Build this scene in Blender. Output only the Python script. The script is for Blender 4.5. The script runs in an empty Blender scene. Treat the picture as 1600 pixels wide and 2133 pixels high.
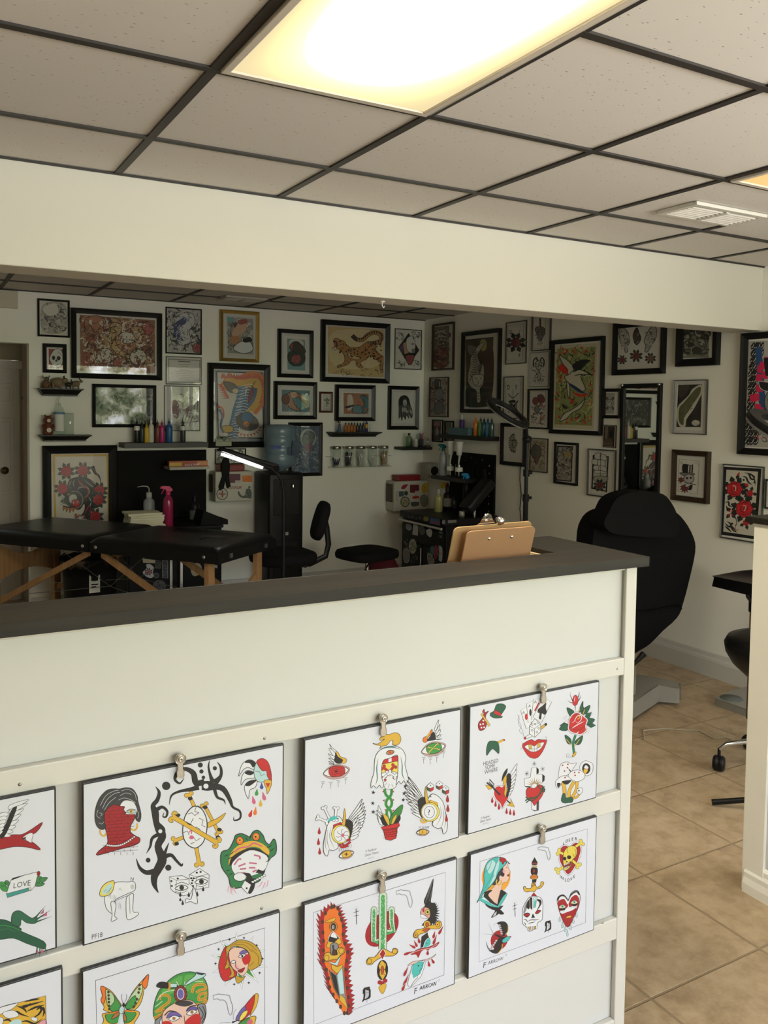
import bpy, math, random
from mathutils import Vector, Matrix
from mathutils.geometry import tessellate_polygon
PI = math.pi
S = bpy.context.scene
COL = S.collection

# ------------------------------------------------------------------ camera (level of the photographer's eyes, 1.565 m)
FPX, YAW, PITCH, ROLL = 1764.06, 0.515876, -0.050786, 0.0133676
PPY, PPX = -126.05, 5.67
CAM = Vector((0, 0, 1.565))
cy_, sy_ = math.cos(YAW), math.sin(YAW)
FW = Vector((sy_*math.cos(PITCH), cy_*math.cos(PITCH), math.sin(PITCH)))
_r = Vector((cy_, -sy_, 0)); _u = _r.cross(FW)
RT = math.cos(ROLL)*_r + math.sin(ROLL)*_u
UP = -math.sin(ROLL)*_r + math.cos(ROLL)*_u
cd = bpy.data.cameras.new('camera'); cam = bpy.data.objects.new('camera', cd); COL.objects.link(cam)
cam.matrix_world = Matrix(((RT.x, UP.x, -FW.x, CAM.x), (RT.y, UP.y, -FW.y, CAM.y), (RT.z, UP.z, -FW.z, CAM.z), (0, 0, 0, 1)))
cd.sensor_fit = 'VERTICAL'; cd.sensor_height = 24.0; cd.lens = 24.0*FPX/2133
cd.shift_x = -PPX/2133; cd.shift_y = PPY/2133
cd.clip_start = 0.05; cd.clip_end = 200
S.camera = cam

S.view_settings.view_transform = 'Standard'; S.view_settings.look = 'None'
S.view_settings.gamma = 1; S.view_settings.use_curve_mapping = False
S.view_settings.exposure = 0.19
S.cycles.max_bounces = 10; S.cycles.diffuse_bounces = 5; S.cycles.glossy_bounces = 4
S.cycles.transmission_bounces = 8; S.cycles.transparent_max_bounces = 12
S.cycles.caustics_reflective = False; S.cycles.caustics_refractive = False
S.cycles.sample_clamp_indirect = 8.0
S.cycles.use_denoising = True

# ------------------------------------------------------------------ light settings
SKY_STRENGTH = 13.0
LAMP_STRENGTH = 68.0
LAMP2_STRENGTH = 1.1
CLIP_LAMP = 30.0
CZ = 2.376            # ceiling height
XR = 4.14             # right wall
YB = 6.627            # back wall

def on(px, py, ax, v):
    "the point of a real plane (x, y or z = v) seen at a pixel of the 1600x2133 photograph"
    d = FW + RT*((px-800-PPX)/FPX) - UP*((py-1066.5-PPY)/FPX)
    return CAM + d*((v-CAM[ax])/d[ax])

# ------------------------------------------------------------------ materials
def lin(h):
    if not isinstance(h, str): return tuple(h)
    h = h.lstrip('#')
    if len(h) == 3: h = ''.join(c*2 for c in h)
    o = []
    for i in (0, 2, 4):
        c = int(h[i:i+2], 16)/255
        o.append(c/12.92 if c < .04045 else ((c+.055)/1.055)**2.4)
    return tuple(o)
MATS = {}
def mat(name, color, rough=.6, metal=0, var=.06, scale=8, bump=0, bscale=60, spec=.5, coat=0, trans=0, ior=1.45, alpha=1, sheen=0):
    if name in MATS: return MATS[name]
    m = bpy.data.materials.new(name); m.use_nodes = True
    nt = m.node_tree; n = nt.nodes; b = n['Principled BSDF']; L = nt.links
    c = lin(color)
    tc = n.new('ShaderNodeTexCoord')
    nz = n.new('ShaderNodeTexNoise'); nz.inputs['Scale'].default_value = scale; nz.inputs['Detail'].default_value = 4
    L.new(tc.outputs['Object'], nz.inputs['Vector'])
    mx = n.new('ShaderNodeMix'); mx.data_type = 'RGBA'
    mx.inputs['A'].default_value = (*[x*(1-var) for x in c], 1)
    mx.inputs['B'].default_value = (*[min(1, x*(1+var)) for x in c], 1)
    L.new(nz.outputs['Fac'], mx.inputs['Factor']); L.new(mx.outputs['Result'], b.inputs['Base Color'])
    b.inputs['Roughness'].default_value = rough; b.inputs['Metallic'].default_value = metal
    b.inputs['Specular IOR Level'].default_value = spec
    b.inputs['Coat Weight'].default_value = coat; b.inputs['Transmission Weight'].default_value = trans
    b.inputs['IOR'].default_value = ior; b.inputs['Alpha'].default_value = alpha
    if bump:
        bz = n.new('ShaderNodeTexNoise'); bz.inputs['Scale'].default_value = bscale; bz.inputs['Detail'].default_value = 3
        L.new(tc.outputs['Object'], bz.inputs['Vector'])
        bp = n.new('ShaderNodeBump'); bp.inputs['Strength'].default_value = bump; bp.inputs['Distance'].default_value = .004
        L.new(bz.outputs['Fac'], bp.inputs['Height']); L.new(bp.outputs['Normal'], b.inputs['Normal'])
    MATS[name] = m
    return m
def glass_mat(name, color=(1, 1, 1), refl=1.0, tint=.97, rough=.0):
    "thin glass: see-through with a mirror sheen that grows at grazing angles"
    if name in MATS: return MATS[name]
    m = bpy.data.materials.new(name); m.use_nodes = True; nt = m.node_tree; n = nt.nodes; L = nt.links
    n.remove(n['Principled BSDF'])
    t = n.new('ShaderNodeBsdfTransparent'); t.inputs[0].default_value = (color[0]*tint, color[1]*tint, color[2]*tint, 1)
    g = n.new('ShaderNodeBsdfGlossy'); g.inputs['Roughness'].default_value = rough; g.inputs[0].default_value = (1, 1, 1, 1)
    f = n.new('ShaderNodeFresnel'); f.inputs['IOR'].default_value = 1.5
    mm = n.new('ShaderNodeMath'); mm.operation = 'MULTIPLY'; mm.inputs[1].default_value = refl; mm.use_clamp = True
    mx = n.new('ShaderNodeMixShader'); ge = n.new('ShaderNodeNewGeometry'); bk = n.new('ShaderNodeMath'); bk.operation = 'SUBTRACT'; bk.inputs[0].default_value = 1; L.new(ge.outputs['Backfacing'], bk.inputs[1])
    mb = n.new('ShaderNodeMath'); mb.operation = 'MULTIPLY'; L.new(mm.outputs[0], mb.inputs[0]); L.new(bk.outputs[0], mb.inputs[1])
    L.new(f.outputs[0], mm.inputs[0]); L.new(mb.outputs[0], mx.inputs[0])
    L.new(t.outputs[0], mx.inputs[1]); L.new(g.outputs[0], mx.inputs[2]); L.new(mx.outputs[0], n['Material Output'].inputs[0])
    MATS[name] = m
    return m
def wood_mat(name, c1, c2, rough=.45, scale=3.0, axis='X', bump=.15, spec=.5):
    if name in MATS: return MATS[name]
    m = bpy.data.materials.new(name); m.use_nodes = True; nt = m.node_tree; n = nt.nodes; L = nt.links
    b = n['Principled BSDF']; tc = n.new('ShaderNodeTexCoord'); mp = n.new('ShaderNodeMapping')
    s = {'X': (1, 22, 22), 'Y': (22, 1, 22), 'Z': (22, 22, 1)}[axis]
    mp.inputs['Scale'].default_value = s
    L.new(tc.outputs['Object'], mp.inputs['Vector'])
    nz = n.new('ShaderNodeTexNoise'); nz.inputs['Scale'].default_value = scale; nz.inputs['Detail'].default_value = 8; nz.inputs['Distortion'].default_value = .6
    L.new(mp.outputs[0], nz.inputs['Vector'])
    cr = n.new('ShaderNodeValToRGB'); cr.color_ramp.elements[0].position = .3; cr.color_ramp.elements[1].position = .7
    cr.color_ramp.elements[0].color = (*lin(c1), 1); cr.color_ramp.elements[1].color = (*lin(c2), 1)
    L.new(nz.outputs['Fac'], cr.inputs[0]); L.new(cr.outputs[0], b.inputs['Base Color'])
    bp = n.new('ShaderNodeBump'); bp.inputs['Strength'].default_value = bump; bp.inputs['Distance'].default_value = .002
    L.new(nz.outputs['Fac'], bp.inputs['Height']); L.new(bp.outputs[0], b.inputs['Normal'])
    b.inputs['Roughness'].default_value = rough; b.inputs['Specular IOR Level'].default_value = spec
    MATS[name] = m
    return m
def paint_mat(name='ink_on_paper', rough=.45):
    if name in MATS: return MATS[name]
    m = bpy.data.materials.new(name); m.use_nodes = True; nt = m.node_tree
    b = nt.nodes['Principled BSDF']; a = nt.nodes.new('ShaderNodeVertexColor'); a.layer_name = 'ink'
    nt.links.new(a.outputs[0], b.inputs['Base Color']); b.inputs['Roughness'].default_value = rough
    MATS[name] = m
    return m
def emit_mat(name, color, strength):
    m = bpy.data.materials.new(name); m.use_nodes = True; nt = m.node_tree; nt.nodes.remove(nt.nodes['Principled BSDF'])
    e = nt.nodes.new('ShaderNodeEmission'); e.inputs[0].default_value = (*lin(color), 1); e.inputs[1].default_value = strength
    nt.links.new(e.outputs[0], nt.nodes['Material Output'].inputs[0])
    return m

# ------------------------------------------------------------------ mesh building
class MB:
    def __init__(s): s.v = []; s.f = []; s.sm = []; s.mi = []
    def add(s, vs, fs, smooth=False, mi=0, M=None):
        o = len(s.v)
        s.v += [tuple(M @ Vector(v)) if M is not None else tuple(v) for v in vs]
        s.f += [tuple(i+o for i in f) for f in fs]; s.sm += [smooth]*len(fs); s.mi += [mi]*len(fs)
        return s
    def box(s, x0, x1, y0, y1, z0, z1, mi=0, M=None):
        x0, x1 = sorted((x0, x1)); y0, y1 = sorted((y0, y1)); z0, z1 = sorted((z0, z1))
        return s.add([(x0, y0, z0), (x1, y0, z0), (x1, y1, z0), (x0, y1, z0), (x0, y0, z1), (x1, y0, z1), (x1, y1, z1), (x0, y1, z1)],
                     [(0, 3, 2, 1), (4, 5, 6, 7), (0, 1, 5, 4), (1, 2, 6, 5), (2, 3, 7, 6), (3, 0, 4, 7)], False, mi, M)
    def lathe(s, prof, n=20, mi=0, M=None, smooth=True, caps=True):
        vs = []; fs = []; k = len(prof)
        for i in range(n):
            a = 2*PI*i/n
            vs += [(r*math.cos(a), r*math.sin(a), z) for r, z in prof]
        for i in range(n):
            j = (i+1) % n
            for q in range(k-1): fs.append((i*k+q, j*k+q, j*k+q+1, i*k+q+1))
        s.add(vs, fs, smooth, mi, M)
        if caps:
            if prof[0][0] > 1e-6: s.add([(prof[0][0]*math.cos(2*PI*i/n), prof[0][0]*math.sin(2*PI*i/n), prof[0][1]) for i in range(n)], [tuple(reversed(range(n)))], False, mi, M)
            if prof[-1][0] > 1e-6: s.add([(prof[-1][0]*math.cos(2*PI*i/n), prof[-1][0]*math.sin(2*PI*i/n), prof[-1][1]) for i in range(n)], [tuple(range(n))], False, mi, M)
        return s
    def cyl(s, p, q, r, r2=None, n=14, mi=0):
        return s.tube([p, q], [r, r if r2 is None else r2], n, mi)
    def tube(s, pts, r, n=8, mi=0, closed=False, flat=1.0):
        P = [Vector(p) for p in pts]; k = len(P)
        R = r if isinstance(r, (list, tuple)) else [r]*k
        vs = []; fs = []; ref = None
        for i in range(k):
            if closed: t = P[(i+1) % k]-P[i-1]
            else: t = P[min(i+1, k-1)]-P[max(i-1, 0)]
            t.normalize()
            if ref is None: ref = Vector((0, 0, 1)) if abs(t.z) < .9 else Vector((1, 0, 0))
            a = t.cross(ref).normalized(); b = a.cross(t).normalized(); ref = b
            for j in range(n):
                an = 2*PI*j/n
                vs.append(P[i]+(a*math.cos(an)+b*math.sin(an)*flat)*R[i])
        for i in range(k if closed else k-1):
            i2 = (i+1) % k
            for j in range(n):
                j2 = (j+1) % n
                fs.append((i*n+j, i*n+j2, i2*n+j2, i2*n+j))
        s.add(vs, fs, True, mi)
        if not closed:
            s.add(vs[:n], [tuple(range(n))], False, mi); s.add(vs[-n:], [tuple(reversed(range(n)))], False, mi)
        return s
    def prism(s, pts2, y0, y1, mi=0, M=None, plane='xz', smooth=False):
        "outline given in a plane, pushed through a thickness"
        def P(a, b, d): return {'xz': (a, d, b), 'xy': (a, b, d), 'yz': (d, a, b)}[plane]
        n = len(pts2)
        vs = [P(a, b, y0) for a, b in pts2]+[P(a, b, y1) for a, b in pts2]
        fs = [(i, (i+1) % n, n+(i+1) % n, n+i) for i in range(n)]
        s.add(vs, fs, smooth, mi, M)
        tri = tessellate_polygon([[Vector((a, b, 0)) for a, b in pts2]])
        s.add(vs, [tuple(t) for t in tri]+[tuple(i+n for i in reversed(t)) for t in tri], False, mi, M)
        return s
    def build(s, name, mats, parent=None, bevel=0, seg=2, subd=0, loc=None, solid=0):
        me = bpy.data.meshes.new(name); me.from_pydata(s.v, [], s.f)
        if not isinstance(mats, (list, tuple)): mats = [mats]
        for m in mats: me.materials.append(m)
        me.polygons.foreach_set('use_smooth', s.sm); me.polygons.foreach_set('material_index', s.mi)
        me.validate(); me.update()
        o = bpy.data.objects.new(name, me); COL.objects.link(o)
        if parent is not None: o.parent = parent
        if loc is not None: o.location = loc
        if bevel:
            w = o.modifiers.new('weld', 'WELD'); w.merge_threshold = 1e-5
            b = o.modifiers.new('bevel', 'BEVEL'); b.width = bevel; b.segments = seg; b.limit_method = 'ANGLE'; b.angle_limit = .6
            b.harden_normals = False
            if seg > 2:
                for p in me.polygons: p.use_smooth = True
        if subd:
            d = o.modifiers.new('sub', 'SUBSURF'); d.levels = subd; d.render_levels = subd
        return o
def tag(o, label=None, cat=None, group=None, kind=None):
    if label: o['label'] = label
    if cat: o['category'] = cat
    if group: o['group'] = group
    if kind: o['kind'] = kind
    return o
def thing(name, label, cat, loc=(0, 0, 0), rz=0, group=None):
    o = bpy.data.objects.new(name, None); COL.objects.link(o)
    o.empty_display_size = .05
    o.location = loc; o.rotation_euler = (0, 0, rz)
    return tag(o, label, cat, group)
def copy_tree(o, parent=None, mats=None):
    c = o.copy(); COL.objects.link(c)
    if parent is not None: c.parent = parent
    for ch in [x for x in bpy.data.objects if x.parent == o]: copy_tree(ch, c)
    return c
def struct(name, mb, m, **k): return tag(mb.build(name, m, **k), kind='structure')
def T(x=0, y=0, z=0, rx=0, ry=0, rz=0, s=1):
    return Matrix.Translation((x, y, z)) @ Matrix.Rotation(rz, 4, 'Z') @ Matrix.Rotation(ry, 4, 'Y') @ Matrix.Rotation(rx, 4, 'X') @ Matrix.Scale(s, 4)
def crom(pts, closed=True, k=4):
    "smooth curve through points"
    n = len(pts); out = []
    if n < 3: return list(pts)
    rng = range(n) if closed else range(n-1)
    for i in rng:
        if closed: p0, p1, p2, p3 = pts[i-1], pts[i], pts[(i+1) % n], pts[(i+2) % n]
        else: p0, p1, p2, p3 = pts[max(i-1, 0)], pts[i], pts[i+1], pts[min(i+2, n-1)]
        for j in range(k):
            t = j/k; t2 = t*t; t3 = t2*t
            out.append(tuple(.5*((2*p1[q])+(-p0[q]+p2[q])*t+(2*p0[q]-5*p1[q]+4*p2[q]-p3[q])*t2+(-p0[q]+3*p1[q]-3*p2[q]+p3[q])*t3) for q in range(len(p1))))
    if not closed: out.append(tuple(pts[-1]))
    return out
# ------------------------------------------------------------------ world: daylight over trees in front of the shop window
w = bpy.data.worlds.new('daylight'); S.world = w; w.use_nodes = True
nt = w.node_tree; n = nt.nodes; L = nt.links
bg = n['Background']; tc = n.new('ShaderNodeTexCoord'); sp = n.new('ShaderNodeSeparateXYZ'); L.new(tc.outputs['Generated'], sp.inputs[0])
n1 = n.new('ShaderNodeTexNoise'); n1.inputs['Scale'].default_value = 21; n1.inputs['Detail'].default_value = 8; n1.inputs['Roughness'].default_value = .68; L.new(tc.outputs['Generated'], n1.inputs['Vector'])
n2 = n.new('ShaderNodeTexNoise'); n2.inputs['Scale'].default_value = 5; n2.inputs['Detail'].default_value = 3; L.new(tc.outputs['Generated'], n2.inputs['Vector'])
leaf = n.new('ShaderNodeValToRGB'); L.new(n1.outputs['Fac'], leaf.inputs[0])
e = leaf.color_ramp.elements; e[0].position = .40; e[0].color = (.02, .03, .02, 1); e[1].position = .63; e[1].color = (2.3, 2.4, 2.5, 1)
x = leaf.color_ramp.elements.new(.48); x.color = (.16, .22, .10, 1); x = leaf.color_ramp.elements.new(.55); x.color = (.8, .82, .55, 1)
grd = n.new('ShaderNodeValToRGB'); L.new(n1.outputs['Fac'], grd.inputs[0])
grd.color_ramp.elements[0].color = (1.0,1.0,1.0,1); grd.color_ramp.elements[1].color = (2.0,1.95,1.85,1)
mz = n.new('ShaderNodeMapRange'); L.new(sp.outputs['Z'], mz.inputs[0]); mz.inputs[1].default_value = -.14; mz.inputs[2].default_value = -.10
mg = n.new('ShaderNodeMix'); mg.data_type = 'RGBA'; L.new(mz.outputs[0], mg.inputs['Factor']); L.new(grd.outputs[0], mg.inputs['A']); L.new(leaf.outputs[0], mg.inputs['B'])
ad = n.new('ShaderNodeMath'); ad.operation = 'MULTIPLY_ADD'; L.new(n2.outputs['Fac'], ad.inputs[0]); ad.inputs[1].default_value = .5; L.new(sp.outputs['Z'], ad.inputs[2])
ms = n.new('ShaderNodeMapRange'); L.new(ad.outputs[0], ms.inputs[0]); ms.inputs[1].default_value = .40; ms.inputs[2].default_value = .46
sk = n.new('ShaderNodeMix'); sk.data_type = 'RGBA'; L.new(ms.outputs[0], sk.inputs['Factor']); L.new(mg.outputs['Result'], sk.inputs['A']); sk.inputs['B'].default_value = (.86, .97, 1.1, 1)
L.new(sk.outputs['Result'], bg.inputs[0]); bg.inputs[1].default_value = SKY_STRENGTH

# ------------------------------------------------------------------ materials of the room
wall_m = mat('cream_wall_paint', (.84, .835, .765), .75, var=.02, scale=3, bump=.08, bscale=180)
white_m = mat('white_trim_paint', (.80, .79, .72), .4, var=.03, scale=5, bump=.12, bscale=30)
panel_m = mat('white_gloss_panel_paint', (.53, .535, .52), .32, var=.03, scale=2.5, bump=.1, bscale=14)
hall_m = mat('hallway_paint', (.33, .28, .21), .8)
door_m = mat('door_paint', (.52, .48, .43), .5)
grid_m = mat('black_ceiling_grid', (.022, .018, .015), .55)

# ceiling: tiles in a grid of 0.61 m with pitted mineral fibre
def tile_mat():
    m = bpy.data.materials.new('ceiling_tile'); m.use_nodes = True; nt = m.node_tree; n = nt.nodes; L = nt.links
    b = n['Principled BSDF']; tc = n.new('ShaderNodeTexCoord'); mp = n.new('ShaderNodeMapping'); L.new(tc.outputs['Object'], mp.inputs[0])
    mp.inputs['Scale'].default_value = (1, 2.2, 1)
    v = n.new('ShaderNodeTexVoronoi'); v.inputs['Scale'].default_value = 34; v.inputs['Randomness'].default_value = 1
    L.new(mp.outputs[0], v.inputs['Vector'])
    nz = n.new('ShaderNodeTexNoise'); nz.inputs['Scale'].default_value = 60; L.new(mp.outputs[0], nz.inputs['Vector'])
    sub = n.new('ShaderNodeMath'); sub.operation = 'MULTIPLY_ADD'; L.new(nz.outputs['Fac'], sub.inputs[0]); sub.inputs[1].default_value = .35; L.new(v.outputs['Distance'], sub.inputs[2])
    r = n.new('ShaderNodeMapRange'); L.new(sub.outputs[0], r.inputs[0]); r.inputs[1].default_value = .23; r.inputs[2].default_value = .31
    mx = n.new('ShaderNodeMix'); mx.data_type = 'RGBA'; L.new(r.outputs[0], mx.inputs['Factor'])
    mx.inputs['A'].default_value = (.28, .24, .19, 1); mx.inputs['B'].default_value = (.58, .555, .51, 1)
    L.new(mx.outputs['Result'], b.inputs['Base Color']); b.inputs['Roughness'].default_value = .95
    bp = n.new('ShaderNodeBump'); bp.inputs['Strength'].default_value = .4; bp.inputs['Distance'].default_value = .003
    L.new(r.outputs[0], bp.inputs['Height']); L.new(bp.outputs[0], b.inputs['Normal'])
    return m
tile_m = tile_mat()
GX0, GY0, GT = .6546, 2.0257, .6096
HY0, HY1, HZ = 3.0995, 3.29, 2.024          # dropped header beam
GXB, GYB = 1.1954, 6.15                      # the grid of the back room
c = MB().box(-4, XR+.1, -2.6, HY0+.05, CZ+.002, CZ+.05); struct('ceiling', c, tile_m)
c = MB().box(-4, XR+.1, HY1-.05, YB+1.2, CZ+.002, CZ+.05); struct('ceiling_rear', c, tile_m)
g = MB()
for i in range(-8, 7):
    x = GX0+i*GT
    if x < XR: g.box(x-.0125, x+.0125, -2.6, HY0, CZ-.004, CZ+.004)
for j in range(-8, 2):
    y = GY0+j*GT
    if y < HY0: g.box(-4, XR, y-.0125, y+.0125, CZ-.0045, CZ+.0045)
g.box(-4, XR, HY0-.012, HY0, CZ-.006, CZ)
struct('trim_1', g, grid_m)
g = MB()
for i in range(-8, 6):
    x = GXB+i*GT
    if x < XR: g.box(x-.0125, x+.0125, HY1, YB, CZ-.004, CZ+.004)
for j in range(-6, 1):
    y = GYB+j*GT
    if y > HY1: g.box(-4, XR, y-.0125, y+.0125, CZ-.0045, CZ+.0045)
g.box(-4, XR, YB-.014, YB, CZ-.006, CZ)
struct('trim_2', g, grid_m)

# floor tiles
def floor_mat():
    m = bpy.data.materials.new('travertine_tile'); m.use_nodes = True; nt = m.node_tree; n = nt.nodes; L = nt.links
    b = n['Principled BSDF']; tc = n.new('ShaderNodeTexCoord'); sp = n.new('ShaderNodeSeparateXYZ'); L.new(tc.outputs['Object'], sp.inputs[0])
    P = .4435
    def line(out, off):
        a = n.new('ShaderNodeMath'); a.operation = 'SUBTRACT'; L.new(out, a.inputs[0]); a.inputs[1].default_value = off-P*40
        d = n.new('ShaderNodeMath'); d.operation = 'DIVIDE'; L.new(a.outputs[0], d.inputs[0]); d.inputs[1].default_value = P
        f = n.new('ShaderNodeMath'); f.operation = 'FRACT'; L.new(d.outputs[0], f.inputs[0])
        h = n.new('ShaderNodeMath'); h.operation = 'SUBTRACT'; L.new(f.outputs[0], h.inputs[0]); h.inputs[1].default_value = .5
        k = n.new('ShaderNodeMath'); k.operation = 'ABSOLUTE'; L.new(h.outputs[0], k.inputs[0])
        fl = n.new('ShaderNodeMath'); fl.operation = 'FLOOR'; L.new(d.outputs[0], fl.inputs[0])
        return k.outputs[0], fl.outputs[0]
    kx, fx = line(sp.outputs['X'], 2.5955); ky, fy = line(sp.outputs['Y'], 2.431)
    mxm = n.new('ShaderNodeMath'); mxm.operation = 'MAXIMUM'; L.new(kx, mxm.inputs[0]); L.new(ky, mxm.inputs[1])
    gr = n.new('ShaderNodeMapRange'); L.new(mxm.outputs[0], gr.inputs[0]); gr.inputs[1].default_value = .4885; gr.inputs[2].default_value = .4935
    cmb = n.new('ShaderNodeCombineXYZ'); L.new(fx, cmb.inputs[0]); L.new(fy, cmb.inputs[1])
    wn = n.new('ShaderNodeTexWhiteNoise'); L.new(cmb.outputs[0], wn.inputs['Vector'])
    va = n.new('ShaderNodeVectorMath'); va.operation = 'MULTIPLY_ADD'; L.new(wn.outputs['Color'], va.inputs[0]); va.inputs[1].default_value = (7, 7, 7); L.new(tc.outputs['Object'], va.inputs[2])
    n1 = n.new('ShaderNodeTexNoise'); n1.inputs['Scale'].default_value = 10.5; n1.inputs['Detail'].default_value = 12; n1.inputs['Roughness'].default_value = .7; n1.inputs['Distortion'].default_value = .15
    L.new(va.outputs[0], n1.inputs['Vector'])
    cr = n.new('ShaderNodeValToRGB'); L.new(n1.outputs['Fac'], cr.inputs[0])
    E = cr.color_ramp.elements; E[0].position = .25; E[0].color = (.25, .17, .095, 1); E[1].position = .75; E[1].color = (.56, .44, .29, 1)
    q = E.new(.5); q.color = (.43, .32, .195, 1)
    mx = n.new('ShaderNodeMix'); mx.data_type = 'RGBA'; L.new(gr.outputs[0], mx.inputs['Factor']); L.new(cr.outputs[0], mx.inputs['A']); mx.inputs['B'].default_value = (.30, .22, .13, 1)
    L.new(mx.outputs['Result'], b.inputs['Base Color'])
    rr = n.new('ShaderNodeMapRange'); L.new(n1.outputs['Fac'], rr.inputs[0]); rr.inputs[3].default_value = .42; rr.inputs[4].default_value = .6
    L.new(rr.outputs[0], b.inputs['Roughness'])
    iv = n.new('ShaderNodeMath'); iv.operation = 'SUBTRACT'; iv.inputs[0].default_value = 1; L.new(gr.outputs[0], iv.inputs[1])
    bp = n.new('ShaderNodeBump'); bp.inputs['Strength'].default_value = .6; bp.inputs['Distance'].default_value = .004
    L.new(iv.outputs[0], bp.inputs['Height']); L.new(bp.outputs[0], b.inputs['Normal'])
    return m
struct('floor', MB().box(-4, XR+.1, -2.6, YB+1.6, -.06, 0), floor_mat())

# walls
XD0, XD1, ZD = -.18, on(60, 712, 1, YB).x, 2.0        # doorway in the back wall
b = MB().box(XD1, XR+.15, YB, YB+.13, 0, CZ+.05).box(-4, XD0, YB, YB+.13, 0, CZ+.05).box(XD0, XD1, YB, YB+.13, ZD, CZ+.05)
struct('wall_back', b, wall_m)
RW0, RW1, RZ0, RZ1 = -2.3, .5, .8, 2.0
struct('wall_right', MB().box(XR, XR+.12, RW1, YB, 0, CZ+.05).box(XR, XR+.12, -2.6, RW0, 0, CZ+.05).box(XR, XR+.12, RW0, RW1, 0, RZ0).box(XR, XR+.12, RW0, RW1, RZ1, CZ+.05), wall_m)
f = MB()
for y in (RW0, (RW0+RW1)/2-.03, RW1-.05): f.box(XR+.03, XR+.08, y, y+.05, RZ0, RZ1)
f.box(XR+.03, XR+.08, RW0+.05, RW1-.05, RZ0, RZ0+.05).box(XR+.03, XR+.08, RW0+.05, RW1-.05, RZ1-.05, RZ1)
fo = struct('window_3', f, mat('bronze_window_frame', (.06, .05, .045), .4))
MB().box(XR+.052, XR+.058, RW0+.05, RW1-.05, RZ0+.05, RZ1-.05).build('window_pane', glass_mat('window_glass', refl=1), fo)
pl = bpy.data.lights.new('window_portal', 'AREA'); pl.shape = 'RECTANGLE'; pl.size = RW1-RW0; pl.size_y = RZ1-RZ0
pl.cycles.is_portal = True
po = bpy.data.objects.new('window_portal', pl); COL.objects.link(po); po.location = (XR+.14, (RW0+RW1)/2, (RZ0+RZ1)/2)
po.rotation_euler = (PI/2, 0, PI/2)
struct('wall_left', MB().box(-4.1, -4, -2.6, YB+1.4, 0, CZ+.05), wall_m)
b = MB()
WX = (.3, 2.1, 3.9)
WZ0, WZ1, YF = .9, 2.3, -2.5
b.box(-4, WX[0], YF-.12, YF, 0, CZ+.05).box(WX[2], XR+.15, YF-.12, YF, 0, CZ+.05).box(WX[0], WX[2], YF-.12, YF, 0, WZ0).box(WX[0], WX[2], YF-.12, YF, WZ1, CZ+.05)
struct('wall_front', b, wall_m)
for k in range(2):
    f = MB(); x0, x1 = WX[k], WX[k+1]
    for a in ((x0, x0+.05, WZ0, WZ1), (x1-.05, x1, WZ0, WZ1), (x0+.05, x1-.05, WZ0, WZ0+.05), (x0+.05, x1-.05, WZ1-.05, WZ1)):
        f.box(a[0], a[1], YF-.08, YF-.03, a[2], a[3])
    fo = struct('window_%d' % (k+1), f, mat('bronze_window_frame', (.06, .05, .045), .4))
    MB().box(x0+.05, x1-.05, YF-.058, YF-.052, WZ0+.05, WZ1-.05).build('window_pane', glass_mat('window_glass', refl=1), fo)
pl = bpy.data.lights.new('window_portal', 'AREA'); pl.shape = 'RECTANGLE'; pl.size = WX[2]-WX[0]; pl.size_y = WZ1-WZ0
pl.cycles.is_portal = True
po = bpy.data.objects.new('window_portal', pl); COL.objects.link(po); po.location = ((WX[0]+WX[2])/2, YF-.14, (WZ0+WZ1)/2)
po.rotation_euler = (PI/2, 0, 0)   # shines towards +y

# hallway behind the doorway, with a white six-panel door
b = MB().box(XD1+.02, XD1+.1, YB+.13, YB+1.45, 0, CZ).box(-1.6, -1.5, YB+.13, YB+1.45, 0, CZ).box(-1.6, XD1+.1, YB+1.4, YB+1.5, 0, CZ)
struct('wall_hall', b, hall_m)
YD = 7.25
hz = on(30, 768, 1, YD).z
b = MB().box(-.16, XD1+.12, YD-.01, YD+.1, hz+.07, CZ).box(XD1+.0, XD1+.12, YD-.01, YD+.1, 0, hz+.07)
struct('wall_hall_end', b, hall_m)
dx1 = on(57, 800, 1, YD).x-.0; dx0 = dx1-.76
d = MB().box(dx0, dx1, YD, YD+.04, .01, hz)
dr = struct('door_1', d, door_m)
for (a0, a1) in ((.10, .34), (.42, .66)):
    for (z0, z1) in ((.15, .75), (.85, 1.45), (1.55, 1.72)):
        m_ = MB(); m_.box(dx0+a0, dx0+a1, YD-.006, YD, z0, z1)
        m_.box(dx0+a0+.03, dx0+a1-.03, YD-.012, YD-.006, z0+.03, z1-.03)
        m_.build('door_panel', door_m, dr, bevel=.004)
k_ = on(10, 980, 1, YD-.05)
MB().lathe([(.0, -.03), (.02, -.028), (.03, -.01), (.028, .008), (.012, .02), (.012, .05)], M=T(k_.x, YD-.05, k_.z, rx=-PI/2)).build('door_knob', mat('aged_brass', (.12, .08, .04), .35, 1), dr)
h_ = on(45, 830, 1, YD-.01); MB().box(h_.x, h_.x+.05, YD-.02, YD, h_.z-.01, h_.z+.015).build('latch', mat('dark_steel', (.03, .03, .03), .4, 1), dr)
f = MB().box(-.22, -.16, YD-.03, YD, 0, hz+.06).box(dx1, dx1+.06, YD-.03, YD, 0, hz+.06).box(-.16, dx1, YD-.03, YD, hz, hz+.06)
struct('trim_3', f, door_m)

# header beam over the counter
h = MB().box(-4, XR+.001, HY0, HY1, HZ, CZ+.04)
struct('wall_header', h, mat('header_paint', (.56, .54, .465), .7, var=.02, scale=2, bump=.05, bscale=120), bevel=.004)
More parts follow.
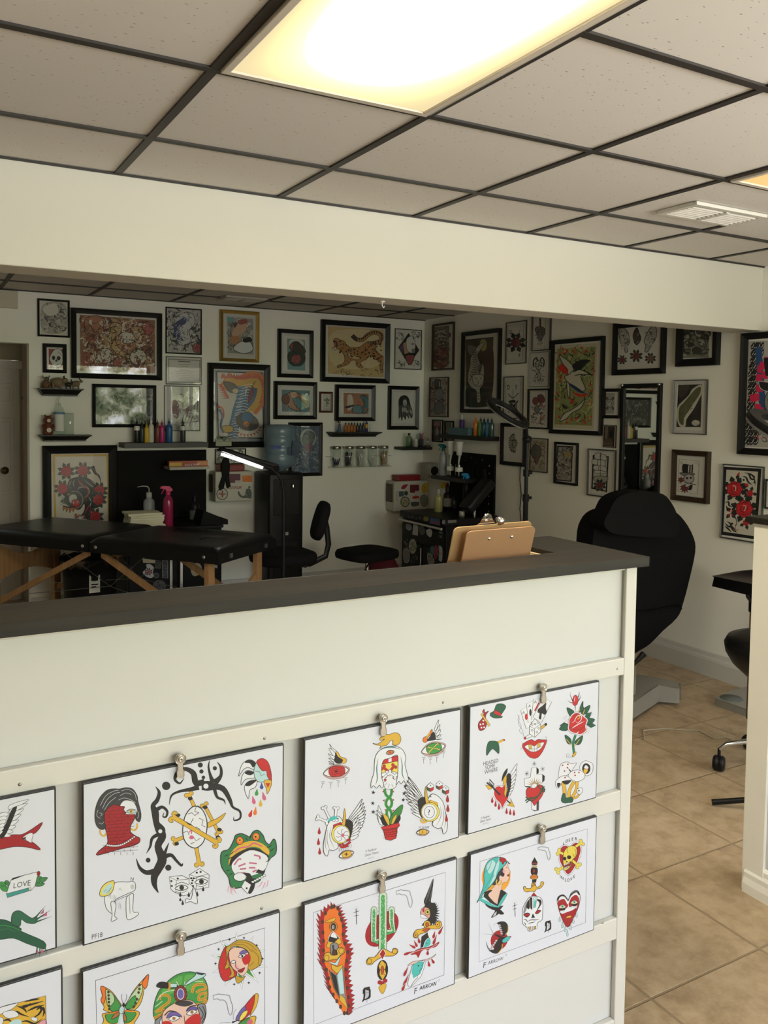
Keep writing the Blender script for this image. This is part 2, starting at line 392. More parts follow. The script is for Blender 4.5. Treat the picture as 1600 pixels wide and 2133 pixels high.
# baseboards
bb = MB()
prof = [(0, 0), (-.016, 0), (-.016, .095), (-.012, .11), (-.008, .118), (-.004, .14), (0, .145)]
bb.prism([(XR+a, z) for a, z in prof], -2.5, YB, plane='xz'); base_m = mat('baseboard_paint', (.56, .55, .49), .45, var=.03, scale=5)
struct('baseboard_right', bb, base_m)
bb = MB().prism([(YB+a, z) for a, z in prof], XD1, XR-.016, plane='yz'); struct('baseboard_back', bb, base_m)

# ------------------------------------------------------------------ counter (half wall) in front
FY = 1.42
RAILY = 1.405
zt = 1.233; zb = 1.2125
wall_x1 = on(1328, 1182, 1, RAILY).x
st_x0 = on(1303, 1300, 1, RAILY).x
HWB = 1.485
hw = MB().box(-1.5, wall_x1-.0, FY, HWB, 0, zb-.0008)
hw.box(wall_x1-.09, wall_x1-.0, HWB, 1.70, 0, zb-.0008)        # return of the half wall
struct('wall_counter', hw, panel_m)
r = MB()
z1 = on(1297, 1371, 1, RAILY).z; z2 = on(1295, 1407, 1, RAILY).z
r.box(-1.5, st_x0, RAILY, FY, z2, z1)
z3 = on(1284, 1649, 1, RAILY).z; z4 = on(1284, 1690, 1, RAILY).z
r.box(-1.5, st_x0, RAILY, FY, z4, z3)
z5 = on(1280, 1914, 1, RAILY).z; z6 = z5-(z3-z4)*1.1
r.box(-1.5, st_x0, RAILY, FY, z6, z5)
r.box(st_x0, wall_x1, RAILY, FY, 0, zb)
r.box(-1.5, st_x0, RAILY+.004, FY, zb-.012, zb)
r.box(-1.5, st_x0, RAILY, FY, 0, .13)
struct('trim_4', r, mat('cream_rail_paint', (.545, .535, .495), .38, var=.03, scale=4, bump=.1, bscale=25), bevel=.0025)
top_m = wood_mat('dark_stained_wood', (.005, .0048, .0045), (.020, .016, .011), .5, 2.2, 'X', bump=.2, spec=.3)
a = on(1353, 1160, 2, zt)
cx1 = a.x
ct = MB().prism([(-1.5, 1.378), (cx1, 1.378), (cx1, 1.727), (cx1-.165, 1.727), (cx1-.165, 1.512), (-1.5, 1.512)], zb, zt, plane='xy')
o = ct.build('countertop', top_m, bevel=.003)
tag(o, 'dark brown stained wooden counter cap on the white half wall', 'countertop')

# partition on the right, with its own dark cap
px0, py1 = on(1546, 1851, 2, 0).x, on(1546, 1851, 2, 0).y
p = MB().box(px0+.012, px0+.13, .2, py1-.0, 0, zb)
struct('wall_partition', p, panel_m)
p = MB()
p.box(px0, px0+.012, py1-.075, py1+.004, 0, zb).box(px0, px0+.012, .2, py1-.075, .0, .02)
struct('trim_5', p, white_m, bevel=.002)
prof = [(0, 0), (-.024, 0), (-.024, .03), (-.018, .05), (-.018, .065), (-.010, .075), (-.010, .09), (0, .1)]
p = MB().prism([(px0+.012+a, z) for a, z in prof], .2, py1-.008, plane='xz'); struct('baseboard_partition', p, white_m)
c = MB().box(px0-.018, px0+.16, .2, 1.80, zb, zt); o = c.build('countertop', top_m, bevel=.003)
tag(o, 'short dark wooden cap on the partition at the right edge of the room', 'countertop')
# ------------------------------------------------------------------ ceiling fixtures
def troffer(x0, x1, y0, y1, strength, label, color):
    t = thing('ceiling_light', label, 'ceiling light', ((x0+x1)/2, (y0+y1)/2, CZ))
    X, Y = (x1-x0)/2-.013, (y1-y0)/2-.013
    f = MB()
    for a in ((-X, X, -Y, -Y+.02), (-X, X, Y-.02, Y), (-X, -X+.02, -Y+.02, Y-.02), (X-.02, X, -Y+.02, Y-.02)): f.box(a[0], a[1], a[2], a[3], -.012, .0)
    f.build('frame', mat('fixture_enamel', (.55, .5, .42), .4), t, bevel=.002)
    m = bpy.data.materials.new('diffuser'); m.use_nodes = True; nt = m.node_tree; n = nt.nodes; n.remove(n['Principled BSDF'])
    e = n.new('ShaderNodeEmission'); tc = n.new('ShaderNodeTexCoord'); sp = n.new('ShaderNodeSeparateXYZ'); nt.links.new(tc.outputs['Generated'], sp.inputs[0])
    # tubes run along the fixture: brighter over them, dimmer and yellower at the rim
    def band(o, c, wdt):
        a = n.new('ShaderNodeMath'); a.operation = 'SUBTRACT'; nt.links.new(o, a.inputs[0]); a.inputs[1].default_value = c
        b = n.new('ShaderNodeMath'); b.operation = 'ABSOLUTE'; nt.links.new(a.outputs[0], b.inputs[0])
        r = n.new('ShaderNodeMapRange'); r.interpolation_type = 'SMOOTHSTEP'; nt.links.new(b.outputs[0], r.inputs[0]); r.inputs[1].default_value = 0; r.inputs[2].default_value = wdt; r.inputs[3].default_value = 1; r.inputs[4].default_value = 0
        return r.outputs[0]
    bx, by = band(sp.outputs['X'], .5, .52), band(sp.outputs['Y'], .5, .56)
    mu = n.new('ShaderNodeMath'); mu.operation = 'MULTIPLY'; nt.links.new(bx, mu.inputs[0]); nt.links.new(by, mu.inputs[1])
    cr = n.new('ShaderNodeValToRGB'); nt.links.new(mu.outputs[0], cr.inputs[0])
    E_ = cr.color_ramp.elements; c0, c1, c2 = color
    E_[0].position = 0; E_[0].color = (*c0, 1); E_[1].position = .8; E_[1].color = (*c2, 1); q = E_.new(.12); q.color = (*c1, 1); q = E_.new(.34); q.color = (c2[0]*.09, c2[1]*.09, c2[2]*.055, 1); q = E_.new(.55); q.color = (c2[0]*.4, c2[1]*.4, c2[2]*.4, 1)
    nt.links.new(cr.outputs[0], e.inputs[0]); e.inputs[1].default_value = strength
    nt.links.new(e.outputs[0], n['Material Output'].inputs[0])
    MB().box(-X+.02, X-.02, -Y+.02, Y-.02, -.006, -.001).build('diffuser', m, t)
troffer(GX0, GX0+GT, GY0-2*GT, GY0, LAMP_STRENGTH, 'large lit fluorescent panel glowing yellow white in the front ceiling', ((.012, .0098, .0055), (.030, .0255, .0105), (1.0, .89, .70)))
troffer(GX0+3*GT, GX0+4*GT, GY0-2*GT, GY0, LAMP2_STRENGTH, 'dim orange ceiling panel at the right edge beside the white vent', ((.9, .52, .2), (1, .62, .28), (9, 6.5, 3.6)))
def ceiling_vent(cx, cy, wx, wy, label, m):
    t = thing('ceiling_vent', label, 'ceiling vent', (cx, cy, CZ))
    f = MB(); X, Y = wx/2, wy/2
    f.box(-X, X, -Y, -Y+.025, -.014, 0).box(-X, X, Y-.025, Y, -.014, 0).box(-X, -X+.025, -Y+.025, Y-.025, -.014, 0).box(X-.025, X, -Y+.025, Y-.025, -.014, 0)
    f.build('frame', m, t, bevel=.002)
    s = MB(); k = 7
    for i in range(k):
        y = -Y+.035+(wy-.07)*i/(k-1)
        s.add([(-X+.025, y-.008, -.001), (X-.025, y-.008, -.001), (X-.025, y+.008, -.016), (-X+.025, y+.008, -.016)], [(0, 1, 2, 3)])
    s.box(-.01, .01, -Y+.025, Y-.025, -.018, -.01)
    s.build('louvre', m, t)
    MB().box(-X+.02, X-.02, -Y+.02, Y-.02, -.0015, -.0005).build('backing', mat('vent_shadow_grey', (.2, .19, .17), .8), t)
v = on(1485, 443, 2, CZ)
ceiling_vent(v.x, v.y, .42, .2, 'white louvred air vent in the front ceiling by the right wall', mat('vent_white', (.58, .56, .5), .4))
v = on(505, 621, 2, CZ)
ceiling_vent(v.x, v.y, .32, .2, 'grey air vent in the rear ceiling above the gold frame', mat('vent_grey', (.42, .4, .34), .4))
# ------------------------------------------------------------------ drawing on flat sheets: inked and coloured shapes laid on paper
PAL = dict(k='1c1c20', r='c92a2e', R='a81f2a', g='1f5c45', G='3f9a4a', y='e3b63f', Y='f0dc62', w='eceff6', t='4fc2bd', T='bfe3e6', s='eec9b8',
           b='2f4f9a', B='7d98b8', o='ef7a2c', p='d8648a', P='f0a9bb', a='8d9096', A='c9ccd2', n='6b4a2c', N='a9773e', v='6f62ad', c='e9e1c8',
           d='3b3c40', D='4d3328', m='b9b17a', e='2e3f2e', f='5c6b4a')
def parse(s):
    if not isinstance(s, str): return [tuple(p) for p in s]
    out = []
    for q in s.split():
        a = q.split(','); out.append(tuple(float(x) for x in a))
    return out
class Draw:
    """shapes are given in the coordinates of a close-up of the sheet; they are carried onto the real plane of the sheet (ax = v)"""
    def __init__(s, ox, oy, sc, ax, v, gain=1.0, sat=1.0):
        s.o = (ox, oy, sc); s.ax = ax; s.v = v; s.gain = gain; s.V = []; s.F = []; s.C = []; s.L = []; s.step = 2e-5; s.sat = sat
    def col(s, c):
        c = PAL.get(c, c) if isinstance(c, str) else c
        c = lin(c) if isinstance(c, str) else c
        g_ = .3*c[0]+.6*c[1]+.1*c[2]
        return tuple(min(.9, max(.004, (g_+(x-g_)*s.sat)*s.gain)) for x in c)
    def put(s, pts, faces, c):
        xs = [q[0] for q in pts]; ys = [q[1] for q in pts]; bb = (min(xs), min(ys), max(xs), max(ys)); lay = 1
        for b, k in s.L:
            if k >= lay and b[0] < bb[2] and b[2] > bb[0] and b[1] < bb[3] and b[3] > bb[1]: lay = k+1
        s.L.append((bb, lay)); d = lay*s.step; o = len(s.V); cc = s.col(c)
        ox, oy, sc = s.o
        for x, y in pts:
            p = on(ox+x*sc, oy+y*sc, s.ax, s.v)
            p[s.ax] -= d
            s.V.append(p)
        for f in faces: s.F.append(tuple(i+o for i in f)); s.C.append(cc)
    def poly(s, c, pts, sm=0, ok=None, ow=3):
        P = parse(pts)
        if sm: P = crom(P, True, 3 if len(P) > 8 else 5)
        Q = [(a, b) for a, b, *_ in P]
        tri = tessellate_polygon([[Vector((a, b, 0)) for a, b in Q]])
        s.put(Q, tri, c)
        if ok: s.line(ok, ow, P, sm=0, closed=True)
        return s
    def line(s, c, w, pts, sm=1, taper=0, closed=False):
        P = parse(pts)
        if sm and len(P) > 2: P = crom(P, closed, 4)
        if taper and len(P) == 2: P = [(P[0][0]+(P[1][0]-P[0][0])*t/6, P[0][1]+(P[1][1]-P[0][1])*t/6) for t in range(7)]
        n = len(P); vs = []; fs = []
        for i in range(n):
            if closed: a, b = P[i-1], P[(i+1) % n]
            else: a, b = P[max(0, i-1)], P[min(n-1, i+1)]
            dx, dy = b[0]-a[0], b[1]-a[1]; l = math.hypot(dx, dy) or 1
            q = w/2
            if taper == 1: q *= max(.06, 1-i/(n-1))
            if taper == 2: q *= max(.08, math.sin(PI*i/(n-1)))
            if len(P[i]) > 2: q = P[i][2]/2
            vs += [(P[i][0]-dy/l*q, P[i][1]+dx/l*q), (P[i][0]+dy/l*q, P[i][1]-dx/l*q)]
        for i in range(n if closed else n-1):
            j = (i+1) % n
            fs.append((2*i, 2*i+1, 2*j+1, 2*j))
        s.put(vs, fs, c); return s
    def ell(s, c, x, y, rx, ry=None, rot=0, ok=None, ow=3, n=18):
        ry = rx if ry is None else ry; ca, sa = math.cos(math.radians(rot)), math.sin(math.radians(rot))
        P = [(x+rx*math.cos(2*PI*i/n)*ca-ry*math.sin(2*PI*i/n)*sa, y+rx*math.cos(2*PI*i/n)*sa+ry*math.sin(2*PI*i/n)*ca) for i in range(n)]
        if c: s.put(P, [tuple(range(n))], c)
        if ok: s.line(ok, ow, P, sm=0, closed=True)
        return s
    def drop(s, c, x, y, l, w, rot=0, ok=None, ow=2):
        r = math.radians(rot); ca, sa = math.cos(r), math.sin(r)
        P = [(0, -l/2), (w*.3, -l*.1), (w/2, l*.22), (w*.32, l*.44), (0, l/2), (-w*.32, l*.44), (-w/2, l*.22), (-w*.3, -l*.1)]
        return s.poly(c, [(x+a*ca-b*sa, y+a*sa+b*ca) for a, b in P], 1, ok, ow)
    def star(s, c, x, y, r, n=5, ri=.4, rot=0, ok=None, ow=2):
        P = []
        for i in range(2*n):
            q = r if i % 2 == 0 else r*ri; a = PI*i/n-PI/2+math.radians(rot); P.append((x+q*math.cos(a), y+q*math.sin(a)))
        return s.poly(c, P, 0, ok, ow)
    def leafs(s, c, x, y, r0, r1, angs, w=.35, ok='k', ow=3):
        for a in angs:
            t = math.radians(a); ux, uy = math.cos(t), math.sin(t)
            pts = [(r0, 0), ((r0+r1)/2, w*(r1-r0)), (r1, 0), ((r0+r1)/2, -w*(r1-r0))]
            s.poly(c, [(x+p*ux-q*uy, y+p*uy+q*ux) for p, q in pts], 0, ok, ow)
        return s
    def rose(s, x, y, r, c='r', leaf='g', angs=(20, 65, 115, 160, 200, 250, 290, 340), k='k', lc=None, lr=1.65):
        if leaf: s.leafs(leaf, x, y, r*.7, r*lr, angs, ok=k, ow=r*.07)
        n = 7; P = []
        for i in range(n*2):
            a = PI*i/n; q = r*(1.05 if i % 2 == 0 else .9); P.append((x+q*math.cos(a), y+q*math.sin(a)))
        s.poly(c, P, 1, k, r*.08)
        lw = max(1.5, r*.09)
        for f, a0, a1 in ((.68, 20, 170), (.72, 200, 330), (.42, 60, 250), (.38, 270, 400)):
            s.line(lc or k, lw, [(x+r*f*math.cos(math.radians(a0+(a1-a0)*i/6)), y+r*f*math.sin(math.radians(a0+(a1-a0)*i/6))) for i in range(7)], taper=2)
        s.ell(lc or k, x, y, r*.1)
        return s
    def feather(s, pts, L, W, c='w', k='k', kw=3, n=None):
        "a row of feathers hanging along a line"
        P = crom(parse(pts), False, 3)
        for i, p in enumerate(P[::2]):
            t = i/max(1, (len(P[::2])-1)); l = L[0]+(L[1]-L[0])*t; a = math.radians(W[0]+(W[1]-W[0])*t); wd = l*.16
            ux, uy = math.cos(a), math.sin(a)
            q = [(0, -wd), (l*.7, -wd), (l, 0), (l*.7, wd), (0, wd)]
            s.poly(c, [(p[0]+u*ux-v*uy, p[1]+u*uy+v*ux) for u, v in q], 0, k, kw)
        return s
    def text(s, txt, x, y, h, dx=1, dy=0, c='k', slant=0, wide=1.0, bold=0):
        cu = bpy.data.curves.new('lettering', 'FONT'); cu.body = txt; cu.resolution_u = 2; cu.offset = bold
        o = bpy.data.objects.new('lettering', cu); COL.objects.link(o)
        dg = bpy.context.evaluated_depsgraph_get(); me = o.evaluated_get(dg).to_mesh()
        l = math.hypot(dx, dy)
        pts = []
        for v in me.vertices:
            u, w_ = v.co.x*h*wide+v.co.y*h*slant, v.co.y*h
            pts.append((x+u*dx, y+u*dy-w_))
        s.put(pts, [tuple(p.vertices) for p in me.polygons], c)
        o.to_mesh_clear(); bpy.data.objects.remove(o); bpy.data.curves.remove(cu)
        return s
    def scatter(s, quad, cols, n, size, seed=1, kind='curl', w=.25):
        "dense linework: quad is TL, TR, BR, BL"
        R_ = random.Random(seed); q = parse(quad)
        for i in range(n):
            u, v = R_.uniform(.04, .96), R_.uniform(.04, .96)
            x = (q[0][0]*(1-u)+q[1][0]*u)*(1-v)+(q[3][0]*(1-u)+q[2][0]*u)*v
            y = (q[0][1]*(1-u)+q[1][1]*u)*(1-v)+(q[3][1]*(1-u)+q[2][1]*u)*v
            m = min(u, 1-u, v, 1-v); z = size*R_.uniform(.5, 1.2)*min(1, .3+m*5); a = R_.uniform(0, 6.28); c = R_.choice(cols)
            if kind == 'curl':
                s.line(c, z*w, [(x+z*.5*math.cos(a+t*2.6)*(1-t*.5), y+z*.5*math.sin(a+t*2.6)*(1-t*.5)) for t in (0, .25, .5, .75, 1)], taper=1)
            elif kind == 'blob':
                s.poly(c, [(x+z*.5*R_.uniform(.5, 1)*math.cos(k*1.05), y+z*.5*R_.uniform(.5, 1)*math.sin(k*1.05)) for k in range(6)], 1)
            elif kind == 'dash':
                s.line(c, z*w, [(x, y), (x+z*math.cos(a), y+z*math.sin(a))], 0)
        return s
    def bone(s, x0, y0, x1, y1, w, c='w', k='k', kw=3, n0=True, n1=True):
        dx, dy = x1-x0, y1-y0; l = math.hypot(dx, dy); ux, uy = dx/l, dy/l
        P = [(0, .5), (0, .9), (-.5, 1.3), (-1.1, 1.1), (-1.2, .4), (-.8, 0), (-1.2, -.4), (-1.1, -1.1), (-.5, -1.3), (0, -.9), (0, -.5)]
        L_ = l/w
        Q = P+[(L_-a, b) for a, b in reversed(P)]
        pts = [(x0+a*w*ux-b*w*uy, y0+a*w*uy+b*w*ux) for a, b in [(p[0], -p[1]) for p in P]+[(L_-p[0], -p[1]) for p in reversed(P)]]
        return s.poly(c, pts, 1, k, kw)
    def rect(s, c, quad): return s.poly(c, quad)
    def build(s, parent, name='drawing', rough=.45):
        me = bpy.data.meshes.new(name)
        M = parent.matrix_world.inverted()
        me.from_pydata([tuple(M @ v) for v in s.V], [], s.F)
        a = me.color_attributes.new('ink', 'FLOAT_COLOR', 'CORNER'); buf = []
        for p, f in enumerate(me.polygons):
            for _ in range(f.loop_total): buf += (*s.C[p], 1)
        a.data.foreach_set('color', buf)
        me.materials.append(paint_mat('ink_on_paper_%d' % int(rough*100), rough))
        o = bpy.data.objects.new(name, me); COL.objects.link(o); o.parent = parent
        return o

black_edge = mat('black_board_edge', (.012, .012, .014), .35)
sheet_m = mat('white_print_paper', (.535, .555, .62), .38, var=.012, scale=4, coat=.0)
steel_m = mat('nickel_clip', (.45, .43, .39), .32, 1, bump=.1)
SY = 1.396
def flash(corners, label, th=.0085):
    "a printed sheet on a black-edged board, screwed to the rails of the counter"
    P = [on(x, y, 1, SY) for x, y in corners]
    x0 = (P[0].x+P[3].x)/2; x1 = (P[1].x+P[2].x)/2; z1 = (P[0].z+P[1].z)/2; z0 = (P[2].z+P[3].z)/2
    t = thing('flash_sheet', label, 'framed print', ((x0+x1)/2, SY, (z0+z1)/2), group='tattoo flash prints on the front of the counter')
    bpy.context.view_layer.update()
    X, Z = (x1-x0)/2, (z1-z0)/2
    MB().box(-X, X, .0006, th, -Z, Z).build('backing_board', black_edge, t, bevel=.0012)
    e = .0028
    MB().box(-X+e, X-e, 0, .0012, -Z+e, Z-e).build('print', sheet_m, t)
    return t, (x0, x1, z0, z1)
def clip(px, py, label):
    p = on(px, py, 1, 1.39)
    t = thing('sheet_clip', label, 'clip', (p.x, 1.4055, p.z), group='nickel clips holding the flash prints')
    MB().lathe([(0, .0), (.0098, .0), (.0098, .0022), (.0088, .003), (.0070, .0024), (.0062, .0034), (0, .0034)], n=28, M=T(0, -.0135, 0, rx=PI/2), smooth=False).lathe([(.0045, -.0135), (.0045, 0)], n=12, M=T(0, -.0135, 0, rx=PI/2)).build('washer', steel_m, t)
    MB().lathe([(.0048, 0), (.0046, .0022), (.0036, .003), (.0012, .003), (.001, .001), (0, .001)], n=16, M=T(0, -.0168, 0, rx=PI/2)).build('screw', steel_m, t)
    m = MB().prism([(-.0045, -.004), (.0045, -.004), (.0042, -.017), (.0062, -.021), (.006, -.030), (.0035, -.033), (-.0035, -.033), (-.006, -.030), (-.0062, -.021), (-.0042, -.017)], -.0165, -.0140)
    m.box(-.004, .004, -.0150, -.0135, -.008, -.003)
    m.build('tongue', steel_m, t, bevel=.0008)
def florida(d, x, y, s_, w=3, rot=0):
    P = [(0, 0), (40, -12), (60, -8), (85, -6), (108, -2), (118, 0), (122, 25), (135, 60), (140, 95), (132, 130), (122, 140), (112, 125), (105, 95), (98, 60), (88, 40), (70, 30), (50, 32), (30, 22), (5, 28)]
    d.line('a', w, [(x+a*s_, y+b*s_) for a, b in P], sm=0, closed=True)
def cross_mark(d, x, y, s_):
    d.line('d', 7*s_, [(x, y-60*s_), (x+6*s_, y+90*s_)], 0, taper=0); d.line('d', 7*s_, [(x-32*s_, y-20*s_), (x+34*s_, y-42*s_)], 0, taper=2); d.line('d', 7*s_, [(x-25*s_, y+12*s_), (x+30*s_, y-2*s_)], 0, taper=2)
    for a, b in ((-20, -75), (0, -90), (18, -80)): d.line('A', 2.5*s_, [(x+a, y+b*s_), (x+a*.4, y+(b+30)*s_)], 0)
def black_D(d, x, y, s_):
    d.poly('k', [(x+a*s_, y+b*s_) for a, b in ((0, 20), (12, 0), (62, -12), (66, 0), (30, 12), (24, 22), (24, 70), (18, 110), (0, 128), (-8, 124), (4, 100), (8, 60), (0, 50))])
    d.poly('k', [(x+a*s_, y+b*s_) for a, b in ((30, 5), (60, -5), (72, 20), (72, 80), (60, 98), (22, 112), (14, 104), (44, 88), (54, 70), (54, 26), (30, 20))])
    d.line('k', 3*s_, [(x+38*s_, y+20*s_), (x+38*s_, y+135*s_)], 0); d.line('k', 3*s_, [(x-5*s_, y+55*s_), (x+50*s_, y+42*s_)], 0)
def wing(d, x, y, s_, flip=1, dark=True, n=6, col='w', up=1):
    for i in range(n):
        t = i/(n-1)
        bx, by = x+flip*s_*(.12*t), y-s_*up*(.15+.15*t)+s_*.45*t
        ex, ey = x+flip*s_*(.55+.12*math.sin(t*3)), y-s_*up*(1.0-t*.95)
        wd = s_*.06
        d.poly(col, [(bx, by-wd), ((bx+ex)/2+wd*.4, (by+ey)/2-wd*1.3), (ex, ey), ((bx+ex)/2+wd, (by+ey)/2+wd*1.3), (bx, by+wd)], 1, 'k', s_*.022)
# ================================================================== the flash prints on the counter front
def D_(ox, oy, sc): return Draw(ox, oy, sc, 1, SY-.0001, gain=.68)
# --- 1: swallow, scroll and frog legs (cut by the left edge of the photograph)
t, _ = flash([(-330, 1725), (114, 1644), (122, 1987), (-330, 2090)], 'white flash print with red swallow, scroll and green frog legs')
d = D_(0, 1540, .278)
d.poly('R', '-90,770 0,740 90,715 165,712 240,672 320,620 268,700 165,740 220,760 265,785 303,830 200,808 100,805 0,825 -90,820', 1, 'k', 4)
d.poly('w', '170,740 205,710 240,700 246,720 240,748 236,775 205,762', 1, 'k', 3); d.poly('k', '165,742 200,728 190,742 200,755')
for i, (x, y, ex, ey) in enumerate(((70, 510, 216, 452), (75, 540, 208, 478), (78, 575, 178, 520), (72, 610, 158, 560), (66, 640, 140, 605), (60, 665, 118, 650), (45, 690, 98, 690), (30, 712, 80, 722))):
    d.poly('w', [(x, y-14), ((x+ex)/2, (y+ey)/2-14), (ex, ey), ((x+ex)/2+5, (y+ey)/2+15), (x, y+16)], 1, 'k', 3)
d.poly('k', '110,505 125,520 60,680 20,740 0,735 0,700 40,640 80,540', 1)
for i in range(6): d.poly('w', [(-10-i*2, 560+i*30), (40-i*7, 545+i*28), (62-i*8, 560+i*26), (40-i*8, 585+i*26), (-10, 590+i*28)], 1, 'k', 3)
for q in ('270,1035 300,1025 320,1045 296,1072 265,1080', '265,1080 300,1075 335,1080 310,1100 262,1100', '300,1040 355,1035 340,1060 310,1075', '-5,1070 30,1070 45,1095 20,1100 0,1095', '0,1105 40,1100 70,1115 60,1140 20,1135', '35,1065 60,1060 78,1090 60,1100'):
    d.poly('G' if 'x' in q else ('3f8a52' if q[0] in '23' else 'G'), q, 1, 'k', 3)
d.poly('w', '80,1060 95,1040 290,990 296,1010 278,1030 262,1100 235,1130 48,1160 60,1120', 0, 'k', 3.5); d.poly('k', '82,1058 95,1040 200,1012 130,1040')
d.ell('R', 289, 1005, 12, 17, 10, 'k', 3); d.poly('3f9c94', '45,1158 215,1112 218,1135 55,1186', 0, 'k', 3); d.ell('c', 226, 1117, 9, 12, 0, 'k', 2)
d.text('LOVE', 96, 1118, 58, 1, -.19, 'd', .1, .95)
d.poly('g', '-60,1380 -20,1350 60,1360 160,1420 163,1440 330,1515 335,1570 290,1560 200,1530 100,1490 0,1500 -60,1480', 1, 'k', 4)
d.poly('2e6b52', '90,1385 88,1320 110,1290 150,1285 190,1310 240,1340 270,1325 280,1350 262,1380 200,1375 160,1350 150,1400', 1, 'k', 4)
for a, b in (((262, 1340), (342, 1245)), ((266, 1355), (384, 1275)), ((265, 1370), (390, 1325))): d.line('g', 14, [a, b], 0, taper=1)
d.poly('p', '300,1310 330,1272 326,1300', 0, 'k', 2); d.poly('p', '312,1330 350,1292 352,1320', 0, 'k', 2)
for a, b in (((290, 1520), (262, 1628)), ((300, 1520), (298, 1634)), ((325, 1520), (354, 1610))): d.line('g', 18, [a, b], 0, taper=1)
d.poly('p', '272,1600 282,1575 290,1605', 0, 'k', 2); d.poly('p', '306,1602 312,1565 328,1595', 0, 'k', 2)
d.line('G', 5, '-40,1400 30,1395 100,1410 150,1432'); d.line('3f7a5c', 4, '0,1430 60,1420 110,1440')
d.build(t)
# --- 2: brick lady, eyes, egg, frog
t, _ = flash([(165, 1632), (590, 1551), (592, 1850), (178, 1971)], 'white flash print with brick-faced woman, black tribal curl and green frog')
d = D_(150, 1540, .29375)
d.poly('R', '232,520 262,482 300,462 340,470 372,476 366,500 385,520 370,530 400,532 446,530 440,570 418,610 415,655 450,685 480,700 478,730 440,752 350,775 182,822 192,790 250,740 248,680 232,610', 1, 'k', 5)
for i in range(14):
    y = 480+i*24
    x0, x1 = (240, 440) if i < 8 else ((250, 420) if i < 11 else (215, 470)); 
    if i == 0: x0, x1 = 270, 360
    d.line('5c1a1c', 2, [(x0, y+8), (x1, y-8)], 0)
    for j in range(int((x1-x0)/44)): x = x0+22+j*44+(i % 2)*20; d.line('5c1a1c', 2, [(x, y+6), (x+1, y+28)], 0)
d.poly('d', '170,480 200,410 250,360 300,350 335,352 380,342 430,352 462,400 468,440 490,530 478,585 450,560 462,500 440,465 400,455 372,476 340,470 300,462 262,482 232,520 225,570 240,620 215,640 180,620 162,560', 1, 'k', 4)
for pts in ('200,470 240,400 300,365 330,362', '215,490 250,425 300,385 340,375', '185,500 175,540 200,560', '190,590 210,600 225,585', '340,400 380,380 420,390', '330,430 370,415 420,430 450,450', '440,480 470,520 465,560', '350,365 400,355 445,385 455,430', '230,500 262,450 310,410', '195,520 215,530 200,545'): d.line('A', 3, pts)
d.poly('w', '340,470 372,432 430,440 452,470 462,500 450,528 405,532 372,528 386,520 366,500 373,476', 1, 'k', 3); d.line('k', 4, '385,508 410,495 450,498')
d.poly('T', '388,515 415,500 448,506 452,516 420,524', 1, 'k', 3); d.ell('y', 418, 510, 12); d.ell('k', 418, 510, 5)
d.line('y', 11, '200,640 205,672 228,686 242,665'); d.line('y', 11, '418,632 440,645 462,625 462,595')
for i in range(15):
    u = i/14; d.ell('w', 250+u*190, 750+28*math.sin(u*PI)-u*60, 7, 7, 0, 'k', 2)
# tribal curls
for p in ('592,335,3 618,375,22 605,430,30 575,470,34 590,520,52 598,590,44 620,640,60 640,690,56 610,760,50 640,850,66 610,920,60 585,970,52 585,1030,36 612,1088,6', '600,500,30 640,480,22 675,510,18 668,548,14 645,548,9 652,520,4', '625,670,30 570,700,22 555,760,16 528,808,3', '600,930,40 530,945,34 480,910,22 456,845,4', '640,840,40 700,820,26 740,860,20 775,895,16 785,880,8', '650,830,26 668,780,18 688,733,3',
          '940,300,40 880,310,44 860,240,40 800,210,28 745,240,26 730,285,20 765,312,14 795,275,3', '900,340,38 840,355,28 760,370,18 705,400,14 690,465,3', '990,330,46 1070,350,40 1120,430,28 1140,480,18 1190,510,16 1192,560,14 1150,575,10 1148,548,3', '1010,350,26 1030,410,20 1075,430,14 1088,462,3', '1000,310,40 980,250,20 968,195,14 976,148,3', '1010,310,50 1055,260,24 1055,200,18 1030,160,3', '920,330,60 960,330,70 1000,330,60', '600,600,40 640,640,44 640,680,30'):
    d.line('k', 10, [tuple(float(v) for v in q.split(',')) for q in p.split()])
for x, y, r in ((668, 330, 30), (910, 182, 18), (918, 228, 15), (932, 270, 13), (1013, 205, 15), (540, 857, 17), (683, 910, 22)): d.ell('k', x, y, r)
d.ell('w', 950, 332, 18); d.ell('w', 626, 652, 14)
# bones behind and in front of the egg
d.bone(835, 405, 868, 480, 26, 'y'); d.bone(945, 478, 1035, 650, 24, 'y'); d.poly('y', '960,595 1030,560 1090,522 1050,580 970,625', 1, 'k', 3); d.bone(740, 715, 850, 670, 26, 'y'); d.bone(880, 760, 900, 870, 28, 'y')
for x, y in ((838, 420), (752, 538), (944, 482), (742, 740), (1045, 640), (1035, 695)): d.ell('k', x, y, 17, 13)
d.poly('w', '785,640 800,550 840,490 880,474 925,500 955,570 955,650 930,730 880,770 830,755 795,710', 1, 'k', 7)
for p in ('820,530 850,520 870,540 900,520', '800,600 840,600 860,560', '900,560 930,570 920,610 945,620', '850,640 880,620 910,640', '830,700 860,690 880,720 910,700', '840,740 870,730', '880,480 870,510 900,520', '790,660 820,650 830,680'): d.line('k', 4, p, 0)
d.ell('p', 848, 695, 16, 14); d.line('p', 8, '830,660 850,640 846,670'); d.bone(735, 560, 1010, 722, 34, 'y'); d.poly('k', '790,572 860,610 830,606')
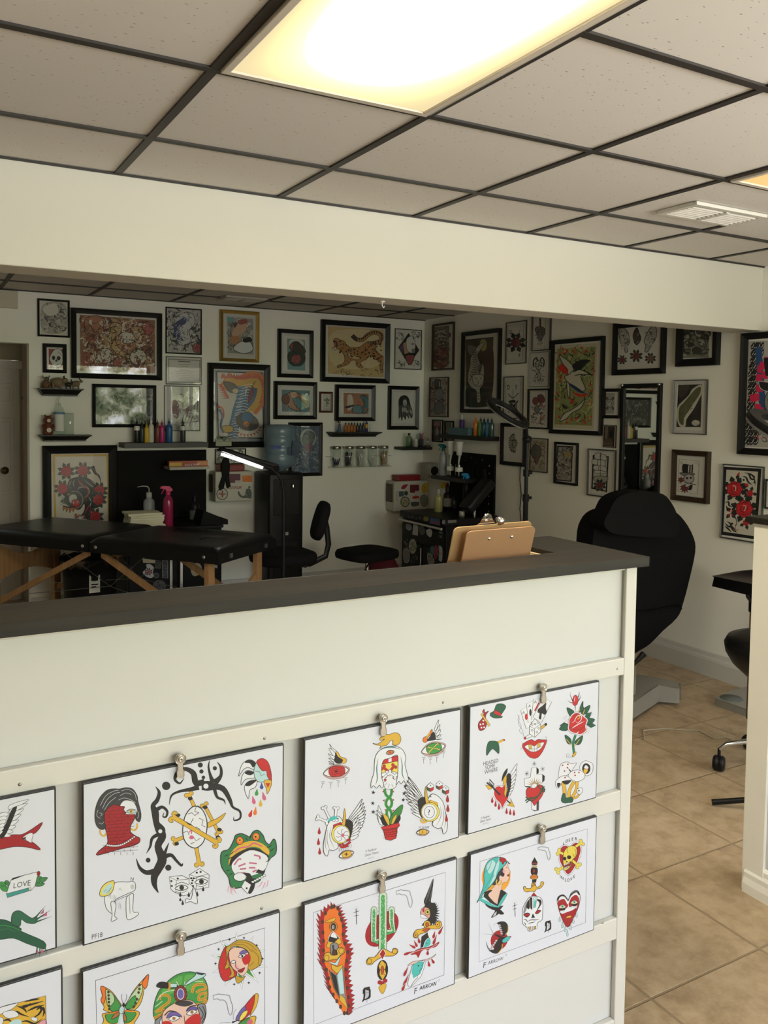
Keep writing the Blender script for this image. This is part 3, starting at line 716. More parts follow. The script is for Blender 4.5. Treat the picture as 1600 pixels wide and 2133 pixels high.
# falling egg with wings
for pts in ('1300,165 1255,145 1205,180 1182,262 1215,215 1250,200 1295,215', '1290,235 1240,222 1205,262 1200,325 1230,285 1300,270', '1310,290 1250,300 1222,345 1250,422 1262,360 1300,340'): d.poly('w', pts, 1, 'k', 4)
d.poly('k', '1300,165 1255,145 1225,165 1260,170 1285,200', 1); d.poly('k', '1290,235 1250,222 1225,240 1265,255', 1); d.poly('k', '1310,290 1255,298 1228,325 1260,330', 1)
d.poly('T', '1290,215 1310,160 1345,135 1385,155 1408,215 1412,280 1370,300 1320,300 1295,265', 1, 'k', 4); d.poly('r', '1310,160 1345,135 1385,155 1408,215 1414,300 1385,262 1378,225 1345,220', 1, 'k', 3)
d.poly('y', '1365,290 1410,290 1412,330 1385,388 1380,350 1365,320', 1, 'k', 3); d.poly('r', '1372,310 1405,310 1390,345'); d.line('k', 3, '1300,225 1330,230 1340,260 1365,245', 0)
for c, x, y, l, a in (('b', 1345, 330, 46, 0), ('G', 1310, 375, 50, 8), ('p', 1287, 430, 60, -12), ('y', 1337, 452, 52, 0), ('p', 1360, 402, 62, -14), ('o', 1300, 508, 60, 8), ('r', 1268, 525, 56, 20)): d.drop(c, x, y, l, 26, a)
# frog
d.poly('2f7d4d', '1145,720 1160,680 1200,668 1235,680 1260,690 1285,655 1320,645 1355,680 1370,720 1400,745 1430,705 1448,740 1445,810 1400,850 1370,920 1340,980 1320,1010 1200,1050 1130,1050 1110,980 1075,930 1055,880 1060,800 1110,780', 1, 'k', 6)
d.poly('y', '1130,800 1200,740 1280,720 1350,740 1400,790 1380,830 1330,770 1240,770 1150,850 1110,890', 1); d.poly('k', '1115,890 1130,840 1180,800 1260,770 1330,780 1400,830 1350,830 1260,800 1180,840 1130,890', 1)
d.poly('w', '1130,890 1180,830 1260,785 1340,800 1390,840 1370,920 1300,960 1200,980 1150,950', 1, 'k', 3)
d.ell('o', 1190, 718, 26, 28, 0, 'k', 4); d.ell('y', 1190, 714, 13); d.ell('k', 1190, 714, 6); d.ell('o', 1305, 690, 26, 28, 0, 'k', 4); d.ell('y', 1305, 686, 13); d.ell('k', 1302, 690, 7)
d.line('p', 9, '1150,800 1190,770 1250,760 1290,735 1350,760')
for p in ('1120,820 1150,790', '1105,850 1140,830', '1090,930 1120,925', '1110,960 1140,950', '1380,770 1420,750', '1395,800 1435,770', '1370,870 1410,850', '1080,830 1110,815', '1230,690 1245,720', '1270,680 1258,712'): d.line('k', 7, p, 0, taper=2)
for p in ('1150,890 1180,850 1200,850', '1180,900 1230,880', '1190,920 1235,915', '1190,950 1230,945', '1290,820 1330,830 1330,850', '1255,875 1310,880', '1255,910 1300,910', '1280,940 1310,925'): d.line('c86a8c', 11, p)
d.ell('w', 1190, 975, 45, 30, 0, 'k', 4)
for p in ('1115,1040 1105,1075 1125,1095', '1130,1050 1130,1090 1150,1105', '1150,1050 1160,1085 1180,1090', '1350,1010 1330,1040 1310,1050', '1370,1015 1355,1050 1345,1070', '1390,1000 1385,1035 1370,1050', '1145,1050 1135,1075'): d.line('P', 8, p, taper=1)
d.poly('k', '1215,950 1260,950 1280,985 1300,990 1290,1060 1255,1095 1230,1010 1240,975', 1); d.poly('w', '1200,1045 1225,1000 1270,1030 1245,1095', 0, 'k', 4); d.ell('k', 1238, 1055, 7)
for i in range(6): d.ell('w', 1282+i*16, 1010-i*9, 11, 8, 0, 'k', 3)
d.poly('k', '1320,920 1345,930 1370,935 1360,955 1330,950 1300,945'); 
# crouching figure with cracked egg, outline only
d.poly('w', '232,1120 250,1070 300,1020 350,1010 400,1012 425,1005 448,1020 450,1060 430,1080 405,1090 340,1120 305,1145 300,1230 270,1228 240,1190', 1, 'k', 4)
d.poly('w', '385,1130 410,1100 435,1095 436,1120 432,1220 465,1225 468,1245 430,1270 395,1278 385,1240', 1, 'k', 4); d.poly('w', '275,1160 300,1150 312,1180 302,1250 320,1270 300,1285 278,1288 285,1240', 1, 'k', 4); d.line('k', 3, '405,1100 412,1235'); d.line('k', 3, '300,1148 390,1110')
d.poly('Y', '200,1110 205,1060 240,1020 290,1002 300,1020 290,1070 260,1105', 1, 'k', 4); d.poly('T', '215,1095 225,1060 250,1035 280,1020 280,1060 250,1095', 1); d.line('k', 3, '225,1080 245,1060 240,1090 265,1070 280,1050', 0)
for i in range(22):
    x, y = 250+(i*37) % 110, 1060+(i*53) % 150
    if x+y > 1330 and y < 1210: d.line('a', 2.2, [(x, y), (x+14, y-8), (x+22, y+6)], 0)
d.line('a', 4, '415,1000 420,978 430,998 438,980 432,1004'); d.ell('A', 428, 1046, 14, 18)
# two dice with eyes
d.poly('w', '690,975 780,965 828,990 860,1050 840,1095 790,1110 720,1080 700,1060', 0, 'k', 4); d.poly('w', '832,960 905,916 972,960 970,1050 880,1065 830,1020', 0, 'k', 4)
d.line('k', 3, '690,975 740,1000 828,990', 0); d.line('k', 3, '740,1000 735,1090', 0); d.line('k', 3, '832,960 882,975 968,955', 0); d.line('k', 3, '882,975 880,1062', 0)
for x, y in ((750, 987), (885, 945), (912, 940), (705, 1005), (708, 1040), (845, 985), (855, 1000), (850, 1020), (862, 985), (858, 1040)): d.ell('k', x, y, 8, 7)
for x, y in ((778, 1052), (918, 1008)):
    d.poly('w', [(x-48, y+6), (x, y-20), (x+45, y), (x, y+20)], 1, 'k', 5); d.ell('k', x, y, 17); d.line('k', 4, [(x-50, y-18), (x, y-38), (x+50, y-20)]); d.line('k', 3, [(x-40, y+28), (x, y+36), (x+40, y+20)])
for x, y, l in ((768, 1098, 36), (828, 1100, 36), (768, 1135, 24), (888, 1095, 40), (930, 1060, 34), (785, 1158, 36)): d.drop('k', x, y, l, 18)
d.poly('w', '862,1050 880,1090 888,1165 840,1150 805,1160 810,1130 845,1130', 1, 'k', 4)
d.text('PF18', 138, 1420, 50, 1, -.25, 'k', 0, .8)
d.build(t)
# --- 3: winged eyes, ghost in a pot
t, _ = flash([(630, 1543), (960, 1474), (958, 1745), (634, 1838)], 'white flash print with caped ghost over a brick plant pot between winged eyes')
d = D_(610, 1450, .23125)
def eye(x, y, s_, rot, iris, ins, lid='c9a8a4'):
    ca, sa = math.cos(math.radians(rot)), math.sin(math.radians(rot))
    R_ = lambda P: [(x+(a*ca-b*sa)*s_, y+(a*sa+b*ca)*s_) for a, b in P]
    d.poly(lid, R_([(-120, 10), (-60, -45), (10, -60), (80, -40), (125, 0), (70, 60), (0, 72), (-70, 60)]), 1, 'k', 2.5)
    d.poly('w', R_([(-115, 8), (-50, -38), (10, -48), (70, -30), (112, 5), (50, 45), (0, 52), (-60, 42)]), 1, 'k', 5)
    d.poly(iris, R_([(-62, -25), (-20, -45), (40, -42), (78, -20), (74, 30), (20, 50), (-40, 44), (-66, 20)]), 1, 'k', 3)
    ins(R_)
eye(390, 675, 1.0, -8, 'r', lambda R_: ([d.line('4a1214', 2.5, R_([(-60, q), (76, q-4)]), 0) for q in (-25, -8, 10, 28)], [d.line('4a1214', 2.5, R_([(a, b), (a, b+17)]), 0) for a, b in ((-30, -25), (10, -25), (50, -25), (-10, -8), (30, -8), (-35, 10), (5, 10), (45, 10), (-10, 28), (30, 28))], d.star('k', *R_([(0, 2)])[0], 20, 6, .3)))
eye(1265, 470, .95, -14, 'G', lambda R_: (d.bone(*R_([(-45, 25)])[0], *R_([(45, -30)])[0], 10, 'Y', 'k', 2.5), d.bone(*R_([(-40, -20)])[0], *R_([(50, 22)])[0], 9, 'Y', 'k', 2.5)))
d.poly('k', '372,575 385,505 420,540 462,580 455,602 400,608', 1); d.poly('y', '385,495 410,510 430,545 475,560 485,580 470,605 440,600 450,575 405,545', 1, 'k', 4)
for p in ('372,520 330,432 360,470 388,492', '370,545 325,475 350,480 382,515', '365,570 318,520 345,530 378,545', '365,592 322,560 345,565 370,575', '370,608 320,590 350,592 365,598', '372,615 325,612 350,606'): d.poly('w', p, 1, 'k', 4)
d.poly('k', '1200,410 1230,370 1270,320 1290,380 1280,395 1225,405', 1); d.poly('o', '1250,300 1255,330 1215,375 1210,405 1190,418 1172,405 1178,375 1220,350', 1, 'k', 4); d.poly('y', '1240,318 1225,355 1212,372 1200,372 1215,345', 1)
for p in ('1275,300 1312,212 1305,270 1290,310', '1285,325 1325,255 1318,300 1295,340', '1290,345 1328,300 1322,340 1298,360', '1295,368 1335,345 1320,370', '1290,390 1345,385 1310,392'): d.poly('w', p, 1, 'k', 4)
for x, y in ((270, 780), (342, 785), (410, 770), (475, 745), (1180, 560), (1238, 565), (1297, 548), (1358, 505)):
    d.line('k', 4, [(x-18, y-8), (x+20, y-12), (x-8, y+8), (x+14, y+6)], 0); d.line('k', 3, [(x-2, y+8), (x-12 if x < 300 else x, y+50)], 0)
# ghost
d.poly('y', '718,424 760,432 790,415 830,385 790,400 782,380 830,358 788,375 820,345 870,345 910,330 950,335 972,370 970,410 940,442 905,440 900,405 880,400 850,440 810,450 780,475 790,445 750,440', 1, 'k', 4); d.line('k', 4, '905,400 900,440 930,440', 1)
d.poly('Y', '800,615 945,585 948,700 935,770 900,790 830,790 800,700', 0, 'k', 3); d.poly('w', '808,690 945,690 940,770 915,830 840,835 815,780', 1, 'k', 4)
d.poly('r', '818,568 948,535 950,582 806,612', 0, 'k', 4); d.poly('w', '862,562 890,555 890,590 862,596')
d.bone(826, 735, 905, 640, 22, 'r'); d.bone(825, 650, 912, 715, 22, 'r'); d.bone(812, 745, 850, 705, 22, 'w'); d.bone(880, 695, 915, 715, 22, 'w')
d.poly('w', '735,600 745,540 780,490 830,460 900,452 960,462 1000,500 1018,560 1010,620 1042,750 1015,785 1000,760 975,790 955,765 930,800 945,700 948,600 940,530 870,560 820,575 800,640 802,740 820,800 800,830 780,800 755,830 725,805 705,830 705,770 730,690', 1, 'k', 5)
d.line('3f7f86', 10, '770,560 755,640 760,740 745,800', taper=2); d.line('3f7f86', 10, '970,540 985,620 985,700 1010,760', taper=2); d.line('3f7f86', 12, '780,490 830,465 900,460 970,480', taper=2)
eye(875, 505, .32, -10, 'o', lambda R_: d.ell('k', 875, 505, 6))
for p in ('830,800 850,780', '870,790 860,825', '890,790 905,820'): d.line('a', 4, p, 0)
# stem and pot
for p in ('826,835 840,890 885,930 888,985 850,1030 850,1080 880,1150', '890,835 885,890 845,940 842,985 880,1030 890,1080 875,1150'): d.line('G', 26, p); d.line('k', 3, p)
for x, y in ((815, 860), (905, 860), (820, 940), (905, 935), (835, 1025), (905, 1030)): d.star('R', x, y, 13, 3, .4, 30)
d.poly('3a8a3f', '870,1150 880,1090 930,1020 990,978 975,1060 930,1110 905,1160', 1, 'k', 4); d.poly('k', '800,1070 830,1090 860,1150 820,1165 790,1110', 1); d.poly('y', '810,1065 850,1080 870,1130 860,1165', 1, 'k', 3); d.poly('y', '935,1065 930,1100 900,1155 885,1155 905,1095', 1, 'k', 3); d.poly('k', '965,1070 970,1110 940,1150 915,1150 940,1090', 1)
for p in ('770,985 790,1020 808,1065 780,1040', '755,1025 785,1065 800,1090', '745,1060 780,1100 800,1120', '760,1100 790,1130 805,1150', '775,1140 810,1160'): d.poly('w', p+' 770,1075', 1, 'k', 4)
d.poly('r', '810,1190 945,1170 930,1280 880,1300 835,1290', 0, 'k', 5); d.poly('r', '792,1180 955,1138 962,1165 945,1185 810,1205', 0, 'k', 5)
for q in (1215, 1235, 1255, 1275): d.line('4a1214', 2.5, [(815, q), (942, q-20)], 0)
for i in range(12): x = 830+(i % 4)*32+(i//4 % 2)*14; y = 1200+(i//4)*22; d.line('4a1214', 2.5, [(x, y-(x-815)*.16+14), (x, y+20-(x-815)*.16+14)], 0)
for x, y in ((1012, 812), (1003, 877), (995, 935), (725, 868), (720, 965), (725, 1043)): d.star('k', x, y, 22, 5, .38, 10)
# two caped creatures
def creature(x, y, f, orb, bandc, orbin):
    wing(d, x+f*75, y-25, 250, f, n=8); wing(d, x+f*70, y+60, 190, f, n=6)
    d.poly('k', [(x+f*60, y-90), (x+f*125, y-60), (x+f*110, y+60), (x+f*80, y+90), (x+f*50, y)], 1)
    d.poly('y', [(x+f*20, y-60), (x+f*38, y-95), (x+f*50, y-190), (x+f*62, y-120), (x+f*50, y-30)], 1, 'k', 3)
    d.poly('w', [(x-f*120, y+30), (x-f*100, y-50), (x-f*50, y-105), (x-f*5, y-120), (x+f*25, y-90), (x+f*30, y-60), (x-f*45, y-40), (x-f*50, y+40), (x-f*5, y+150), (x-f*50, y+190), (x-f*90, y+185), (x-f*105, y+240), (x-f*135, y+210), (x-f*140, y+130)], 1, 'k', 5)
    for q in ((-100, -10, -75, 210), (-75, -20, -40, 170), (-118, 40, -110, 200)): d.line('a', 6, [(x+f*q[0], y+q[1]), (x+f*q[0]-f*8, y+(q[1]+q[3])/2), (x+f*q[2], y+q[3])], taper=2)
    d.poly(bandc, [(x-f*55, y-40), (x+f*18, y-68), (x+f*24, y-35), (x-f*48, y-5)], 0, 'k', 3)
    d.ell('Y' if orb == 'w' else 't', x+f*15, y+42, 84, 86, 0, 'k', 4); d.ell(orb, x+f*22, y+42, 70, 74, 0, 'k', 3); orbin(x+f*22, y+42)
    d.line('k', 4, [(x-10, y-105), (x-10, y-88)], 0); d.line('k', 4, [(x-18, y-97), (x-2, y-97)], 0)
creature(415, 1200, 1, 'w', 'r', lambda x, y: ([d.line('k', 4, [(x+8, y+10), (x+8+45*math.cos(a), y+10+45*math.sin(a)), (x+8+60*math.cos(a+.3), y+10+55*math.sin(a+.3))], 0) for a in (0, .9, 1.8, 2.7, 3.6, 4.5, 5.4)], d.ell('p', x+12, y+10, 15)))
creature(1250, 1000, -1, 'w', 'y', lambda x, y: (d.ell('w', x, y, 46, 52, 0, 'k', 4), d.text('?', x-16, y+28, 75, 1, 0, 'k')))
for x, y, a in ((310, 1045, -60), (255, 1130, -15), (410, 1050, 40)):
    d.bone(x-22, y-30, 350+(x-350)*.55, 1125+(y-1125)*.3, 22, 'w')
d.poly('t', '310,1130 340,1090 380,1080 400,1100 350,1120', 1)
for x, y in ((1238, 822), (1320, 808), (1377, 848)):
    d.poly('w', [(x, y-45), (x+30, y-20), (x+30, y-5), (x-5, y+10), (x-30, y-5), (x-28, y-20)], 0, 'k', 4); d.poly('r', [(x-5, y+8), (x+30, y-8), (x+28, y+20), (x, y+38)], 0, 'k', 3); d.poly('g', [(x-32, y-4), (x-5, y+8), (x, y+38), (x-30, y+20)], 0, 'k', 3); d.ell('k', x+2, y-20, 5)
for x, y in ((238, 1212), (231, 1310), (242, 1395), (1393, 922), (1396, 1008), (1382, 1097)): d.drop('R', x, y, 66, 28)
eye(480, 1422, .58, -16, 'y', lambda R_: d.star('k', 480, 1422, 22, 4, .3)); eye(1168, 1222, .48, -3, 'y', lambda R_: d.text('S', 1158, 1236, 36, 1, 0, 'k'))
for i in range(7): d.line('k', 3, [(420+i*17, 1398-i*5), (415+i*19, 1372-i*6)], 0); d.line('k', 3, [(1140+i*13, 1190-i*0), (1136+i*15, 1170)], 0)
for p in ('1150,1110 1170,1140 1215,1125', '1165,1095 1190,1130'): d.line('y', 12, p)
for p in ('420,1330 440,1360 500,1345', '440,1325 470,1345 520,1310', '480,1300 520,1290'): d.line('R', 20, p)
d.text('P. Faulkner', 652, 1410, 30, 1, -.25, 'd', .25, .75); d.text('Classic Tattoo', 645, 1446, 30, 1, -.25, 'd', .25, .72); d.text('Ocala, FLA', 672, 1470, 17, 1, -.25, 'a', .25, .8)
d.build(t)
# --- 4: hat and bundle, cards, rose, heart, cross, mushrooms
t, _ = flash([(977, 1470), (1249, 1419), (1243, 1663), (974, 1739)], 'white flash print with playing cards, red lips, rose, cross and mushrooms')
d = D_(960, 1400, .2)
d.poly('g', '305,450 310,425 345,405 365,350 385,332 430,330 462,345 465,375 415,455 435,460 420,475 360,480 320,465', 1, 'k', 5); d.poly('r', '352,402 370,402 420,430 412,456 362,440 345,425', 1, 'k', 3)
d.poly('R', '180,560 190,520 225,480 240,430 225,415 243,385 252,420 290,405 262,445 258,490 268,540 250,590 215,608 190,600', 1, 'k', 5)
for x, y in ((205, 545), (232, 540), (215, 578), (243, 575), (235, 505)): d.ell('w', x, y, 9)
d.line('y', 16, '212,430 300,560', 0); d.line('k', 3, '205,440 292,568', 0); d.line('k', 3, '222,424 310,553', 0)
d.line('y', 22, '378,740 452,705', 0); d.line('k', 3, '375,728 448,695', 0); d.ell('R', 452, 708, 10)
d.poly('g', '275,760 300,720 380,725 400,790 395,850 360,820 330,800 300,830 270,870 265,820', 1, 'k', 4)
for q, r_ in (('HEADED', (232, 975)), ('SOME', (252, 1015)), ('WHERE', (246, 1062))): d.text(q, r_[0], r_[1], 56, 1, -.24, 'd', 0, .74)
for pts in ('622,400 690,360 745,560 680,590', '685,330 755,300 790,500 700,530', '755,285 830,275 830,470 735,500'): d.poly('w', pts, 0, 'k', 4)
d.poly('w', '858,262 945,312 840,525 750,470', 0, 'k', 4.5)
d.poly('k', '888,318 885,370 895,420 870,445 845,430 835,490 812,480 820,430 800,420 805,385 850,350', 1); d.ell('r', 682, 465, 15, 34); d.line('R', 16, '770,405 815,318', 0); d.ell('k', 725, 420, 12, 36)
for x, y in ((640, 420), (702, 350), (762, 308), (848, 300)): d.text('A', x, y+18, 42, 1, -.15, 'd')
for p in ('590,440 610,480 600,540 640,600 655,670', '608,450 595,500 630,560 610,610 640,650'): d.line('a', 4, p)
d.poly('w', '660,680 735,640 745,668 670,700', 0, 'k', 4); d.ell('R', 668, 688, 13, 16); d.poly('y', '830,575 885,530 898,548 838,600', 0, 'k', 4); d.poly('k', '870,545 890,527 900,545 882,560')
d.poly('w', '715,560 770,485 832,540 830,620 770,680 712,640', 0, 'k', 5); d.line('k', 4, '715,560 765,590 832,540', 0); d.line('k', 4, '765,590 770,678', 0)
for x, y in ((743, 545), (775, 540), (805, 525), (742, 605), (792, 625), (812, 585)): d.ell('w', x, y, 9, 9, 0, 'k', 4)
d.poly('r', '640,765 690,720 740,702 770,720 800,702 850,705 895,715 855,820 800,890 740,895 690,860', 1, 'k', 4); d.poly('w', '665,775 720,750 765,770 800,745 868,730 840,790 790,825 740,830 700,810', 1, 'k', 4)
for p in ('705,755 732,752 735,800 712,808', '800,740 828,735 828,775 800,795'): d.poly('y', p, 0, 'k', 3)
for p in ('765,768 765,830', '740,760 742,825', '792,755 792,820', '700,800 780,800 850,765', '640,730 645,775 625,805', '885,668 895,715 912,720'): d.line('k', 3, p, 0)
d.leafs('g', 1218, 540, 90, 190, (-118, -65, -40, 5, 175), .28, 'k', 4)
d.poly('g', '1105,370 1170,400 1180,440 1150,470 1120,430', 1, 'k', 4); d.poly('g', '1240,370 1272,302 1275,360 1290,385 1230,420', 1, 'k', 4); d.poly('g', '1270,390 1345,345 1325,410 1285,440', 1, 'k', 4); d.poly('g', '1310,480 1395,492 1350,545 1310,540', 1, 'k', 4); d.poly('g', '1025,590 1080,535 1120,560 1110,605 1060,610', 1, 'k', 4)
d.poly('r', '1125,540 1130,490 1175,430 1230,425 1290,470 1318,500 1300,560 1305,610 1250,650 1200,640 1150,625 1120,590', 1, 'w', 9); d.line('k', 3, '1118,540 1124,488 1172,424 1232,418 1295,464 1325,500 1306,560 1310,614 1250,658 1198,647 1145,632 1113,592', closed=True)
d.line('w', 8, '1150,520 1175,520 1210,460 1250,450 1255,490 1215,530 1185,490', taper=2); d.line('w', 9, '1150,590 1210,550 1290,510', taper=2); d.line('y', 9, '1225,455 1240,470 1215,490'); d.line('w', 8, '1200,640 1230,620', taper=2); d.line('k', 3, '1140,570 1180,600 1240,600 1290,560'); d.line('k', 3, '1160,470 1200,440 1240,440')
d.poly('r', '1165,330 1170,265 1195,238 1222,270 1215,330 1190,348', 1, 'k', 4); d.line('w', 6, '1190,250 1180,310', taper=2)
for p in ('1165,300 1140,240 1145,205', '1160,320 1130,310 1112,285', '1222,260 1235,220 1228,198', '1225,300 1245,260 1240,235', '1190,345 1195,420'): d.line('k', 9, p, taper=1)
d.line('2f7a5a', 26, '1195,655 1170,740 1180,850'); d.poly('y', '1160,870 1180,840 1200,830 1195,862 1165,885', 1, 'k', 3); d.poly('g', '1083,655 1140,690 1150,745 1110,740', 1, 'k', 4); d.poly('g', '1268,660 1250,740 1205,758 1190,720', 1, 'k', 4); d.line('y', 6, '1100,700 1150,760', 0); d.line('y', 6, '1235,700 1180,780', 0); d.line('y', 6, '1240,380 1230,410', 0); d.line('y', 6, '1290,390 1270,440', 0)
d.line('a', 3.5, '1160,880 1110,890 1100,860 1125,850 1130,870 1110,880')
for p in ('1060,480 1105,455 1070,500 1115,490 1080,520', '1330,430 1370,400 1340,440 1380,430 1350,455', '1290,610 1325,580 1300,630 1345,600 1325,640'): d.line('a', 3, p, 0)
d.poly('r', '345,1230 365,1195 400,1185 435,1195 455,1130 480,1100 470,1250 500,1300 460,1370 430,1420 410,1370 370,1330 345,1280', 1, 'w', 8); d.line('k', 3, '338,1230 360,1188 400,1178 432,1186 450,1125'); d.line('k', 3, '338,1290 368,1338 402,1372 428,1425 466,1372 508,1300')
d.poly('y', '440,1150 445,1100 470,1070 480,1110 470,1160 480,1230 465,1300 452,1260 460,1200', 1, 'k', 3); d.poly('k', '480,1070 510,1055 525,1110 520,1200 490,1300 470,1290 485,1220 475,1150', 1); d.poly('k', '425,1140 440,1060 485,1000 480,1050 450,1100', 1)
for i, p in enumerate(('520,1050 585,952 570,1020 530,1080', '525,1085 580,1015 572,1060 530,1115', '528,1120 578,1065 565,1110 528,1150', '525,1155 570,1115 560,1150 522,1185', '522,1190 560,1160 550,1190 515,1215', '515,1220 548,1200 538,1228 508,1245', '505,1250 535,1235 520,1262 495,1275', '495,1275 520,1268 505,1290')): d.poly('w', p, 1, 'k', 4)
d.line('k', 18, '345,1215 410,1280', 0); d.line('k', 14, '480,1335 520,1370', 0); d.poly('k', '300,1110 350,1165 340,1200 290,1150', 0); d.poly('A', '295,1120 340,1165 340,1185 290,1140'); d.poly('y', '255,1175 310,1180 325,1215 290,1225', 0, 'k', 4); d.line('k', 16, '270,1150 350,1215', 0)
d.poly('y', '478,1385 520,1365 518,1315 562,1408', 0, 'k', 4)
for x, y in ((327, 1330), (362, 1370), (397, 1400), (477, 1445), (515, 1455), (553, 1462)): d.drop('R', x, y, 66, 26)
d.poly('w', '735,1000 790,990 790,1065 850,1062 850,1150 795,1150 790,1440 735,1430 740,1190 665,1190 660,1110 725,1095', 0, 'k', 4.5); d.poly('k', '790,992 812,1010 812,1050 790,1065'); d.poly('k', '850,1062 875,1082 872,1130 850,1150'); d.poly('k', '665,1190 735,1190 720,1200 680,1200'); d.poly('d', '790,1330 815,1340 812,1440 790,1440'); d.poly('d', '735,1430 790,1440 812,1440 770,1450')
for i in range(9): a = math.radians(200+i*17); d.poly('y', [(770+30*math.cos(a-.12), 1190+30*math.sin(a-.12)), (770+95*math.cos(a), 1190+95*math.sin(a)), (770+30*math.cos(a+.12), 1190+30*math.sin(a+.12))], 0, 'k', 2.5)
d.poly('r', '680,1270 685,1220 715,1200 755,1210 780,1200 810,1175 855,1185 865,1235 840,1300 790,1360 765,1390 740,1350 700,1330', 1, 'k', 4)
for p in ('670,1340 720,1310 790,1300 860,1220', '680,1360 730,1320 800,1290 870,1190', '800,1180 860,1250 875,1210', '675,1300 740,1340 830,1260 850,1180'): d.line('g', 11, p); d.line('k', 2, p)
for x, y in ((765, 955), (688, 1058), (853, 1008)):
    for a in range(4): r = math.radians(a*45+10); d.line('k', 3, [(x-24*math.cos(r), y-26*math.sin(r)), (x+24*math.cos(r), y+26*math.sin(r))], 0)
for p, w_ in (('1060,1150 1080,1220 1080,1340', 34), ('1180,1140 1130,1240 1130,1330', 30), ('1210,1130 1200,1230 1150,1320', 26), ('1245,1250 1210,1300 1150,1320', 18)): d.line('k', w_+6, p); d.line('y', w_, p)
d.poly('w', '1018,1060 1040,960 1110,935 1150,955 1205,945 1180,990 1140,1050 1060,1100 1020,1095', 1, 'k', 4); d.poly('w', '1245,960 1290,925 1330,930 1375,960 1370,1040 1320,1080 1260,1060 1240,1010', 1, 'k', 4); d.poly('k', '1265,1020 1275,965 1310,950 1345,975 1345,1030 1310,1060', 1); d.poly('y', '1275,1050 1280,1010 1320,1005 1325,1030 1295,1065', 0, 'k', 3); d.poly('w', '1285,1000 1300,970 1325,985 1325,1005', 1)
d.poly('w', '985,1150 1000,1120 1060,1080 1130,1090 1150,1130 1120,1140 1060,1135 1040,1180 1010,1210 990,1190', 1, 'k', 4); d.poly('w', '1120,1070 1160,1030 1230,1020 1290,1060 1280,1110 1210,1140 1140,1110', 1, 'k', 4); d.poly('k', '1060,1135 1150,1125 1110,1170 1070,1160', 1); d.poly('k', '1005,1155 1040,1160 1020,1200 1005,1190', 1); d.poly('w', '1210,1220 1260,1205 1268,1240 1240,1275 1215,1260', 1, 'k', 4); d.ell('k', 1230, 1235, 8); d.poly('k', '1115,1000 1140,1040 1150,1030 1125,1005')
for x, y in ((1060, 970), (1110, 995), (1080, 1030), (1115, 960), (1190, 1075), (1230, 1045), (1085, 1098), (1185, 1045)): d.ell('R', x, y, 8)
d.poly('g', '1045,1340 1060,1270 1085,1265 1090,1300 1110,1310 1150,1300 1170,1320 1160,1355 1120,1360 1080,1365', 1, 'k', 4)
d.text('P. Faulkner', 207, 1535, 34, 1, -.28, 'd', .25, .62); d.text('Classic Tattoo', 197, 1570, 32, 1, -.28, 'd', .25, .62); d.text('Ocala, FLA', 226, 1590, 18, 1, -.28, 'a', .25, .75)
d.build(t)
# --- 5: tiger sheet, bottom left
t, _ = flash([(-330, 2130), (130, 2034), (134, 2370), (-330, 2470)], 'flash print with black-striped golden tiger at the bottom left corner of the counter')
d = D_(0, 1540, .278)
d.poly('y', '-300,2085 342,1920 352,2200 352,2900 -300,3000'); 
for p in ('180,1968 250,1950 300,1945', '150,2000 220,1990 330,1960', '200,2040 260,2010 335,1990', '240,2090 290,2060 325,2010 340,2060', '60,2060 120,2040 160,2060 220,2080', '150,2120 200,2110 260,2130 320,2090', '290,1990 330,2030 320,2080', '20,2110 60,2100 90,2120', '120,1995 180,2020 200,2050', '230,1975 200,2000 150,2010', '270,2030 300,2010 310,2040', '40,2020 90,2010 130,1975'): d.line('k', 15, p, taper=2)
d.poly('w', '-60,2070 0,2010 130,1975 90,2020 20,2050 -60,2110', 1, 'k', 3); d.poly('w', '20,2050 100,2030 140,2070 60,2090', 1, 'k', 3); d.poly('T', '60,2140 110,2100 160,2110 150,2200 60,2200', 1); d.poly('P', '290,2130 330,2100 348,2110 346,2160 310,2170', 1, 'k', 3); d.poly('w', '240,2080 280,2090 270,2115 235,2100', 1, 'k', 3); d.poly('w', '-30,2090 20,2085 20,2130 -30,2140', 1, 'k', 3)
d.line('k', 4, '-300,2085 342,1920 352,2900', 0)
d.build(t)
# --- 6: butterfly, turbaned woman, sun-woman
t, _ = flash([(163, 2025), (582, 1898), (584, 2200), (178, 2350)], 'flash print with green turban, butterfly and blonde face in a leaf star')
d = D_(150, 1880, .29375)
d.line('k', 4, '168,553 1366,180 1368,1080 185,1500', 0, closed=True)
def bfly(pts, c, **k): d.poly(c, pts, 1, 'k', 4)
bfly('355,745 320,680 270,620 203,596 215,660 205,690 228,740 222,760 245,770 300,785', 'y'); bfly('203,596 240,606 240,660 232,700 218,720 205,690 215,660', 'o'); bfly('350,745 320,690 290,650 240,618 245,680 270,760 310,775', 'G'); bfly('240,618 290,650 300,700 260,740 245,690', 'b9d6a8')
for y in (635, 658, 682, 706, 732, 755): d.ell('D', 258+(y-635)*.05, y, 8, 9, 0, 'k', 2)
bfly('375,740 400,690 440,620 500,550 543,508 535,570 510,620 500,680 470,740 420,770', 'y'); bfly('500,560 543,508 536,580 520,610 500,590', 'o'); bfly('378,740 400,690 440,630 490,580 500,620 470,700 420,760', 'c5dcb0'); bfly('378,742 410,690 450,660 450,720 410,755', 'G')
for x, y in ((480, 585), (478, 612), (472, 638), (462, 685), (450, 712), (438, 738)): d.ell('D', x, y, 8, 9, 0, 'k', 2)
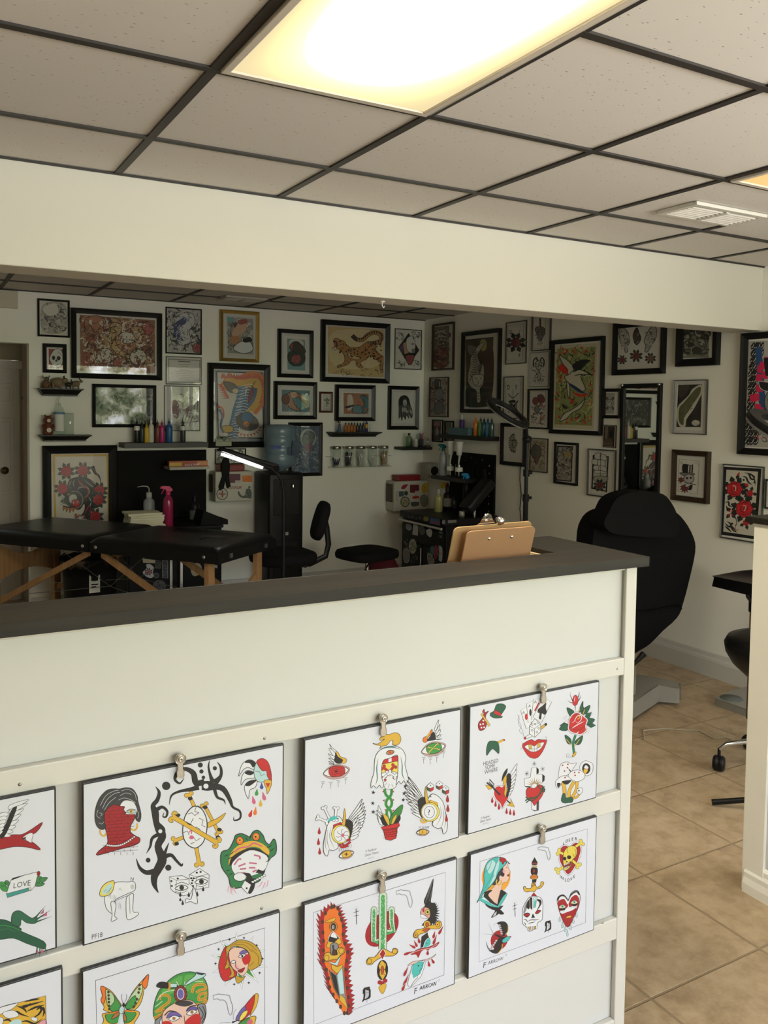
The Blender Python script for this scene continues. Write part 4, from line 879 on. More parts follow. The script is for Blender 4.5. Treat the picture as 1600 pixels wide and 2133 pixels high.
bfly('345,770 280,778 215,790 225,830 215,880 260,900 320,870', 'y'); bfly('372,770 420,765 472,772 475,800 440,860 450,900 380,880', 'y'); bfly('345,772 280,785 235,800 260,850 320,850', 'G'); bfly('375,775 430,775 455,790 420,840 370,850', 'G')
d.line('o', 12, '365,765 470,780', taper=1); d.line('o', 12, '350,770 225,795', taper=1)
for p in ('335,775 300,790 280,825 310,815 340,790', '368,785 385,810 385,840 368,835 362,800'): d.poly('N', p, 1, 'k', 4)
d.ell('T', 352, 760, 18, 30, 15, 'k', 4); d.ell('k', 366, 725, 9, 16); d.line('a', 4, '362,710 350,670 356,650'); d.line('a', 4, '372,710 388,675 386,650'); d.line('T', 16, '348,790 320,900')
# turban
d.poly('G', '575,780 590,690 620,620 650,590 700,540 760,505 840,490 900,510 945,550 965,620 960,700 930,725 880,720 830,690 780,700 730,710 660,760 620,825 590,832', 1, 'k', 5)
d.poly('5fae55', '640,620 700,560 780,520 770,600 720,640 650,660', 1); d.poly('5fae55', '800,520 900,520 945,570 880,590 810,630', 1)
for p in ('590,780 640,740 690,700 680,660 630,660 620,690', '580,820 640,790 700,740 740,710', '850,640 870,590 930,580 950,610 910,620 880,640', '960,640 910,650 900,690 940,680 950,655', '810,690 860,720 920,720 960,690', '610,770 650,760 640,790 610,800'): d.line('d8a23c', 20, p); d.line('8a5a1c', 3, p)
for p in ('600,700 650,640 730,620', '790,600 850,560 930,560', '740,560 770,610', '800,560 800,620', '590,740 640,700'): d.line('e4ecd2', 5, p)
d.ell('8c2f28', 770, 648, 46, 62, 0, 'k', 4); d.ell('w', 770, 648, 28, 42, 0, 'k', 3); d.ell('v', 770, 648, 22, 35)
for i in range(14): a = 2*PI*i/14; d.ell('a23b30', 770+38*math.cos(a), 648+53*math.sin(a), 8, 8, 0, 'k', 2)
d.poly('T', '820,560 870,520 885,500 948,505 930,530 870,555 800,590', 1, 'k', 4); d.poly('d', '878,490 948,505 920,515 890,508'); d.poly('k', '600,595 610,572 640,562 690,572 740,580 738,605 640,605', 1, 'k', 4); d.poly('T', '690,572 745,575 742,600 690,602', 0, 'k', 3); d.line('d8a23c', 14, '690,565 692,600 680,622')
# face
d.poly('s', '640,850 650,770 720,715 800,690 860,700 905,760 920,830 900,1000 780,1100 680,1000', 1, 'k', 4); d.poly('d', '730,715 800,695 860,712 800,735', 1, 'k', 3); d.poly('a', '890,730 940,720 950,790 925,860 890,850 905,800', 1, 'k', 5); d.line('k', 6, '900,740 930,790 905,840'); d.line('k', 6, '925,730 945,790 920,850')
d.poly('a', '640,800 620,850 640,900 600,880 590,840', 1, 'k', 4)
d.poly('r', '800,850 850,800 900,790 915,840 890,900 830,900', 1); d.poly('r', '640,850 690,840 720,880 700,930 650,920', 1)
d.poly('v', '670,820 690,780 740,775 780,810 720,800', 1, 'k', 3); d.poly('v', '810,770 830,740 880,740 885,760 840,760', 1, 'k', 3)
d.poly('w', '685,825 720,800 765,815 720,840', 1, 'k', 4); d.ell('N', 722, 820, 12); d.poly('w', '810,790 845,760 885,770 850,795', 1, 'k', 4); d.ell('N', 850, 775, 12); d.line('k', 8, '655,800 690,768 740,775'); d.line('k', 7, '810,765 840,735 880,728')
d.line('k', 4, '795,800 800,861', 1)
d.poly('c92a2e', '770,960 800,950 850,955 810,985', 1, 'k', 3)
# blonde face in a leaf star
for i in range(10):
    a = math.radians(i*36+12); c_ = (1185, 415); x, y = c_
    d.poly('eef4f2' if i % 2 else 'w', [(x+95*math.cos(a-.28), y+95*math.sin(a-.28)), (x+205*math.cos(a), y+205*math.sin(a)), (x+95*math.cos(a+.28), y+95*math.sin(a+.28))], 0, 'k', 3)
    d.poly('G', [(x+90*math.cos(a-.16), y+90*math.sin(a-.16)), (x+165*math.cos(a), y+165*math.sin(a)), (x+90*math.cos(a+.2), y+90*math.sin(a+.2))])
    b = a+math.radians(18); d.star('k', x+168*math.cos(b), y+168*math.sin(b), 12, 4, .4)
d.poly('r', '1090,310 1040,440 1070,550 1130,540 1170,500 1120,400', 1, 'k', 4)
d.poly('c9a23a', '1090,330 1120,300 1180,265 1240,270 1300,300 1335,350 1345,420 1310,460 1260,480 1240,440 1260,380 1230,330 1150,310 1110,350 1105,400 1120,450 1080,470 1100,410', 1, 'k', 4); d.poly('c9a23a', '1110,440 1140,470 1150,520 1110,530 1130,500', 1, 'k', 3); d.poly('c9a23a', '1160,520 1200,530 1230,520 1200,560 1170,570', 1, 'k', 3)
for p in ('1120,310 1180,280 1250,290 1310,340', '1270,330 1320,380 1320,440', '1290,420 1260,450', '1100,340 1090,400 1100,440', '1150,300 1220,300 1280,350'): d.line('8a6a1c', 4, p)
d.poly('s', '1112,350 1160,318 1225,330 1258,380 1250,440 1240,490 1205,520 1170,490 1130,450', 1, 'k', 3); d.poly('r', '1225,370 1262,370 1262,420 1225,440 1205,400', 1); d.poly('P', '1150,440 1180,450 1170,480', 1)
d.poly('v', '1185,360 1215,335 1245,350 1210,365', 1, 'k', 2); d.poly('w', '1180,385 1205,365 1232,368 1210,390', 1, 'k', 4); d.ell('k', 1207, 378, 8); d.poly('w', '1125,425 1145,408 1160,415 1148,430', 1, 'k', 4); d.line('k', 4, '1160,420 1162,460 1185,465'); d.poly('R', '1175,480 1200,470 1225,460 1210,490 1190,495', 1, 'k', 3)
florida(d, 1000, 660, 1.0, 6)
# second butterfly
d.poly('r', '1165,815 1220,740 1260,690 1300,650 1322,655 1310,720 1270,780 1200,840', 1, 'k', 4); d.poly('y', '1300,650 1322,655 1310,730 1275,790 1262,800 1290,720', 1, 'k', 3); d.poly('v', '1160,830 1190,770 1225,735 1230,770 1190,830', 1, 'k', 3); d.poly('Y', '1185,830 1210,780 1245,765 1235,800 1200,835', 1, 'k', 3)
d.poly('y', '1180,860 1240,820 1300,805 1300,840 1280,900 1200,900', 1, 'k', 4); d.poly('G', '1185,860 1230,830 1260,820 1250,870 1200,890', 1, 'k', 3); d.poly('p', '1240,850 1270,825 1280,850 1260,880', 1); d.line('a', 3, '1145,830 1145,790 1165,755'); d.line('a', 3, '1130,850 1090,850 1045,855'); d.line('k', 14, '1135,850 1190,830', taper=1)
d.build(t)
# --- 7: flaming dagger, cactus dagger, crow dagger
t, _ = flash([(625, 1886), (952, 1787), (949, 2050), (637, 2172)], 'flash print with flaming dagger, cactus on a red sun and black crow dagger')
d = D_(610, 1780, .23125)
d.line('k', 3.5, '185,522 1376,160 1362,1085 190,1535', 0, closed=True)
R_ = random.Random(4)
spine = crom([(340, 500), (400, 620), (340, 700), (380, 830), (350, 950), (400, 1080), (400, 1180), (450, 1300), (495, 1400)], False, 4)
out = [(340, 470), (250, 560), (245, 700), (255, 820), (250, 960), (300, 1080), (320, 1200), (380, 1300), (440, 1380), (500, 1450), (530, 1370), (520, 1250), (500, 1120), (500, 1000), (520, 880), (470, 760), (470, 640), (440, 560), (410, 480)]
F_ = []
oo = crom(out, True, 3)
for i, p in enumerate(oo):
    cx_, cy2 = 400-(900-p[1])*.02, p[1]; dx = p[0]-cx_; n_ = 1 if dx > 0 else -1
    F_ += [p, (p[0]+n_*R_.uniform(22, 36), p[1]-R_.uniform(24, 40))]
d.poly('R', F_, 0, '3a1416', 3)
d.poly('o', [(375+(p[0]-375)*.72, p[1]*.985+12) for p in oo], 1)
for i, p in enumerate(oo[::2]): d.poly('D', [(385+(p[0]-385)*.82+14*math.cos(a), p[1]*.985+12+20*math.sin(a)) for a in (0, 1, 2.2, 3.3, 4.4, 5.4)], 1)
d.line('o', 10, '280,570 330,540 370,550 350,590'); d.poly('y', '290,610 340,580 385,570 370,600 320,610', 1, 'k', 3)
d.ell('c88d3a', 365, 650, 36, 44, 0, 'k', 4); d.ell('k', 365, 650, 24, 34); d.text('8', 350, 672, 50, 1, -.1, 'w')
d.poly('k', '360,690 425,755 400,800 315,780 330,730', 0, 'w', 5); d.poly('w', '365,700 400,750 360,745 340,735', 1); d.poly('y', '305,830 320,785 370,790 410,755 430,765 432,800 380,825 330,840', 1, 'k', 4)
d.poly('a', '340,810 400,800 410,880 370,930 345,900', 1, 'k', 5); d.poly('d', '352,815 370,812 375,880 360,880'); d.ell('D', 375, 888, 22, 34, 0, 'k', 5)
d.poly('y', '275,930 290,890 330,880 350,905 400,900 395,860 425,835 465,850 460,890 430,905 400,940 340,950 300,965', 1, 'k', 5); d.ell('y', 305, 930, 22, 26, 0, 'k', 4); d.ell('y', 435, 868, 22, 26, 0, 'k', 4)
d.poly('T', '320,960 380,975 435,905 420,950 400,1000 350,985', 0, 'k', 3); d.poly('y', '345,985 400,1010 452,985 440,1040 395,1070 350,1030', 0, 'k', 4)
d.poly('a', '325,1035 395,1085 450,1000 470,1250 495,1390 420,1290 370,1200', 0, 'k', 4); d.poly('k', '335,1050 390,1090 420,1280 375,1200'); d.poly('T', '400,1080 442,1020 462,1250 425,1255'); d.poly('y', '425,1260 465,1290 495,1388 420,1310', 0, 'k', 3)
cross_mark(d, 570, 545, .95)
# cactus
d.poly('R', [(803+150*math.cos(a*PI/16)-20*math.sin(a*PI/16), 670+155*math.sin(a*PI/16)-45*math.cos(a*PI/16)) for a in range(32)])
for p, w_ in (('845,700 905,690 890,600 890,495', 46), ('770,780 730,775 728,640 732,495', 48), ('808,850 810,700 812,370', 66)):
    pp = parse(p); d.line('k', w_+9, p, 0); d.ell('k', *pp[-1], w_/2+4); d.line('cfe6c8', w_, p, 0); d.ell('cfe6c8', *pp[-1], w_/2); d.line('4aa862', w_*.55, [(a, b+8) for a, b in pp], 0); d.ell('4aa862', pp[-1][0], pp[-1][1]+10, w_*.27)
for i in range(110):
    c_, x0, x1, y0, y1 = R_.choice((('w', 785, 840, 360, 830), ('4aa862', 785, 840, 520, 830), ('w', 712, 752, 490, 790), ('w', 870, 910, 490, 700), ('cfe6c8', 780, 842, 380, 830)))
    x, y = R_.uniform(x0, x1), R_.uniform(y0, y1); d.line(c_, 3.2, [(x, y), (x+R_.uniform(-9, 9), y-13)], 0)
for i in range(26): y = 380+i*17; s_ = (i % 2)*2-1; d.line('k', 2, [(811+s_*32, y), (811+s_*46, y-7)], 0)
for i in range(12): y = 500+i*22; d.line('k', 2, [(706, y), (694, y-6)], 0); d.line('k', 2, [(913, y*.95), (925, y*.95-8)], 0)
d.poly('y', '800,850 740,920 690,925 662,960 672,990 710,990 740,960 810,920 870,915 910,910 945,880 940,850 905,845 890,880 850,860', 1, 'k', 5); d.ell('y', 690, 960, 20, 24, 0, 'k', 4); d.ell('y', 918, 872, 22, 22, 0, 'k', 4); d.poly('R', '812,848 838,890 806,945 778,895', 0, 'w', 5)
d.ell('k', 808, 1040, 50, 92, 3); d.poly('y', '800,950 840,985 832,1040 842,1075 808,1130 778,1080 784,1040 770,1000', 0, 'k', 4); d.ell('c0562c', 806, 1040, 14, 40, 0, 'k', 3)
for a in range(3): d.ell('k', 785+a*4, 990+a*45, 4); d.ell('k', 828-a*3, 985+a*48, 4)
for x, y in ((783, 1152), (806, 1160), (832, 1135)): d.ell('R', x, y, 20, 20)
d.poly('y', '785,1180 835,1160 838,1200 808,1255 775,1210', 1, 'k', 3); d.poly('y', '790,1210 806,1258 824,1210')
# crow and dagger
d.poly('k', '1150,540 1160,490 1190,460 1180,420 1210,345 1265,212 1262,300 1250,380 1245,430 1280,440 1300,500 1285,560 1295,590 1260,620 1240,640 1180,640 1160,640 1190,600 1215,580', 1)
for p in ('1265,215 1215,400', '1262,290 1230,420', '1250,250 1195,430'): d.line('a', 3, p, 0)
for i in range(12): a = -70+i*14; d.drop('k', 1262+42*math.cos(math.radians(a)), 530+90*math.sin(math.radians(a)), 40, 16, a+90)
d.poly('e7a9a0', '1155,545 1160,490 1195,475 1230,490 1240,530 1225,575 1190,545', 1, 'k', 4); d.poly('R', '1165,500 1185,480 1180,520', 1); d.ell('d9cf62', 1213, 518, 22, 26, 10, 'k', 4); d.ell('k', 1214, 518, 9, 11); d.poly('w', '1150,540 1185,545 1222,580 1195,575 1160,570', 1, 'k', 3)
d.ell('y', 1210, 630, 32, 36, 0, 'k', 5); d.ell('c0562c', 1210, 630, 16, 20, 0, 'k', 3)
d.poly('y', '1085,720 1110,680 1160,670 1230,640 1280,630 1300,600 1330,600 1340,640 1310,670 1240,670 1200,700 1140,720 1120,750 1090,745', 1, 'k', 5); d.ell('y', 1106, 725, 18, 20, 0, 'k', 4); d.ell('R', 1106, 725, 7); d.ell('y', 1305, 628, 20, 24, 0, 'k', 4); d.ell('R', 1303, 630, 7); d.poly('c0562c', '1160,685 1200,660 1240,660 1200,700', 0, 'k', 3)
d.poly('k', '1160,740 1215,700 1235,760 1200,820 1150,840', 0, 'k', 3); d.poly('w', '1215,705 1250,690 1280,700 1250,760 1235,760', 1); d.poly('t', '1180,815 1200,770 1235,750 1240,810 1185,840', 1, 'w', 4); d.ell('k', 1207, 800, 4)
d.poly('R', '1060,900 1130,850 1230,830 1320,785 1290,830 1230,850 1215,900 1205,855 1160,870 1130,930 1110,900', 1); d.line('k', 3, '1060,900 1130,850 1230,830 1320,785'); d.line('e8b9b4', 5, '1070,890 1140,860 1240,840 1300,805')
d.poly('s', '1035,1000 1080,965 1170,950 1240,930 1290,895 1250,935 1170,965 1085,985', 1, 'k', 2.5)
d.poly('w', '1060,1190 1035,1160 1060,1060 1085,990 1190,955 1160,1080 1130,1120', 1, 'k', 3); d.poly('t', '1070,1050 1090,985 1175,965 1150,1060 1090,1110 1080,1090', 1); d.line('k', 4, '1185,960 1160,1000 1170,1010 1140,1050 1150,1065 1120,1090 1125,1105 1090,1140 1060,1190', 0); d.ell('k', 1130, 1000, 6)
for x, y, l, r in ((1335, 680, 90, 30), (1272, 720, 70, 15), (1280, 765, 100, 20), (1135, 770, 60, -12), (1105, 800, 70, -25), (1075, 825, 70, -60), (1045, 885, 100, 70), (1225, 980, 60, -10), (1258, 955, 60, -30), (1020, 1050, 100, 25), (1020, 1130, 120, 25), (1000, 1190, 80, 25), (1215, 880, 50, 5)): d.drop('R', x, y, l, 26, r, 'w', 2)
florida(d, 930, 330, 1.05, 7); black_D(d, 630, 1200, 1.0)
d.text('F', 1088, 1258, 74, 1, -.3, 'k', .1, .9); d.text('ARROW', 1140, 1222, 50, 1, -.3, 'k', .1, .82); d.text('17', 1302, 1148, 26, 1, -.3, 'k', .1, .8)
d.build(t)
# --- 8: scarf woman, skull dagger, skull heart, crying heart
t, _ = flash([(975, 1780), (1243, 1700), (1239, 1938), (978, 2038)], 'flash print with teal-scarfed woman, dagger in a skull and crying red heart')
d = D_(960, 1690, .2)
d.line('k', 3.5, '200,522 1318,182 1298,1158 190,1568', 0, closed=True)
d.ell('f0a93a', 368, 680, 150, 175, 12)
d.poly('s', '360,760 400,620 430,560 480,540 500,600 518,630 500,650 508,680 480,735 440,745 425,800 440,870 395,980 330,930 280,860 330,800', 1, 'k', 3)
d.poly('d', '330,760 360,690 410,620 440,590 430,650 400,680 400,720 370,760', 1, 'k', 3); d.ell('k', 435, 655, 20, 26); d.ell('e9a9b4', 450, 625, 14, 20)
d.poly('t', '165,955 200,880 240,760 240,640 270,540 330,490 410,475 470,510 475,540 430,590 390,640 355,720 300,790 240,850', 1, 'k', 5); d.poly('T', '270,570 330,510 360,560 300,650', 1); d.poly('T', '380,520 400,490 390,600 340,660', 1); d.line('2c8f8c', 5, '410,480 360,560 320,680 200,880'); d.line('2c8f8c', 5, '240,640 290,600 320,520'); d.poly('T', '330,700 380,600 360,700 290,790'); d.poly('R', '405,490 420,478 460,490 475,515 450,530 445,550 430,545 425,525 405,520', 1, 'k', 3); d.line('k', 8, '470,530 490,525 500,545 510,540')
d.line('y', 13, '375,710 370,745 395,765 420,745 418,715'); d.line('k', 6, '490,665 500,655'); d.poly('8c2f38', '480,665 505,650 500,680', 1); d.line('k', 4, '468,590 485,580')
d.poly('k', '245,845 330,820 285,870 340,940 385,970 395,990 440,980 430,1000 400,1030 370,1035 300,1010 250,960', 1); d.poly('k', '380,970 410,830 430,820 478,855 440,900 400,960', 1); d.poly('t', '180,920 240,890 320,960 385,985 380,1000 300,985 220,940', 1, 'k', 3); d.poly('w', '215,905 240,895 320,965 370,985'); d.poly('t', '385,985 430,900 470,855 482,862 440,940 395,1000', 1, 'k', 3)
d.poly('k', '360,1025 400,1020 390,1070 315,1108 350,1050', 1); d.poly('k', '390,1020 420,1030 450,1068 400,1070', 1); d.poly('A', '350,1060 375,1040 365,1080 330,1098')
# dagger and skull
d.poly('k', '740,530 768,478 798,530 790,560 742,560', 0, 'k', 3); d.line('8a3d34', 14, '738,550 770,540 798,550'); d.line('c9a23a', 12, '738,580 768,570 796,580'); d.poly('k', '735,590 795,590 798,650 768,670 732,650', 1); d.ell('R', 762, 622, 9, 20); d.poly('c9783a', '725,680 760,655 800,670 795,700 730,700', 1, 'k', 4); d.poly('k', '740,705 790,705 785,740 745,745'); d.line('c9a23a', 9, '740,705 790,700')
d.poly('y', '652,790 670,780 680,800 730,800 740,750 770,740 790,790 830,770 835,735 860,735 862,760 830,800 790,810 765,840 740,830 690,840 660,825', 1, 'k', 5)
for x, y in ((748, 775), (772, 765), (758, 752)): d.ell('c9783a', x, y, 8, 9, 0, 'k', 3)
d.poly('R', '730,880 760,840 795,880 765,905', 0, 'w', 5)
d.poly('w', '640,1080 645,1010 680,940 720,890 790,885 840,910 855,980 850,1080 845,1130 800,1160 790,1210 760,1230 710,1250 690,1210 645,1170', 1, 'k', 5)
d.poly('a', '650,1050 670,970 700,930 690,1000 665,1060', 1); d.poly('k', '680,990 700,930 730,900 715,1010 690,1010', 1); d.poly('k', '790,920 830,920 840,960 810,1010 790,1030 820,960', 1)
d.poly('k', '715,895 745,895 745,1030 722,1010', 0, 'w', 3); d.poly('T', '755,900 798,885 775,1000 752,1010', 0, 'k', 3); d.poly('t', '765,930 785,925 775,1000 758,1000')
d.poly('k', '650,1075 690,1055 722,1070 690,1105', 1); d.poly('R', '660,1078 690,1062 715,1072 690,1095', 1); d.poly('k', '772,1060 800,1025 835,1035 800,1068', 1); d.poly('R', '780,1055 805,1030 828,1038 800,1062', 1); d.poly('k', '740,1090 750,1065 765,1090 770,1105 735,1110', 1)
for p in ('650,1120 680,1130 700,1160', '690,1150 730,1130 780,1130 820,1120', '700,1170 730,1160 780,1150', '660,1150 680,1190'): d.line('k', 8, p, taper=2)
for i in range(6): d.poly('w' if i not in (1, 4) else 'y', [(690+i*18, 1205-i*2), (706+i*18, 1200-i*2), (704+i*18, 1240-i*3), (694+i*18, 1244-i*3)], 0, 'k', 3)
cross_mark(d, 560, 1010, .95); florida(d, 802, 378, .93, 7); black_D(d, 876, 1145, .92)
# swallow on red disc
d.ell('R', 400, 1340, 88, 105, 20); d.poly('k', '335,1185 400,1150 460,1150 492,1190 490,1240 460,1290 430,1300 440,1250 410,1230 400,1190 370,1165', 1); d.poly('k', '262,1355 290,1420 340,1440 360,1380 400,1320 440,1330 425,1420 380,1480 320,1470 280,1430', 1); d.line('y', 7, '492,1190 490,1245 465,1285'); d.line('y', 7, '432,1380 425,1430 390,1475')
d.poly('a', '265,1360 290,1420 320,1440 290,1440', 1)
for i in range(5): d.ell('A', 405+i*5, 1185+i*22, 13, 9, 20, 'k', 2); d.ell('A', 312+i*14, 1435-i*22, 13, 10, -30, 'k', 2)
d.poly('k', '340,1275 400,1290 450,1310 510,1300 490,1340 440,1340 390,1310', 1); d.poly('t', '430,1345 470,1310 510,1300 500,1340 450,1370', 1, 'k', 3); d.line('a', 7, '345,1280 310,1220 288,1155', taper=1); d.line('a', 6, '345,1285 280,1278 210,1276', taper=1); d.ell('R', 517, 1307, 9, 7)
# skull on heart
d.poly('R', '1030,420 1050,370 1100,355 1140,385 1160,345 1210,325 1248,370 1245,440 1200,560 1120,660 1060,580 1025,500', 1, 'w', 6); d.line('k', 2.5, '1022,420 1044,364 1100,348 1140,378 1156,340 1212,318 1256,366 1253,440 1206,566 1120,670 1052,584 1017,500', closed=True)
d.bone(1035, 430, 1110, 460, 30, 'e8d55a'); d.bone(1150, 400, 1245, 335, 30, 'e8d55a'); d.bone(1020, 610, 1100, 560, 30, 'e8d55a'); d.bone(1150, 500, 1212, 555, 30, 'e8d55a')
d.poly('e8d55a', '1065,480 1075,420 1110,375 1160,358 1200,375 1212,430 1190,480 1165,500 1150,560 1120,600 1080,615 1068,570', 1, 'k', 5); d.ell('k', 1082, 492, 17, 20); d.ell('k', 1127, 478, 22, 20, 10); d.poly('k', '1095,530 1103,512 1112,528', 1); d.poly('8c2f28', '1070,560 1110,545 1150,520 1135,570 1085,590', 1, 'k', 4)
for i in range(5): d.poly('w', [(1074+i*12, 550-i*4), (1085+i*12, 546-i*4), (1084+i*12, 562-i*5), (1075+i*12, 566-i*5)], 0, 'k', 2.5); d.poly('w', [(1074+i*11, 585-i*4), (1084+i*11, 581-i*4), (1083+i*11, 596-i*5), (1075+i*11, 600-i*5)], 0, 'k', 2.5)
d.line('8a7a2a', 5, '1110,380 1105,420 1120,430'); d.line('8a7a2a', 6, '1185,390 1200,430 1180,470 1165,440')
for c_, x, y, r in (('L', 1062, 358, -.75), ('O', 1088, 332, -.5), ('S', 1122, 316, -.3), ('E', 1154, 305, -.1), ('R', 1188, 301, .05)): d.text(c_, x, y, 44, 1, r, 'k', 0, .85, .012)
for c_, x, y, r in (('I', 1030, 690, .5), ('N', 1042, 700, .55), ('L', 1082, 728, .2), ('O', 1105, 732, -.1), ('V', 1140, 724, -.45), ('E', 1172, 700, -.75)): d.text(c_, x, y, 44, 1, r, 'k', 0, .85, .012)
# crying heart
d.poly('w', '1005,950 1015,890 1070,868 1120,915 1150,850 1210,822 1242,880 1230,980 1180,1100 1115,1208 1050,1110', 1, 'k', 6); d.line('k', 16, '1012,930 1025,890 1070,878 1118,930 1150,868 1205,835 1235,870', 1)
d.line('w', 9, '1020,925 1040,900 1075,892 1118,940 1150,885 1200,850 1226,885')
d.poly('R', '1010,960 1030,925 1080,915 1115,970 1150,900 1200,870 1232,910 1225,990 1180,1100 1115,1205 1050,1110', 1); d.poly('w', '1040,1040 1110,1000 1120,960 1135,1000 1200,960 1210,990 1160,1030 1115,1045 1080,1060 1050,1065', 1)
for x, y in ((1058, 995), (1182, 950)):
    d.poly('e8d9b0', [(x-38, y+4), (x, y-24), (x+36, y), (x, y+16)], 1, 'k', 4); d.ell('t', x, y-5, 13); d.ell('k', x, y-5, 6); d.poly('k', [(x-35, y+20), (x, y+18), (x+32, y+8), (x+24, y+32), (x-10, y+38)], 1)
    for k in range(4): d.line('T', 6, [(x-22+k*16, y+38), (x-24+k*16, y+62)], 0)
d.poly('y', '1090,1115 1110,1092 1150,1085 1145,1105 1110,1110', 1, 'k', 3)
for x, y, l in ((1030, 1125, 50), (1058, 1180, 65), (1087, 1225, 60), (1110, 1270, 65), (1145, 1200, 70), (1172, 1135, 66), (1205, 1070, 66)): d.drop('T', x, y, l, 20, 0, '5a6a70', 3)
d.text('F', 228, 1632, 78, 1, -.3, 'k', .1, .9); d.text('ARROW', 282, 1598, 50, 1, -.32, 'k', .1, .85); d.text('17', 458, 1510, 26, 1, -.32, 'k', .1, .8)
d.build(t)
CL = [((376, 1582), 'over the brick-faced woman sheet'), ((799, 1498), 'over the caped ghost sheet'), ((1133, 1434), 'over the playing card sheet'),
      ((377, 1952), 'over the turban and butterfly sheet'), ((797, 1826), 'over the cactus dagger sheet'), ((1131, 1728), 'over the skull dagger sheet')]
for (x, y), q in CL: clip(x, y-1, 'nickel screw clip '+q)
# little screw heads left in the rails
for x, y in ((41, 1634), (51, 2036), (551, 1538), (545, 1892), (923, 1463), (1286, 1393), (1256, 1922)):
    p = on(x, y, 1, RAILY)
    tag(MB().lathe([(0, -.0012), (.002, -.001), (.0028, 0)], n=10, M=T(p.x, RAILY, p.z, rx=PI/2) @ Matrix.Scale(-1, 4, (0, 0, 1))).build('screw_head', mat('worn_screw', (.3, .28, .25), .4, 1)), 'small screw head sunk in the cream rail', 'screw', 'screws in the cream rails')
# ================================================================== framed pictures on the two rear walls
blackfr = mat('black_frame_lacquer', (.008, .008, .008), .35, bump=.03, spec=.3)
brownfr = mat('dark_brown_frame', (.035, .02, .012), .35, bump=.05)
redfr = mat('red_brown_frame', (.09, .025, .015), .35)
goldfr = mat('gold_frame_leaf', (.42, .27, .07), .38, .75, var=.15, bump=.3, bscale=90)
greyfr = mat('thin_grey_frame', (.05, .05, .047), .4, .2)
silverfr = mat('silver_grey_frame', (.28, .28, .26), .4, .4)
paper_m = mat('ivory_art_paper', (.70, .69, .64), .6, var=.02)
matb_m = mat('grey_white_mat_board', (.60, .60, .58), .7, var=.02)
glass_m = glass_mat('picture_glass', refl=.55)
glass_s = glass_mat('glossy_picture_glass', refl=.9)
PG = 'framed tattoo art on the rear walls'
def P4(o, sc, s): return [(o[0]+a*sc, o[1]+b*sc) for a, b in parse(s)]
def frame(o, sc, wall, quad, fw, label, fm=None, depth=.022, mat_w=0, paper=None, art=None, glass=True, inner=None, gain=.80, sat=.66, name='picture_frame', grp=PG, cat='framed picture', gm=None):
    """wall 'b' (back, y) or 'r' (right, x); quad in close-up coordinates; fw, mat_w = frame and mat width in close-up units"""
    ax, v = (1, YB) if wall == 'b' else (0, XR)
    q = P4(o, sc, quad); P = [on(x, y, ax, v-depth) for x, y in q]
    h = (lambda p: p.x) if wall == 'b' else (lambda p: -p.y)
    x0 = (h(P[0])+h(P[3]))/2; x1 = (h(P[1])+h(P[2]))/2; z1 = (P[0].z+P[1].z)/2; z0 = (P[2].z+P[3].z)/2
    cx, cz = (x0+x1)/2, (z0+z1)/2
    X, Z = (x1-x0)/2, (z1-z0)/2
    px_w = math.hypot(q[1][0]-q[0][0], q[1][1]-q[0][1]); k = 2*X/px_w*sc
    pz_w = math.hypot(q[2][0]-q[1][0], q[2][1]-q[1][1]); kz = 2*Z/pz_w*sc
    f = fw*kz; m_ = mat_w*kz
    loc = (cx, YB, cz) if wall == 'b' else (XR, -cx, cz)
    t = thing(name, label, cat, loc, 0 if wall == 'b' else -PI/2, grp)
    bpy.context.view_layer.update()
    fr = MB(); D = -depth
    # mitred moulding with a raised outer lip
    prof = [(0, 0), (0, D*.9), (f*.15, D), (f*.55, D*.8), (f, D*.62), (f, 0)]
    n = len(prof)
    for (ax_, az_, bx_, bz_) in ((-1, -1, 1, -1), (1, -1, 1, 1), (1, 1, -1, 1), (-1, 1, -1, -1)):
        vs = [(ax_*(X-w_), d_, az_*(Z-w_)) for w_, d_ in prof]+[(bx_*(X-w_), d_, bz_*(Z-w_)) for w_, d_ in prof]
        fr.add(vs, [(i, i+1, n+i+1, n+i) for i in range(n-1)])
    fr.build('frame', fm or blackfr, t)
    yb = -depth*.30
    MB().box(-X+f*.6, X-f*.6, yb, 0, -Z+f*.6, Z-f*.6).build('print' if art or paper else 'backing', paper or paper_m, t)
    if mat_w:
        mb = MB(); a, b = f*.8, f+m_
        for s_ in ((-X+a, X-a, -Z+a, -Z+b), (-X+a, X-a, Z-b, Z-a), (-X+a, -X+b, -Z+b, Z-b), (X-b, X-a, -Z+b, Z-b)): mb.box(s_[0], s_[1], yb-.003, yb-.0008, s_[2], s_[3])
        mb.build('mat_board', matb_m, t)
    if art:
        d = Draw(o[0], o[1], sc, ax, v+yb-.0003, gain=gain, sat=sat); d.step = 4e-5
        art(d); d.build(t, rough=.6)
    if glass:
        MB().box(-X+f*.9, X-f*.9, -depth*.55-.002, -depth*.55, -Z+f*.9, Z-f*.9).build('glass', gm or glass_m, t)
    return t
C1, C2, C3, C4, C5, C6, C7 = (0, 580), (420, 600), (860, 620), (1200, 620), (0, 900), (420, 900), (800, 880)
def fill(q, c): return lambda d: d.poly(c, q)
